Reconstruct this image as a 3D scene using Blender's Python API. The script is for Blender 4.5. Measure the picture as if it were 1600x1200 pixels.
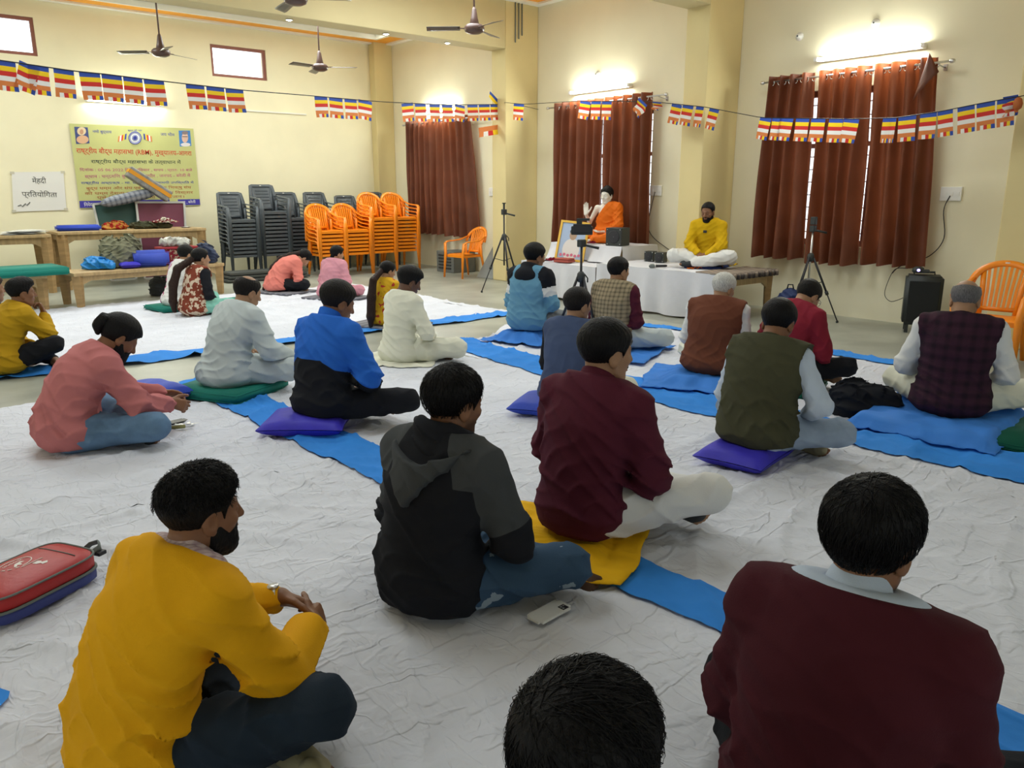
import bpy, bmesh, math, random
import numpy as np
from concurrent.futures import ThreadPoolExecutor
from mathutils import Vector, Matrix

for o in list(bpy.data.objects):
    bpy.data.objects.remove(o, do_unlink=True)
SC = bpy.context.scene
COL = SC.collection
PI = math.pi

# ------------------------------------------------------------------ camera
F_PX, CAM_H, PITCH, AZ = 1217.0, 1.5, math.radians(13.85), math.radians(40.1)
cam_d = bpy.data.cameras.new('camera')
cam_d.sensor_fit = 'HORIZONTAL'
cam_d.sensor_width = 36.0
cam_d.lens = 36.0 * F_PX / 1600.0
cam_d.clip_start = 0.05
cam = bpy.data.objects.new('camera', cam_d)
COL.objects.link(cam)
cam.location = (0, 0, CAM_H)
cam.rotation_euler = (PI / 2 - PITCH, 0, -AZ)
SC.camera = cam

# ------------------------------------------------------------------ colour management
SC.view_settings.view_transform = 'Standard'
SC.view_settings.look = 'None'
SC.view_settings.exposure = 0.0
SC.view_settings.gamma = 1.0
SC.view_settings.use_curve_mapping = False

# ------------------------------------------------------------------ world: bright hazy daylight
W = bpy.data.worlds.new('world')
SC.world = W
W.use_nodes = True
bg = W.node_tree.nodes['Background']
bg.inputs[0].default_value = (0.88, 0.96, 1.0, 1)
bg.inputs[1].default_value = 2.3


def area_light(name, loc, sx, sy, power, color=(1, 1, 1), rot=(0, 0, 0)):
    d = bpy.data.lights.new(name, 'AREA')
    d.shape = 'RECTANGLE'
    d.size, d.size_y = sx, sy
    d.energy = power
    d.color = color
    o = bpy.data.objects.new(name, d)
    o.location = loc
    o.rotation_euler = rot
    COL.objects.link(o)
    return o


XB, YA = 9.33, 15.2            # planes of the long wall and of the banner wall
ZC = 4.55                      # ceiling
XL, YB = -4.0, -4.0            # walls behind the camera
# soft fill lights added under the ceiling without fittings, one pair per bay
for by, pw in ((12.6, 100), (8.6, 82), (4.6, 50), (0.8, 9)):
    for bx in (1.5, 6.0):
        area_light('bay_fill', (bx, by, 4.35), 1.6, 1.6, pw, (0.93, 0.99, 1.0))
# tube lamps high on the walls
TUBES = [((XB - 0.10, 4.68, 3.02), 'y'), ((XB - 0.10, 8.9, 3.02), 'y'), ((XB - 0.10, 13.2, 3.02), 'y')]
for (tx, ty, tz), ax in TUBES:
    area_light('tube_light', (tx - 0.1, ty, tz), 0.12, 1.2, 34, (0.95, 1.0, 0.92), (0, math.radians(60), 0))
area_light('tube_light', (4.0, YA - 0.18, 2.98), 1.2, 0.12, 22, (0.95, 1.0, 0.92), (math.radians(-60), 0, 0))

# ------------------------------------------------------------------ picture <-> room helpers
_th, _az = PITCH, AZ
FW = np.array([math.sin(_az) * math.cos(_th), math.cos(_az) * math.cos(_th), -math.sin(_th)])
RT = np.array([math.cos(_az), -math.sin(_az), 0.0])
UP = np.cross(RT, FW)
C0 = np.array([0, 0, CAM_H])


def ray(px, py):
    return FW + RT * (px - 800) / F_PX - UP * (py - 600) / F_PX


def pz(px, py, z=0.0):
    d = ray(px, py)
    return C0 + d * (z - CAM_H) / d[2]


def pX(px, py, X=XB):
    d = ray(px, py)
    return C0 + d * X / d[0]


def pY(px, py, Y=YA):
    d = ray(px, py)
    return C0 + d * Y / d[1]


# ------------------------------------------------------------------ materials
MATS = {}


def mat(name, col, rough=0.6, spec=0.3, metal=0.0, noise=0.0, nscale=8.0, bump=0.0, bscale=60.0,
        stretch=None, sheen=0.0, emit=None, trans=0.0, alpha=None, col2=None):
    if name in MATS:
        return MATS[name]
    m = bpy.data.materials.new(name)
    m.use_nodes = True
    nt = m.node_tree
    b = nt.nodes['Principled BSDF']
    b.inputs['Base Color'].default_value = (*col, 1)
    b.inputs['Roughness'].default_value = rough
    b.inputs['Specular IOR Level'].default_value = spec
    b.inputs['Metallic'].default_value = metal
    if sheen:
        b.inputs['Sheen Weight'].default_value = sheen
    if trans:
        b.inputs['Transmission Weight'].default_value = trans
    if alpha is not None:
        b.inputs['Alpha'].default_value = alpha
    if emit:
        b.inputs['Emission Color'].default_value = (*emit[0], 1)
        b.inputs['Emission Strength'].default_value = emit[1]
    tc = nt.nodes.new('ShaderNodeTexCoord')
    src = tc.outputs['Object']
    if stretch:
        mp = nt.nodes.new('ShaderNodeMapping')
        mp.inputs['Scale'].default_value = stretch
        nt.links.new(src, mp.inputs[0])
        src = mp.outputs[0]
    if noise:
        n = nt.nodes.new('ShaderNodeTexNoise')
        n.inputs['Scale'].default_value = nscale
        n.inputs['Detail'].default_value = 5
        nt.links.new(src, n.inputs['Vector'])
        r = nt.nodes.new('ShaderNodeMix')
        r.data_type = 'RGBA'
        c2 = col2 if col2 else tuple(max(0, c * (1 - noise)) for c in col)
        c1 = col if col2 else tuple(min(1, c * (1 + noise * .5)) for c in col)
        r.inputs[6].default_value = (*c2, 1)
        r.inputs[7].default_value = (*c1, 1)
        mr = nt.nodes.new('ShaderNodeMapRange')
        mr.inputs[1].default_value = 0.3
        mr.inputs[2].default_value = 0.7
        nt.links.new(n.outputs[0], mr.inputs[0])
        nt.links.new(mr.outputs[0], r.inputs[0])
        nt.links.new(r.outputs[2], b.inputs['Base Color'])
    if bump:
        n2 = nt.nodes.new('ShaderNodeTexNoise')
        n2.inputs['Scale'].default_value = bscale
        n2.inputs['Detail'].default_value = 4
        nt.links.new(src, n2.inputs['Vector'])
        bp = nt.nodes.new('ShaderNodeBump')
        bp.inputs['Strength'].default_value = min(1, bump)
        bp.inputs['Distance'].default_value = 0.01
        nt.links.new(n2.outputs[0], bp.inputs['Height'])
        nt.links.new(bp.outputs[0], b.inputs['Normal'])
    MATS[name] = m
    return m


def plaid(name, base, line, n1=14.0, dark=None, wid=0.82):
    """checked cloth: stripes across local x and z"""
    m = mat(name, base, 0.85, 0.15, bump=.3, bscale=200)
    nt = m.node_tree
    b = nt.nodes['Principled BSDF']
    tc = nt.nodes.new('ShaderNodeTexCoord')
    sep = nt.nodes.new('ShaderNodeSeparateXYZ')
    nt.links.new(tc.outputs['Object'], sep.inputs[0])
    outs = []
    for ax in (0, 2):
        mu = nt.nodes.new('ShaderNodeMath'); mu.operation = 'MULTIPLY'
        mu.inputs[1].default_value = n1 * 2 * PI
        nt.links.new(sep.outputs[ax], mu.inputs[0])
        s = nt.nodes.new('ShaderNodeMath'); s.operation = 'SINE'
        nt.links.new(mu.outputs[0], s.inputs[0])
        r = nt.nodes.new('ShaderNodeMapRange')
        r.inputs[1].default_value = -0.3; r.inputs[2].default_value = 0.9
        nt.links.new(s.outputs[0], r.inputs[0])
        outs.append(r.outputs[0])
    ad = nt.nodes.new('ShaderNodeMath'); ad.operation = 'ADD'
    nt.links.new(outs[0], ad.inputs[0]); nt.links.new(outs[1], ad.inputs[1])
    hf = nt.nodes.new('ShaderNodeMath'); hf.operation = 'MULTIPLY'; hf.inputs[1].default_value = wid * .6
    nt.links.new(ad.outputs[0], hf.inputs[0])
    mx = nt.nodes.new('ShaderNodeMix'); mx.data_type = 'RGBA'
    mx.inputs[6].default_value = (*base, 1); mx.inputs[7].default_value = (*line, 1)
    nt.links.new(hf.outputs[0], mx.inputs[0])
    nt.links.new(mx.outputs[2], b.inputs['Base Color'])
    return m


# ------------------------------------------------------------------ objects
def link(name, me, parent=None, mats=(), loc=None):
    o = bpy.data.objects.new(name, me)
    COL.objects.link(o)
    if parent is not None:
        o.parent = parent
    if loc is not None:
        o.location = loc
    for m in mats:
        me.materials.append(m)
    return o


def empty(name, label, cat, loc=(0, 0, 0), rz=0.0, group=None):
    o = bpy.data.objects.new(name, None)
    o.empty_display_size = 0.05
    COL.objects.link(o)
    o.location = loc
    o.rotation_euler = (0, 0, rz)
    o['label'] = label
    o['category'] = cat
    if group:
        o['group'] = group
    return o


def tag(o, label, cat, group=None, kind=None):
    o['label'] = label
    o['category'] = cat
    if group:
        o['group'] = group
    if kind:
        o['kind'] = kind
    return o


def struct(o):
    if o.parent is None:
        o['kind'] = 'structure'
    return o


class MB:
    """collects shapes, then links them as one mesh"""

    def __init__(s):
        s.v, s.f, s.m, s.sm = [], [], [], []

    def add(s, vs, fs, mi=0, smooth=False):
        k = len(s.v)
        s.v += [tuple(v) for v in vs]
        s.f += [tuple(k + i for i in f) for f in fs]
        s.m += [mi] * len(fs)
        s.sm += [smooth] * len(fs)
        return s

    def box(s, lo, hi, mi=0, M=None):
        x0, y0, z0 = lo
        x1, y1, z1 = hi
        vs = [(x0, y0, z0), (x1, y0, z0), (x1, y1, z0), (x0, y1, z0), (x0, y0, z1), (x1, y0, z1), (x1, y1, z1), (x0, y1, z1)]
        if M is not None:
            vs = [tuple(M @ Vector(v)) for v in vs]
        return s.add(vs, [(0, 3, 2, 1), (4, 5, 6, 7), (0, 1, 5, 4), (1, 2, 6, 5), (2, 3, 7, 6), (3, 0, 4, 7)], mi)

    def tube(s, pts, r, n=8, mi=0, closed=False, flat=None):
        """swept round (or r=(a,b) elliptical / boxy) section along pts"""
        pts = [Vector(p) for p in pts]
        N = len(pts)
        rr = r if isinstance(r, (list,)) else [r] * N
        rings = []
        prev = None
        for i, p in enumerate(pts):
            if closed:
                t = pts[(i + 1) % N] - pts[i - 1]
            else:
                t = pts[min(i + 1, N - 1)] - pts[max(i - 1, 0)]
            if t.length < 1e-9:
                t = Vector((0, 0, 1))
            t.normalize()
            if prev is None:
                a = Vector(flat) if flat else (Vector((0, 0, 1)) if abs(t.z) < .9 else Vector((1, 0, 0)))
            else:
                a = prev
            a = a - t * a.dot(t)
            if a.length < 1e-6:
                a = t.orthogonal()
            a.normalize()
            prev = a
            b = t.cross(a)
            ra, rb = rr[i] if isinstance(rr[i], tuple) else (rr[i], rr[i])
            if n == 4:
                rings.append([p + a * ra + b * rb, p - a * ra + b * rb, p - a * ra - b * rb, p + a * ra - b * rb])
            else:
                rings.append([p + a * (ra * math.cos(2 * PI * k / n)) + b * (rb * math.sin(2 * PI * k / n)) for k in range(n)])
        vs = [v for rg in rings for v in rg]
        fs = []
        for i in range(N if closed else N - 1):
            for k in range(n):
                j = (i + 1) % N
                fs.append((i * n + k, i * n + (k + 1) % n, j * n + (k + 1) % n, j * n + k))
        if not closed:
            fs.append(tuple(range(n))[::-1])
            fs.append(tuple((N - 1) * n + k for k in range(n)))
        return s.add(vs, fs, mi, n > 4)

    def lathe(s, prof, c=(0, 0, 0), n=20, mi=0, M=None):
        vs, fs = [], []
        for (r, z) in prof:
            for k in range(n):
                v = Vector((r * math.cos(2 * PI * k / n), r * math.sin(2 * PI * k / n), z))
                if M is not None:
                    v = M @ v
                vs.append(v + Vector(c))
        for i in range(len(prof) - 1):
            for k in range(n):
                fs.append((i * n + k, i * n + (k + 1) % n, (i + 1) * n + (k + 1) % n, (i + 1) * n + k))
        fs.append(tuple(range(n))[::-1])
        fs.append(tuple((len(prof) - 1) * n + k for k in range(n)))
        return s.add(vs, fs, mi, True)

    def grid(s, fn, nu, nv, mi=0, mfn=None, smooth=True):
        vs = [fn(i / nu, j / nv) for j in range(nv + 1) for i in range(nu + 1)]
        k0 = len(s.f)
        fs = [(j * (nu + 1) + i, j * (nu + 1) + i + 1, (j + 1) * (nu + 1) + i + 1, (j + 1) * (nu + 1) + i) for j in range(nv) for i in range(nu)]
        s.add(vs, fs, mi, smooth)
        if mfn:
            for j in range(nv):
                for i in range(nu):
                    s.m[k0 + j * nu + i] = mfn(i, j)
        return s

    def mesh(s, name='mesh'):
        me = bpy.data.meshes.new(name)
        me.from_pydata(s.v, [], s.f)
        if any(s.m):
            me.polygons.foreach_set('material_index', s.m)
        me.polygons.foreach_set('use_smooth', s.sm)
        me.update()
        return me

    def build(s, name, mats, parent=None, loc=None, bevel=0.0, solid=0.0):
        if not isinstance(mats, (list, tuple)):
            mats = [mats]
        o = link(name, s.mesh(name), parent, mats, loc)
        if solid:
            md = o.modifiers.new('solid', 'SOLIDIFY')
            md.thickness = solid
            md.offset = 0
        if bevel:
            md = o.modifiers.new('bevel', 'BEVEL')
            md.width = bevel
            md.segments = 2
            md.limit_method = 'ANGLE'
        return o


def wav(x, y, seed=0.0, f=1.0):
    """cheap smooth pseudo-noise for numpy or floats, about -1..1"""
    s = seed
    return (np.sin(f * (1.0 * x + 0.6 * y) + s) * np.sin(f * (-0.7 * x + 1.1 * y) + 1.3 * s + 2)
            + 0.5 * np.sin(f * (2.3 * x - 1.1 * y) + 2.1 * s + 1.5 * np.sin(f * y * .9 + s))
            + 0.35 * np.sin(f * (1.7 * x + 3.3 * y) + 3.7 * s + 1.2 * np.sin(f * x * 1.4 + 2 * s))) / 1.6


def ordinal(i):
    w = ['first', 'second', 'third', 'fourth', 'fifth', 'sixth', 'seventh', 'eighth', 'ninth', 'tenth', 'eleventh', 'twelfth']
    return w[i]
# ================================================================== ROOM
M_wall = mat('wall_paint', (0.90, 0.84, 0.59), 0.75, 0.2, noise=.06, nscale=1.2, bump=.05, bscale=12)
M_wallB = mat('wall_paint_long', (0.86, 0.805, 0.60), 0.75, 0.2, noise=.06, nscale=1.0, bump=.05, bscale=12)
M_col = mat('column_paint', (0.72, 0.60, 0.31), 0.7, 0.2, noise=.06, nscale=1.5)
M_beam = mat('beam_paint', (0.64, 0.55, 0.31), 0.7, 0.2, noise=.05, nscale=1.5)
M_ceil = mat('ceiling_paint', (0.86, 0.83, 0.70), 0.8, 0.1)
M_orange = mat('cornice_orange', (0.92, 0.42, 0.06), 0.6, 0.2)
M_white = mat('cornice_white', (0.88, 0.86, 0.78), 0.7, 0.2)
M_floor = mat('floor_stone', (0.36, 0.37, 0.31), 0.38, 0.4, noise=.28, nscale=1.6, bump=.05, bscale=20)
M_frame = mat('window_wood', (0.30, 0.12, 0.09), 0.5)
M_glass = mat('window_glass', (1, 1, 1), 0.05, 0.5, trans=1.0)
M_steel = mat('steel', (0.65, 0.65, 0.65), 0.3, metal=1.0)
M_darkmetal = mat('dark_metal', (0.03, 0.03, 0.035), 0.4)


def wall_with_holes(name, axis, plane, a0, a1, z0, z1, holes, m, th=0.25):
    """axis 'x': plane X=const spanning Y a0..a1; 'y': plane Y=const spanning X. th grows outwards"""
    mb = MB()
    cuts = sorted(set([a0, a1] + [h[0] for h in holes] + [h[1] for h in holes]))
    zc = sorted(set([z0, z1] + [h[2] for h in holes] + [h[3] for h in holes]))
    p0, p1 = sorted((plane, plane + th))
    for i in range(len(cuts) - 1):
        run = None
        for j in range(len(zc) - 1):
            u, w = (cuts[i] + cuts[i + 1]) / 2, (zc[j] + zc[j + 1]) / 2
            if any(h[0] < u < h[1] and h[2] < w < h[3] for h in holes):
                continue
            if axis == 'x':
                mb.box((p0, cuts[i], zc[j]), (p1, cuts[i + 1], zc[j + 1]))
            else:
                mb.box((cuts[i], p0, zc[j]), (cuts[i + 1], p1, zc[j + 1]))
    return struct(mb.build(name, m))


WINB = [(3.98, 5.80, 0.85, 2.70), (7.86, 9.9, 0.85, 2.70), (12.3, 14.3, 0.85, 2.70), (0.1, 2.0, .85, 2.7)]
wall_with_holes('wall_right', 'x', XB, YB - .25, YA + .25, 0, ZC + .2, WINB, M_wallB)
CLER = [(5.50, 6.50, 3.58, 4.08), (1.95, 2.88, 3.62, 4.16)]
CLER = [(5.61, 6.66, 3.57, 4.12), (1.95, 2.82, 3.62, 4.20)]
wall_with_holes('wall_back', 'y', YA, XL - .25, XB, 0, ZC + .2, CLER, M_wall)
# walls behind the camera, with wide doorways to the yard
wall_with_holes('wall_left', 'x', XL, YB, YA, 0, ZC + .2, [(0.5, 2.5, 0.0, 2.6), (5.5, 7.5, 0.9, 2.6), (10.5, 12.5, 0.9, 2.6)], M_wall, -.25)
wall_with_holes('wall_front', 'y', YB, XL, XB, 0, ZC + .2, [(-1.0, 1.2, 0, 2.6), (4, 6, 0.9, 2.6)], M_wall, -.25)

struct(MB().box((XL, YB, -.1), (XB, YA, 0)).build('floor', M_floor))
struct(MB().box((XL, YB, ZC), (XB, YA, ZC + .15)).build('ceiling', M_ceil))

# columns and beams across the hall
COLS = [10.40, 6.42, 2.50, -1.4]
for i, cy_ in enumerate(COLS):
    o = MB().box((8.62, cy_, 0), (XB - .002, cy_ + .36, ZC - .002)).build('trim_%d' % (i + 1), M_col, bevel=.012)
    struct(o)
    o = MB().box((XL + .002, cy_, 3.75), (8.62, cy_ + .36, ZC - .002)).build('trim_%d' % (i + 5), M_beam, bevel=.012)
    struct(o)
struct(MB().box((8.90, YA - .22, 0), (XB - .002, YA - .002, ZC - .002)).build('trim_9', M_col, bevel=.01))
# cornice of each bay: white step by the walls, orange band inside it
bays = [(10.76, YA), (6.78, 10.40), (2.86, 6.42), (-1.04, 2.5)]
k = 10
for (y0, y1) in bays:
    last = y1 == YA
    mo, mw, mc = MB(), MB(), MB()
    def ringbox(mb, x0, x1, ya_, yb_, w, z0, z1):
        mb.box((x0, ya_, z0), (x1, ya_ + w, z1)); mb.box((x0, yb_ - w, z0), (x1, yb_, z1))
        mb.box((x0, ya_ + w, z0), (x0 + w, yb_ - w, z1)); mb.box((x1 - w, ya_ + w, z0), (x1, yb_ - w, z1))
    e = .003
    ringbox(mw, XL + e, XB - e, y0 + e, y1 - e, .14, ZC - .09, ZC - e)
    ringbox(mo, XL + .14, XB - .14, y0 + .14, y1 - .14, .42, ZC - .06, ZC - e)
    ringbox(mc, XL + .56, XB - .56, y0 + .56, y1 - .56, .06, ZC - .09, ZC - e)
    for mb, mm in ((mw, M_white), (mo, M_orange), (mc, M_white)):
        struct(mb.build('trim_%d' % k, mm)); k += 1

# clerestory windows
def clerestory(idx, x0, x1, z0, z1):
    mb = MB()
    w, d = .05, .06
    y0, y1 = YA + .03, YA + .03 + d
    mb.box((x0, y0, z0), (x1, y1, z0 + w)); mb.box((x0, y0, z1 - w), (x1, y1, z1))
    mb.box((x0, y0, z0 + w), (x0 + w, y1, z1 - w)); mb.box((x1 - w, y0, z0 + w), (x1, y1, z1 - w))
    r = bpy.data.objects.new('window_%d' % idx, None); COL.objects.link(r)
    r.location = ((x0 + x1) / 2, YA, z0)
    r['kind'] = 'structure'
    off = (-(x0 + x1) / 2, -YA, -z0)
    mb.build('window_frame', M_frame, r, off)
    MB().box((x0 + w, y0 + .02, z0 + w), (x1 - w, y0 + .026, z1 - w)).build('pane', M_glass, r, off)
clerestory(1, *CLER[1]); clerestory(2, *CLER[0])


def big_window(idx, y0, y1, z0, z1):
    r = bpy.data.objects.new('window_%d' % idx, None); COL.objects.link(r)
    r['kind'] = 'structure'
    r.location = (XB, (y0 + y1) / 2, z0)
    off = (-XB, -(y0 + y1) / 2, -z0)
    mb = MB(); w = .07
    xa, xb_ = XB + .08, XB + .16
    mb.box((xa, y0, z0), (xb_, y1, z0 + w)); mb.box((xa, y0, z1 - w), (xb_, y1, z1))
    for c in (y0, (2 * y0 + y1) / 3 - w / 2, (y0 + 2 * y1) / 3 - w / 2, y1 - w):
        mb.box((xa, c, z0 + w), (xb_, c + w, z1 - w))
    mb.build('window_frame', M_frame, r, off)
    mb = MB().box((xa + .01, y0 + w, z0 + 1.18), (xb_ - .01, y1 - w, z0 + 1.23))
    for i in range(1, 12):
        zz = z0 + i * (z1 - z0) / 12
        mb.box((xb_ + .01, y0 + .02, zz - .006), (xb_ + .022, y1 - .02, zz + .006))
    mb.build('window_bar', M_frame, r, off)
    for i in range(3):
        a = y0 + (y1 - y0) * i / 3 + w
        b = y0 + (y1 - y0) * (i + 1) / 3 - w
        MB().box((xa + .03, a, z0 + w), (xa + .036, b, z1 - w)).build('pane', M_glass, r, off)
for i, h in enumerate(WINB):
    big_window(i + 3, *h)

# ------------------------------------------------------------------ curtains
def curtain_mat():
    m = mat('curtain_cloth', (0.155, 0.056, 0.030), 0.5, 0.35, noise=.35, nscale=3.0, bump=.25, bscale=120)
    nt = m.node_tree
    b = nt.nodes['Principled BSDF']
    out = nt.nodes['Material Output']
    tr = nt.nodes.new('ShaderNodeBsdfTranslucent')
    tr.inputs[0].default_value = (0.42, 0.10, 0.03, 1)
    mx = nt.nodes.new('ShaderNodeMixShader')
    mx.inputs[0].default_value = 0.28
    nt.links.new(b.outputs[0], mx.inputs[1]); nt.links.new(tr.outputs[0], mx.inputs[2])
    nt.links.new(mx.outputs[0], out.inputs[0])
    return m
M_curtain = curtain_mat()
M_ring = mat('eyelet_steel', (0.75, 0.74, 0.7), 0.25, metal=1.0)


def curtain(y0t, y1t, y0b, y1b, zt, zb, nf, label, seed, folded=False):
    """y runs from the far end (y1) to the near end (y0); top and bottom spans differ"""
    x = XB - .20
    k_ = x / XB
    y0t, y1t, y0b, y1b = y0t * k_, y1t * k_, y0b * k_, y1b * k_
    zt, zb = 1.5 + (zt - .0 - 1.5) * k_, 1.5 + (zb - 1.5) * k_
    cy_ = (y0t + y1t) / 2
    r = empty('curtain', label, 'curtain', (x, (y0t + y1t) / 2, zb), group='brown window curtains')
    rng = random.Random(seed)
    ph = [rng.uniform(-.5, .5) for _ in range(nf + 2)]
    nu, nv = nf * 14, 26
    def fn(u, v):
        y = (y0b + (y1b - y0b) * u) * (1 - v) + (y0t + (y1t - y0t) * u) * v
        a = u * nf * 2 * PI
        amp = .088 * (1 - .35 * v) + .012 * math.sin(3 * u * 7 + seed)
        w = math.sin(a + .35 * math.sin(a * .31 + seed) + .5 * (1 - v) * math.sin(u * 9 + seed))
        w = math.copysign(abs(w) ** .8, w)
        xo = amp * w + .012 * math.sin(9 * v + u * 20 + seed) * (1 - v)
        zz = zb + (zt - zb) * v + (.012 * math.sin(a) if v < .01 else 0)
        return (xo, y - cy_ + .010 * math.sin(5 * v + u * 25 + seed), zz - zb)
    MB().grid(fn, nu, nv).build('drape', M_curtain, r)
    # eyelets where the cloth crosses the rod
    for i in range(nf * 2):
        u = (i + .5) / (nf * 2) if False else (i + .02) / (nf * 2)
        p = fn(min(1, max(0.005, u)), .965)
        tt = [(p[0] * .3 + .0, p[1] + .028 * math.cos(t) * .8, p[2] + .028 * math.sin(t)) for t in [k * PI / 5 for k in range(10)]]
        MB().tube(tt, .006, 5, closed=True).build('eyelet', M_ring, r)
    if folded:
        # a flap turned over at the near top corner
        n_, m_ = y0t - cy_, zt - zb
        A, B, C = Vector((-.10, n_ + .06, m_ + .03)), Vector((-.13, n_ - .07, m_ - .17)), Vector((-.12, n_ + .17, m_ - .44))
        def flap(u, v):
            p = A * (1 - v) + (B * (1 - u) + C * u) * v
            return (p.x - .03 * math.sin(PI * u) * v, p.y, p.z)
        MB().grid(flap, 6, 6).build('turned_flap', M_curtain, r, solid=.004)
    return r


def rod(y0, y1, z, label):
    k_ = (XB - .2) / XB
    y0, y1, z = y0 * k_, y1 * k_, 1.5 + (z - 1.5) * k_
    r = empty('curtain_rod', label, 'curtain rod', (XB, (y0 + y1) / 2, z))
    h = (y1 - y0) / 2
    MB().tube([(-.20, -h, 0), (-.20, h, 0)], .012, 10).build('pole', M_steel, r)
    for s in (-1, 1):
        MB().lathe([(.006, -.03), (.022, -.02), (.024, 0), (.02, .02), (.005, .03)], n=10, M=Matrix.Rotation(PI / 2, 4, 'X'), c=(-.20, s * (h + .02), 0)).build('finial', M_steel, r)
        MB().tube([(-.001, s * (h - .12), -.03), (-.08, s * (h - .12), -.03), (-.20, s * (h - .12), -.014)], .008, 6).box((-.012, s * (h - .12) - .02, -.06), (0, s * (h - .12) + .02, 0)).build('bracket', M_steel, r)
rod(3.80, 6.05, 2.86, 'steel curtain rod over the rightmost window')
rod(7.66, 10.12, 2.86, 'steel curtain rod over the window behind the white statue')
rod(12.0, 14.6, 2.86, 'steel curtain rod over the window beside the orange chair stacks')
curtain(5.37, 5.99, 5.33, 6.05, 2.92, .66, 4, 'brown curtain at the far side of the rightmost window', 1)
curtain(4.65, 5.29, 4.61, 5.24, 2.92, .63, 4, 'brown curtain in the middle of the rightmost window', 2)
curtain(3.92, 4.60, 3.80, 4.52, 2.92, .66, 4, 'brown curtain with its top corner turned over, right side of the rightmost window', 3, True)
curtain(8.86, 9.97, 8.88, 9.98, 2.92, .60, 6, 'brown curtain directly behind the framed picture', 4)
curtain(7.90, 8.84, 7.86, 8.85, 2.92, .60, 5, 'brown curtain directly behind the white statue', 5)
curtain(13.88, 14.48, 13.86, 14.46, 2.92, .66, 4, 'brown curtain beside the corner, behind the orange stacks', 6)
curtain(13.22, 13.82, 13.2, 13.78, 2.92, .66, 3, 'brown curtain in the middle of the farthest window', 7)
curtain(12.35, 13.18, 12.1, 13.14, 2.92, .64, 4, 'brown curtain above the single orange chair', 8)

# ------------------------------------------------------------------ tube lamps
M_tube = mat('tube_glow', (1, 1, 1), 0.5, emit=((0.97, 1.0, 0.88), 60.0))
M_bodyw = mat('lamp_housing', (0.85, 0.85, 0.82), 0.4)
def tube_lamp(c, ax, label):
    r = empty('tube_lamp', label, 'lamp', c)
    L = .62
    M = Matrix.Identity(4) if ax == 'y' else Matrix.Rotation(PI / 2, 4, 'Z')
    def T(p): return tuple(M @ Vector(p))
    MB().box((.03, -L, -.025), (.09, L, .025), M=M).build('housing', M_bodyw, r, bevel=.005)
    MB().tube([T((-.01, -L + .03, 0)), T((-.01, L - .03, 0))], .017, 10).build('tube', M_tube, r)
    for s in (-1, 1):
        MB().box((-.03, s * L - .02, -.022), (.03, s * L + .02, .022), M=M).build('lamp_cap', M_bodyw, r)
tube_lamp((XB - .09, 4.68, 3.04), 'y', 'glowing white tube lamp above the rightmost window')
tube_lamp((XB - .09, 8.9, 3.04), 'y', 'glowing white tube lamp above the window behind the statue')
tube_lamp((XB - .09, 13.2, 3.04), 'y', 'glowing white tube lamp above the farthest window, behind the flags')
tube_lamp((4.05, YA - .09, 3.00), 'x', 'glowing white tube lamp on the banner wall behind four flags')

# ceiling spots
for i, (x, y) in enumerate(((8.55, 14.35), (6.5, 10.58), (7.6, 10.58), (5.0, 10.58))):
    z = ZC if y > 11 else 3.75
    zz = z - .004 if y < 11 else ZC - .0
    nm = ['small glowing ceiling spot lamp in the corner above the orange chair stacks', 'small spot lamp in the near beam underside, middle', 'small spot lamp in the near beam underside, by the column', 'small spot lamp in the near beam underside, farthest from the column'][i]
    r = empty('spot_lamp', nm, 'lamp', (x, y, zz))
    MB().lathe([(.05, 0), (.055, -.006), (.04, -.01)], n=14).build('lamp_ring', M_bodyw, r)
    MB().lathe([(.038, -.009), (.03, -.013), (.01, -.015)], n=12).build('lens', M_tube, r)

# small wall fittings
def wall_box(y, z, w, h, name, label, X=XB):
    r = empty(name, label, 'socket', (X, y, z))
    MB().box((-.03, -w / 2, -h / 2), (0, w / 2, h / 2)).build('plate', M_bodyw, r, bevel=.006)
    for i in range(3):
        MB().box((-.036, -w / 2 + .02 + i * w * .3, -.02), (-.03, -w / 2 + .02 + i * w * .3 + w * .16, .02)).build('switch', M_bodyw, r)
    return r
wall_box(3.61, 1.48, .22, .15, 'wall_socket', 'white socket plate on the wall right of the rightmost window')
wall_box(7.74, 1.52, .22, .15, 'wall_socket', 'white socket plate on the wall between the statue and the seated speaker')
wall_box(11.62, 1.5, .2, .15, 'wall_socket', 'white socket plate on the wall above the single orange chair')
M_wire = mat('black_wire', (.02, .02, .02), .5)
def wire(pts, label, r=.005, m=None, name='cable'):
    # smooth through points (Catmull-Rom)
    P = [Vector(p) for p in pts]; out = []
    for i in range(len(P) - 1):
        a, b, c, d = P[max(i - 1, 0)], P[i], P[i + 1], P[min(i + 2, len(P) - 1)]
        for k in range(6):
            t = k / 6
            out.append(.5 * ((2 * b) + (c - a) * t + (2 * a - 5 * b + 4 * c - d) * t * t + (-a + 3 * b - 3 * c + d) * t ** 3))
    out.append(P[-1])
    o = MB().tube(out, r, 6).build(name, m or M_wire)
    return tag(o, label, 'cable')
x = XB - .03
wire([(x - .01, 3.61, 1.46), (x, 3.66, 1.3), (x, 3.62, 1.0), (x, 3.75, .8), (x - .05, 3.95, .72), (x - .25, 3.98, .66), (x - .42, 3.95, .62)], 'thin black cable hanging from the socket down to the party speaker')
wire([(x - .01, 7.74, 1.50), (x, 7.80, 1.3), (x, 7.85, 1.0), (x, 7.72, .82), (x - .05, 7.3, .62), (x - .45, 7.1, .60)], 'thin black cable hanging from the socket behind the statue table')
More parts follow.
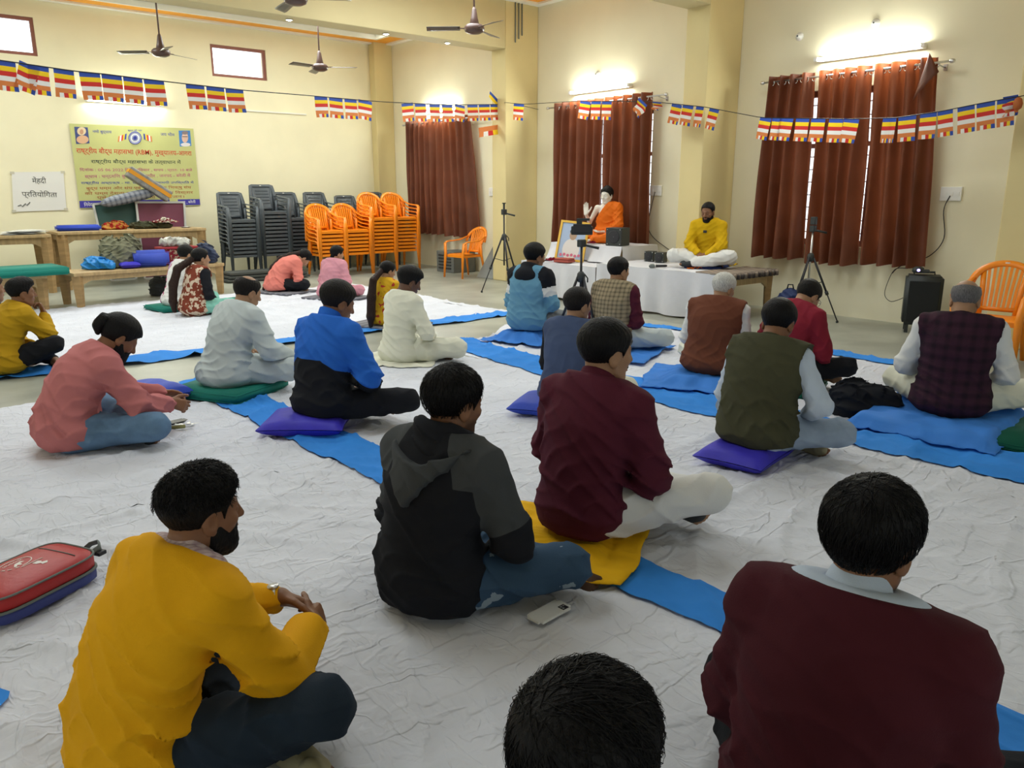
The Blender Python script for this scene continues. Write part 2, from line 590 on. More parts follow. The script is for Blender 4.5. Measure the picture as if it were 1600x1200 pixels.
# hooks, fittings near the tubes
for (y, z, lb) in ((5.6, 3.35, 'small bare lamp holder on the wall left of the rightmost tube lamp'), (4.66, 3.36, 'round white ceiling rose on the wall above the rightmost tube lamp'), (9.0, 3.27, 'small white lamp holder on the wall above the tube lamp behind the statue')):
    r = empty('lamp_holder', lb, 'lamp holder', (XB, y, z))
    Mx = Matrix.Rotation(-PI / 2, 4, 'Y')
    MB().lathe([(.05, 0), (.05, .012), (.03, .02), (.022, .05), (.012, .055)], n=14, M=Mx).build('holder', M_bodyw, r)
    MB().lathe([(.01, .054), (.009, .062), (.004, .064)], n=8, M=Mx).build('contact', M_darkmetal, r)

# ------------------------------------------------------------------ fans
M_fan = mat('fan_brown', (0.10, 0.055, 0.045), 0.35, 0.5)
M_fanb = mat('fan_blade', (0.13, 0.11, 0.09), 0.35, 0.5)
def fan(x, y, z, a0, label):
    r = empty('ceiling_fan', label, 'fan', (x, y, z), group='ceiling fans')
    top = ZC - z - .003
    MB().tube([(0, 0, .12), (0, 0, top - .05)], .012, 8).build('rod', M_fan, r)
    MB().lathe([(.02, top - .1), (.07, top - .02), (.075, top)], n=14).build('canopy', M_fan, r)
    MB().lathe([(.014, .28), (.028, .25), (.045, .15), (.06, .09), (.05, .07)], n=16).build('shroud', M_fan, r)
    MB().lathe([(.03, .09), (.10, .075), (.125, .05), (.13, .02), (.115, -.01), (.07, -.03), (.02, -.035)], n=24).build('motor', M_fan, r)
    for i in range(3):
        a = math.radians(a0 + 120 * i)
        M = Matrix.Rotation(a, 4, 'Z')
        def bl(u, v):
            w = (.050 + .018 * u) * (1 if u < .97 else .8)
            p = Vector((.18 + .42 * u, w * (2 * v - 1), .03 + .014 * (2 * v - 1) - .01 * u))
            return tuple(M @ p)
        o = MB().grid(bl, 8, 3).build('blade', M_fanb, r, solid=.004)
        MB().box((.10, -.02, .026), (.21, .02, .034), M=M).build('blade_arm', M_fan, o)
fan(3.88, 12.45, 3.42, 143, 'brown three-blade ceiling fan hanging left, between the two high windows')
fan(6.27, 12.25, 3.42, -44, 'brown three-blade ceiling fan hanging right of the second high window')
fan(6.47, 8.42, 3.47, 143, 'brown three-blade ceiling fan hanging in front of the beam by the column')
fan(4.13, 8.55, 3.50, -38, 'brown ceiling fan cut by the top edge of the picture')
# ================================================================== FIGURE BUILDER (signed distance fields -> surface nets)
f32 = np.float32


def V3(*a):
    return np.array(a, dtype=float)


def nrm(v):
    v = np.asarray(v, float)
    return v / max(1e-9, np.linalg.norm(v))


def RX(a):
    c, s = math.cos(a), math.sin(a)
    return np.array([[1, 0, 0], [0, c, -s], [0, s, c]])


def RY(a):
    c, s = math.cos(a), math.sin(a)
    return np.array([[c, 0, s], [0, 1, 0], [-s, 0, c]])


def RZ(a):
    c, s = math.cos(a), math.sin(a)
    return np.array([[c, -s, 0], [s, c, 0], [0, 0, 1]])


def smin(a, b, k):
    if k <= 0:
        return np.minimum(a, b)
    h = np.maximum(k - np.abs(a - b), 0) / k
    return np.minimum(a, b) - h * h * k * 0.25


def smax(a, b, k):
    return -smin(-a, -b, k)


def d_cone(P, a, b, ra, rb, R=None, flat=1.0):
    """round cone; with R (columns = axes) the section is flattened along the y axis"""
    a = np.asarray(a, float); b = np.asarray(b, float)
    if R is not None and flat != 1.0:
        Q = (P - a.astype(f32)) @ R.astype(f32)
        Q[:, 1] /= flat
        B = (b - a) @ R
        B[1] /= flat
        t = np.clip((Q @ B.astype(f32)) / max(1e-9, B @ B), 0, 1)
        d = Q - t[:, None] * B.astype(f32)
        return (np.sqrt((d * d).sum(1)) - (ra + (rb - ra) * t)) * (.5 + .5 * flat)
    ba = (b - a).astype(f32)
    Q = P - a.astype(f32)
    t = np.clip((Q @ ba) / max(1e-9, float(ba @ ba)), 0, 1)
    d = Q - t[:, None] * ba
    return np.sqrt((d * d).sum(1)) - (ra + (rb - ra) * t)


def d_ell(P, c, r, R=None):
    Q = P - np.asarray(c, f32)
    if R is not None:
        Q = Q @ R.astype(f32)
    r = np.asarray(r, f32)
    k0 = np.sqrt(((Q / r) ** 2).sum(1))
    k1 = np.sqrt(((Q / (r * r)) ** 2).sum(1))
    return k0 * (k0 - 1) / np.maximum(k1, 1e-6)


def uni(P, prims, k=0.03, off=0.0):
    """smooth union of a list: ('c', a, b, ra, rb[, R, flat]) or ('e', c, r[, R]); an entry may end in a dict with its own k"""
    d = None
    for p in prims:
        kk = k
        if isinstance(p[-1], dict):
            kk = p[-1]['k']; p = p[:-1]
        e = d_cone(P, *p[1:]) if p[0] == 'c' else d_ell(P, *p[1:])
        e = e - off
        d = e if d is None else smin(d, e, kk)
    return d


def bounds(prims, pad):
    lo = np.full(3, 9.0); hi = np.full(3, -9.0)
    for p in prims:
        if p[0] == 'c':
            r = max(p[3], p[4])
            for q in (p[1], p[2]):
                q = np.asarray(q); lo = np.minimum(lo, q - r); hi = np.maximum(hi, q + r)
        else:
            r = max(p[2]); q = np.asarray(p[1]); lo = np.minimum(lo, q - r); hi = np.maximum(hi, q + r)
    return lo - pad, hi + pad


def nets(fn, lo, hi, h, L=1.25, B=8):
    """surface nets over a block-sparse grid; returns verts, quads"""
    lo = np.asarray(lo, float)
    nb = np.maximum(1, np.ceil((np.asarray(hi) - lo) / (h * B)).astype(int))
    n = nb * B
    I = np.stack(np.meshgrid(*[np.arange(k) for k in nb], indexing='ij'), -1).reshape(-1, 3)
    cen = (lo + (I * B + (B - 1) / 2) * h).astype(f32)
    dc = fn(cen)
    act = np.abs(dc) < L * h * B * 0.87 + .006
    G = np.empty(tuple(n), f32)
    Gb = G.reshape(nb[0], B, nb[1], B, nb[2], B)
    sgn = np.where(dc < 0, -1.0, 1.0).astype(f32)
    Gb[:] = sgn.reshape(nb[0], 1, nb[1], 1, nb[2], 1)
    A = I[act]
    if len(A) == 0:
        return np.zeros((0, 3)), np.zeros((0, 4), int)
    l = np.stack(np.meshgrid(*[np.arange(B)] * 3, indexing='ij'), -1).reshape(-1, 3)
    pts = ((A[:, None, :] * B + l[None]).reshape(-1, 3) * h + lo).astype(f32)
    val = np.empty(len(pts), f32)
    CH = 60000
    for s in range(0, len(pts), CH):
        val[s:s + CH] = fn(pts[s:s + CH])
    val = val.reshape(-1, B, B, B)
    Gb[A[:, 0], :, A[:, 1], :, A[:, 2], :] = val
    # closed at the border
    for ax in range(3):
        for e in (0, -1):
            sl = [slice(None)] * 3; sl[ax] = e
            G[tuple(sl)] = np.maximum(G[tuple(sl)], 1e-3)
    S = G < 0
    c = S[:-1, :-1, :-1].astype(np.int8)
    for dx, dy, dz in ((1, 0, 0), (0, 1, 0), (0, 0, 1), (1, 1, 0), (1, 0, 1), (0, 1, 1), (1, 1, 1)):
        c = c + S[dx:S.shape[0] - 1 + dx, dy:S.shape[1] - 1 + dy, dz:S.shape[2] - 1 + dz]
    cells = np.argwhere((c > 0) & (c < 8))
    idx = np.full(c.shape, -1, np.int32)
    idx[cells[:, 0], cells[:, 1], cells[:, 2]] = np.arange(len(cells))
    acc = np.zeros((len(cells), 3)); cnt = np.zeros(len(cells))
    offs = [(i, j, k) for i in (0, 1) for j in (0, 1) for k in (0, 1)]
    cv = {o: G[cells[:, 0] + o[0], cells[:, 1] + o[1], cells[:, 2] + o[2]] for o in offs}
    for o in offs:
        for ax in range(3):
            if o[ax]:
                continue
            q = list(o); q[ax] = 1; q = tuple(q)
            a, b = cv[o], cv[q]
            m = (a < 0) != (b < 0)
            t = np.where(m, a / np.where(m, a - b, 1), 0)
            pt = np.tile(np.array(o, float), (len(cells), 1))
            pt[:, ax] += t
            acc[m] += pt[m]; cnt[m] += 1
    verts = lo + (cells + acc / cnt[:, None]) * h
    quads = []
    for ax in range(3):
        u, v = [(1, 2), (2, 0), (0, 1)][ax]
        sl0 = [slice(None)] * 3; sl1 = [slice(None)] * 3
        sl0[ax] = slice(0, -1); sl1[ax] = slice(1, None)
        a, b = S[tuple(sl0)], S[tuple(sl1)]
        E = np.argwhere(a != b)
        E = E[(E[:, u] > 0) & (E[:, v] > 0) & (E[:, u] < S.shape[u] - 1) & (E[:, v] < S.shape[v] - 1)]
        if len(E) == 0:
            continue
        inside = S[E[:, 0], E[:, 1], E[:, 2]]
        du = np.zeros(3, int); du[u] = 1
        dv = np.zeros(3, int); dv[v] = 1
        g = lambda X: idx[X[:, 0], X[:, 1], X[:, 2]]
        q = np.stack([g(E - du - dv), g(E - dv), g(E), g(E - du)], 1)
        q[~inside] = q[~inside][:, ::-1]
        quads.append(q)
    return verts, np.concatenate(quads)


def np_mesh(name, verts, quads, mi=None, col=None):
    me = bpy.data.meshes.new(name)
    me.vertices.add(len(verts))
    me.vertices.foreach_set('co', np.asarray(verts, f32).ravel())
    me.loops.add(len(quads) * 4)
    me.loops.foreach_set('vertex_index', quads.astype(np.int32).ravel())
    me.polygons.add(len(quads))
    me.polygons.foreach_set('loop_start', np.arange(0, len(quads) * 4, 4, dtype=np.int32))
    if mi is not None:
        me.polygons.foreach_set('material_index', mi.astype(np.int32))
    me.update(calc_edges=True)
    me.polygons.foreach_set('use_smooth', np.ones(len(quads), bool))
    if col is not None:
        ca = me.color_attributes.new('Tone', 'FLOAT_COLOR', 'POINT')
        c4 = np.ones((len(verts), 4), f32); c4[:, :3] = col
        ca.data.foreach_set('color', c4.ravel())
    return me


def waves(P, dirs, seed):
    """domain-warped ripple field, -1..1"""
    x = P @ np.asarray(dirs[0], f32)
    y = P @ np.asarray(dirs[1], f32)
    w = np.sin(x + 1.7 * np.sin(y * .7 + seed) + .9 * np.sin(y * 1.9 + 2 * seed) + seed * 3)
    return w


def folds(P, seed, amp, scale=1.0, up=(0, 0, 1)):
    """cloth creases: mostly across, some slanting; seeded"""
    s = 1 / scale
    a = waves(P, ((7 * s, 5 * s, 36 * s), (9 * s, 7 * s, 7 * s)), seed)
    b = waves(P, ((25 * s, 6 * s, 27 * s), (7 * s, 9 * s, 6 * s)), seed + 1.7)
    c = waves(P, ((-24 * s, 8 * s, 29 * s), (8 * s, 5 * s, 9 * s)), seed + 4.1)
    env = .5 + .5 * waves(P, ((9, 7, 6), (5, 8, 9)), seed + 9)
    env2 = .5 + .5 * waves(P, ((7, 9, 10), (8, 5, 6)), seed + 5)
    big = waves(P, ((16 * s, 10 * s, 25 * s), (8, 6, 9)), seed + 7)
    r = (1 - np.abs(a)) ** 2 * env * env + (1 - np.abs(b)) ** 2 * env2 * .9 + (1 - np.abs(c)) ** 2 * (1 - env) * .9
    return (r * 2.2 - .6 + .5 * big) * amp


def ik(S, Wt, pole, l1, l2):
    S, Wt = np.asarray(S, float), np.asarray(Wt, float)
    d = Wt - S
    D = np.linalg.norm(d)
    if D > (l1 + l2) * .995:
        Wt = S + d * (l1 + l2) * .995 / D; d = Wt - S; D = np.linalg.norm(d)
    a = (l1 * l1 - l2 * l2 + D * D) / (2 * D)
    hgt = math.sqrt(max(0, l1 * l1 - a * a))
    u = d / D
    p = np.asarray(pole, float); p = nrm(p - u * (p @ u))
    return S + u * a + p * hgt, Wt


def hand_prims(Wp, d, n, side, curl=(.35, .55, .4), spread=0.0, thumb=.6, s=1.0):
    """palm + five fingers. d: finger direction, n: the way the palm faces, side +1 right / -1 left"""
    d = nrm(d); n = nrm(np.asarray(n, float) - d * np.dot(n, d))
    l = np.cross(n, d) * -side       # towards the thumb
    out_p, out_f = [], []
    kn = []
    for i, o in enumerate((.027, .009, -.009, -.026)):
        K = Wp + d * (.088 - abs(i - 1) * .004) * s + l * o * s
        kn.append(K)
        out_p.append(('c', Wp + d * .012 * s + l * o * .6 * s, K, .0155 * s, .0115 * s))
    out_p.append(('c', Wp + d * .02 * s + l * .02 * s + n * .008, Wp + d * .05 * s + l * .024 * s + n * .008, .016 * s, .014 * s))
    for i, (K, L) in enumerate(zip(kn, (.072, .080, .074, .058))):
        ang = 0; p = K
        sp = spread * (1.5 - i) * .5
        for j, (fr, c, r0, r1) in enumerate(((.44, curl[0], .0098, .0088), (.31, curl[1], .0088, .0080), (.25, curl[2], .0080, .0070))):
            ang += c * (1 + .12 * i)
            v = (d * math.cos(ang) + n * math.sin(ang)) + l * sp
            q = p + nrm(v) * L * fr * s
            out_f.append(('c', p, q, r0 * s, r1 * s))
            p = q
    p = Wp + d * .022 * s + l * .026 * s + n * .006 * s
    tv = nrm(d * (.75 - .2 * thumb) + l * (.75 - .3 * thumb) + n * .35 * thumb)
    for j, (L, r0, r1) in enumerate(((.040, .0135, .0115), (.034, .0112, .0100), (.027, .0100, .0080))):
        q = p + tv * L * s
        out_f.append(('c', p, q, r0 * s, r1 * s))
        p = q
        tv = nrm(tv + d * .25 + n * .35 * thumb - l * .35 * thumb)
    return out_p, out_f


def foot_prims(A, d, up, s=1.0, toes=True):
    d = nrm(d); up = nrm(np.asarray(up, float) - d * np.dot(up, d)); l = np.cross(d, up)
    R = np.stack([l, up, d], 1)
    p = [('e', A - d * .035 * s - up * .012 * s, (.033 * s, .034 * s, .038 * s), np.stack([l, up, d], 1)),
         ('c', A, A + d * .075 * s - up * .018 * s, .036 * s, .030 * s, R, .9),
         ('c', A + d * .05 * s - up * .02 * s, A + d * .135 * s - up * .028 * s, .036 * s, .038 * s, R, .55)]
    t = []
    if toes:
        for i, (o, L, r) in enumerate(((-.027, .045, .0125), (-.009, .044, .0095), (.007, .040, .009), (.021, .034, .0085), (.033, .026, .0085))):
            b = A + d * (.150 - abs(o) * .25) * s - up * .03 * s + l * o * s
            t.append(('c', b, b + d * (L * .8) * s - up * .004, r * s, r * s * .9))
    return p, t


SKIN = [(0.30, 0.155, 0.085), (0.235, 0.108, 0.055), (0.36, 0.20, 0.115), (0.13, 0.065, 0.042)]


def skin_mat(i):
    nm = 'skin_tone_%s' % ['warm', 'brown', 'light', 'deep'][i]
    if nm in MATS:
        return MATS[nm]
    m = mat(nm, SKIN[i], 0.5, 0.35, bump=.06, bscale=400)
    nt = m.node_tree; b = nt.nodes['Principled BSDF']
    b.inputs['Subsurface Weight'].default_value = 0.0
    at = nt.nodes.new('ShaderNodeAttribute'); at.attribute_name = 'Tone'
    mx = nt.nodes.new('ShaderNodeMix'); mx.data_type = 'RGBA'; mx.blend_type = 'MULTIPLY'
    mx.inputs[0].default_value = 1
    mx.inputs[6].default_value = (*SKIN[i], 1)
    nt.links.new(at.outputs['Color'], mx.inputs[7])
    nt.links.new(mx.outputs[2], b.inputs['Base Color'])
    return m


HAIRC = {'black': (0.007, 0.0065, 0.007), 'soft': (0.013, 0.011, 0.0105), 'grey': (0.16, 0.15, 0.15), 'white': (0.62, 0.61, 0.57), 'brown': (0.035, 0.02, 0.016)}


def hair_mat(c):
    nm = 'hair_' + c
    if nm in MATS:
        return MATS[nm]
    base = HAIRC[c]
    m = mat(nm, base, 0.5, 0.14, noise=.5, nscale=25, bump=.55, bscale=18, stretch=(9, 9, 1.6))
    m.node_tree.nodes['Principled BSDF'].inputs['Anisotropic'].default_value = .3
    return m


def two_cloth(key, a, b, bump=.15):
    m = mat('cloth_' + key, a, .85, .15, bump=bump, bscale=260)
    nt = m.node_tree; bs = nt.nodes['Principled BSDF']
    at = nt.nodes.new('ShaderNodeAttribute'); at.attribute_name = 'Tone'
    mr = nt.nodes.new('ShaderNodeMapRange'); mr.inputs[1].default_value = .48; mr.inputs[2].default_value = .52
    mx = nt.nodes.new('ShaderNodeMix'); mx.data_type = 'RGBA'
    mx.inputs[6].default_value = (*a, 1); mx.inputs[7].default_value = (*b, 1)
    nt.links.new(at.outputs['Fac'], mr.inputs[0]); nt.links.new(mr.outputs[0], mx.inputs[0]); nt.links.new(mx.outputs[2], bs.inputs['Base Color'])
    return m


def cloth_mat(key, col, rough=.85, bump=.15, sheen=.0, noise=.08):
    return mat('cloth_' + key, col, rough, .15, noise=noise, nscale=5, bump=bump, bscale=260, sheen=sheen)


class Fig:
    """a seated (or partly seen) figure in its own frame: +y is where it faces, z up, origin on its seat"""

    def __init__(g, sp):
        g.sp = sp
        s = sp
        g.w = s.get('w', 1.0)              # girth
        lean = math.radians(s.get('lean', 6)); curve = math.radians(s.get('curve', 14))
        side = math.radians(s.get('side', 0))
        nk = math.radians(s.get('neck', 10)); hp = math.radians(s.get('hp', 0)); hy = math.radians(s.get('hy', 0)); hr = math.radians(s.get('hr', 0))
        twist = math.radians(s.get('twist', 0))
        sx = math.sin(side)
        def step(p, L, a):
            return p + L * nrm(V3(sx, math.sin(a), math.cos(a)))
        g.S0 = V3(0, -.01, .13)
        g.S1 = step(g.S0, .14, lean)
        g.S2 = step(g.S1, .17, lean + curve * .6)
        g.S3 = step(g.S2, .15, lean + curve)
        g.S4 = step(g.S3, .066, lean + curve + nk)
        g.aU = lean + curve
        g.RU = RZ(-twist) @ RX(-(lean + curve))
        # head: pitch positive = looking down; yaw positive = to its right
        g.RH = RZ(-hy) @ RX(-hp) @ RY(hr)
        g.hk = s.get('hk', 1.06)
        g.H = g.S4 + g.RH @ V3(0, .022, .072) * g.hk
        sw = .172 * s.get('sw', 1.0) * (0.5 + .5 * g.w)
        g.sh = {}
        for q in (1, -1):
            g.sh[q] = g.S3 + g.RU @ V3(q * sw, .012, -.045)
        g.arms = {}
        arms = s.get('arms', 'lap')
        tgt = {'lap': (V3(.07, .225, .165), V3(.9, -.5, -.6)), 'knee': (V3(.26, .29, .19), V3(.7, -.6, -.6)),
               'low': (V3(.10, .24, .13), V3(1, -.5, -.3)), 'front': (V3(.05, .33, .20), V3(1, -.3, -.6)),
               'mid': (V3(.05, .26, .20), V3(1, -.4, -.7))}
        for q in (1, -1):
            t = s.get('armR' if q == 1 else 'armL')
            if t is None:
                a, p = tgt[arms]; a = a * V3(q, 1, 1); p = p * V3(q, 1, 1)
            else:
                a, p = V3(*t[0]), V3(*t[1])
            E, Wp = ik(g.sh[q], a, p, .275, .245)
            g.arms[q] = (g.sh[q], E, Wp)
        g.hands = {}
        for q in (1, -1):
            sh, E, Wp = g.arms[q]
            h = s.get('handR' if q == 1 else 'handL')
            if h is None:
                d = nrm(V3(-q * .9, .45, -.35)); n = V3(-q * .2, -.2, -1)
                curl = (.45, .6, .4)
                th = .6
            else:
                d, n, curl, th = V3(*h[0]), V3(*h[1]), h[2], h[3]
            g.hands[q] = (Wp, d, n, curl, th)
        kn = s.get('knees', ((.33, .31, .12), (-.33, .31, .12)))
        an = s.get('ankles', ((-.09, .24, .05), (.10, .36, .05)))
        ft = s.get('feet', ((-.9, -.15, -.05), (.9, -.1, -.05)))
        g.legs = {1: (V3(.085, .01, .11), V3(*kn[0]), V3(*an[0]), V3(*ft[0])),
                  -1: (V3(-.085, .01, .11), V3(*kn[1]), V3(*an[1]), V3(*ft[1]))}

    # ---- primitive lists
    def torso(g, o=0.0):
        w = g.w
        R = g.RU
        bel = g.sp.get('belly', 0.0)
        L = [('e', (0, .0, .115), (.175 * w + o, .135 * w + o, .115 + o)),
             ('c', g.S0, g.S1, .158 * w + o, .148 * w + o, RX(-.1), .78),
             ('c', g.S1, g.S2, .148 * w + o, .168 * w + o, R, .70),
             ('c', g.S2, g.S3 - g.RU @ V3(0, 0, .045), .168 * w + o, .125 * w + o, R, .68),
             ('c', g.sh[-1], g.sh[1], .062 + o, .062 + o),
             ('c', g.S3 + g.RU @ V3(-.07, 0, -.015), g.S3 + g.RU @ V3(.07, 0, -.015), .058 + o, .058 + o),
             ]
        if bel:
            L.append(('e', g.S1 + g.RU @ V3(0, .04 + bel, -.02), (.15 * w + o, .11 * w + o, .12 + o)))
        return L

    def armp(g, o=0.0, wrist=1.0, oe=0.0, q=None):
        L = []
        for k in ((1, -1) if q is None else (q,)):
            S, E, Wp = g.arms[k]
            Wc = E + (Wp - E) * wrist
            up = .052 + .004 * g.w
            L.append(('c', S, E, up + o, .042 + o + oe))
            L.append(('c', E, Wc, .041 + o + oe, .030 + o))
        return L

    def legp(g, o=0.0, cut=1.0):
        L = []
        for k in (1, -1):
            Hp, K, A, d = g.legs[k]
            L.append(('c', Hp, K, .098 * g.w + o, .062 + o))
            L.append(('c', K, K + (A - K) * .45, .060 + o, .058 + o))
            L.append(('c', K + (A - K) * .45, K + (A - K) * cut, .058 + o, .042 + o))
        return L


HEAD_P = None


def head_sdf(g, P):
    """face, skull and ears in head space"""
    Q = (P - g.H.astype(f32)) @ g.RH.astype(f32) / f32(g.hk)
    fw = g.sp.get('hw', 1.0)
    Q = Q / np.array([fw, 1, 1], f32)
    e = lambda c, r, R=None: d_ell(Q, c, r, R)
    d = e((0, -.014, .034), (.0745, .096, .086))
    d = smin(d, e((0, .022, -.028), (.0595, .066, .080)), .03)
    ch = g.sp.get('chin', 1.0)
    d = smin(d, e((0, .052, -.090), (.030, .026 * ch, .022)), .03)
    for q in (1, -1):
        d = smin(d, d_cone(Q, (q * .050, -.004, -.055), (q * .018, .052, -.096), .018, .016), .022)
        d = smin(d, e((q * .040, .058, -.020), (.019, .018, .016)), .02)
        d = smin(d, d_cone(Q, (q * .008, .083, .020), (q * .040, .070, .021), .009, .008), .014)
        d = smax(d, -e((q * .031, .094, .004), (.017, .017, .011)), .012)
        d = smin(d, e((q * .030, .0725, .003), (.0135, .0125, .0125)), .004)
        # ear
        Re = RZ(q * -.35) @ RX(-.15)
        ear = e((q * .0745, -.012, -.008), (.0085, .0205, .035), Re)
        ear = smax(ear, -e((q * .082, -.008, -.004), (.006, .009, .018), Re), .006)
        ear = smin(ear, e((q * .072, -.004, -.034), (.006, .009, .010)), .006)
        d = smin(d, ear, .006)
    d = smin(d, d_cone(Q, (0, .086, .016), (0, .106, -.026), .007, .0115), .012)
    d = smin(d, e((0, .092, -.028), (.0175, .012, .009)), .008)
    d = smin(d, e((0, .084, -.051), (.024, .012, .0065)), .005)
    d = smin(d, e((0, .083, -.063), (.020, .012, .0070)), .005)
    d = smax(d, -e((0, .100, -.0570), (.022, .010, .0016)), .002)
    return d


def head_tone(g, V):
    Q = (V - g.H) @ g.RH / g.hk
    t = np.ones((len(V), 3))
    def blob(c, r, m):
        k = np.clip(1.6 - np.sqrt((((Q - c) / r) ** 2).sum(1)) * 1.6, 0, 1)[:, None]
        t[:] = t * (1 - k) + t * np.array(m) * k
    blob((0, .09, -.057), (.027, .02, .013), (.85, .55, .55))
    for q in (1, -1):
        blob((q * .030, .080, .027), (.020, .016, .0055), (.15, .13, .12))
        if g.sp.get('eyes') == 'open':
            blob((q * .031, .086, .003), (.013, .010, .0055), (2.2, 2.6, 3.2))
            blob((q * .031, .088, .003), (.0058, .010, .0058), (.05, .05, .05))
        blob((q * .031, .086, -.002 if g.sp.get('eyes') != 'open' else .009), (.015, .012, .0032), (.25, .22, .2))
        blob((q * .031, .08, .0), (.026, .02, .02), (.86, .82, .8))
    if g.sp.get('stubble'):
        k = np.clip((-.035 - Q[:, 2]) / .02, 0, 1) * np.clip((Q[:, 1] + .01) / .02, 0, 1)
        k = (k * g.sp['stubble'])[:, None]
        inlip = np.clip(1.5 - np.sqrt((((Q - np.array((0, .09, -.057))) / np.array((.027, .02, .013))) ** 2).sum(1)) * 1.2, 0, 1)[:, None]
        t[:] = t * (1 - k * (1 - inlip) * .75)
    return t


def body_sdf(g, part):
    """part: 'head' or 'hand1' / 'hand-1' / 'foot1' ... fine pieces, or 'trunk' coarse"""
    sp = g.sp
    if part == 'head':
        nr = .054 * sp.get('nk', 1.0)
        base = g.H + g.RH @ V3(0, -.030, -.055)
        low = g.S3 - g.RU @ V3(0, 0, .10)
        def fn(P):
            d = head_sdf(g, P)
            n = smin(d_cone(P, base, g.S3 + g.RU @ V3(0, -.004, .01), nr, nr * 1.08), d_cone(P, g.S3, low, nr * 1.0, nr * 1.1), .03)
            n = smin(n, d_cone(P, g.sh[-1] * .8 + g.sh[1] * .2, g.sh[1] * .8 + g.sh[-1] * .2, .028, .028), .05)
            return smin(d, n, .022)
        lo = np.minimum.reduce([g.H - .15, low - .1, np.minimum(g.sh[1], g.sh[-1]) - .05])
        hi = np.maximum.reduce([g.H + .15, low + .1, np.maximum(g.sh[1], g.sh[-1]) + .05])
        return fn, lo, hi
    if part.startswith('hand'):
        q = int(part[4:])
        S, E, Wp = g.arms[q]
        _, d, n, curl, th = g.hands[q]
        pp, ff = hand_prims(Wp, d, n, q, curl, sp.get('spread', 0.05), th, sp.get('hs', 1.0))
        arm = ('c', E, Wp, .036, .026)
        def fn(P):
            a = uni(P, pp, .014)
            a = smin(a, d_cone(P, *arm[1:]), .02)
            b = uni(P, ff, .0022)
            return smin(a, b, .006)
        lo, hi = bounds(pp + ff + [('c', E + (Wp - E) * .4, Wp, .045, .04)], .015)
        return fn, lo, hi
    if part.startswith('foot'):
        q = int(part[4:])
        Hp, K, A, d = g.legs[q]
        pp, tt = foot_prims(A, d, sp.get('footup', V3(0, -.55, .8)), 1.0, True)
        def fn(P):
            a = uni(P, pp, .03)
            a = smin(a, d_cone(P, K + (A - K) * .3, A, .045, .034), .03)
            return smin(a, uni(P, tt, .002), .006)
        lo, hi = bounds(pp + tt + [('c', K + (A - K) * .5, A, .05, .05)], .015)
        return fn, lo, hi
    prims = g.torso(-.022) + g.armp(-.010) + g.legp(-.022)
    def fn(P):
        return uni(P, prims, .025)
    lo, hi = bounds(prims, .03)
    return fn, lo, hi


def hair_sdf(g, style):
    sp = g.sp
    cap = sp.get('hairlen', .014)
    ys = [-.14, -.095, -.05, -.030, -.016, .0, .018, .030, .036, .055, .075, .10]
    if style == 'women':
        zs = [-.09, -.09, -.06, -.045, -.03, -.01, .0, .01, .02, .045, .062, .075]
    else:
        zs = [-.092, -.088, -.078, -.060, -.020, .020, .018, -.012, .020, .050, .064, .072]
    hl = sp.get('hairline', 0.0)
    zs = [z + (hl if y > .03 else 0) for y, z in zip(ys, zs)]
    bald = sp.get('bald', 0)
    seed = sp.get('seed', 1)
    curl = sp.get('curly', 0)
    tuft = sp.get('tuft', 0.0)
    fade = sp.get('fade', 0.5 if style != 'women' else 0)
    def fn(P):
        Q = ((P - g.H.astype(f32)) @ g.RH.astype(f32)) / f32(g.hk) / np.array([sp.get('hw', 1.0), 1, 1], f32)
        d = d_ell(Q, (0, -.014, .034), (.0745, .096, .086))
        d = smin(d, d_ell(Q, (0, .02, -.0), (.0615, .058, .075)), .02)
        th = cap * (.45 + .75 * np.clip((Q[:, 2] + .03) / .11, 0, 1)) * (1 - fade * np.clip((.04 - Q[:, 2]) / .05, 0, 1))
        if bald:
            bd = np.sqrt(((Q - np.array([0, sp.get('baldy', -.03), .105], f32)) ** 2).sum(1))
            bk = np.clip((bd - .052 * bald) / .018, 0, 1)
            th = th * bk - .007 * (1 - bk)
        if tuft:
            th = th + tuft * np.clip((Q[:, 2] - .055) / .05, 0, 1) * np.clip((Q[:, 1] + .05) / .12, 0, 1)
        # strands
        ang = np.arctan2(Q[:, 0], Q[:, 1] + .06)
        st = np.sin(ang * 34 + 3 * np.sin(Q[:, 2] * 40 + seed) + seed) * .5 + np.sin(ang * 61 + 2 * np.sin(Q[:, 2] * 70) + Q[:, 1] * 30) * .35
        th = th + .0016 * st
        if curl:
            th = th + curl * (np.sin(Q[:, 0] * 330 + 2 * np.sin(Q[:, 1] * 170)) * np.sin(Q[:, 1] * 300 + 2 * np.sin(Q[:, 2] * 190)) * np.clip((Q[:, 2] - .02) / .05, 0, 1))
        d = d - th
        zl = np.interp(Q[:, 1], ys, zs).astype(f32) + .0022 * np.sin(Q[:, 0] * 260 + seed) + .0015 * np.sin(Q[:, 1] * 410)
        # temples rise towards the middle of the forehead less
        cut = zl - Q[:, 2]
        d = smax(d, cut, .006)
        # behind-the-ear clearance
        for q in (1, -1):
            d = smax(d, -d_ell(Q, (q * .086, -.008, -.012), (.014, .022, .034)), .004)
        return d
    pad = cap + .02 + tuft
    return fn, g.H - .125 - pad, g.H + .135 + pad


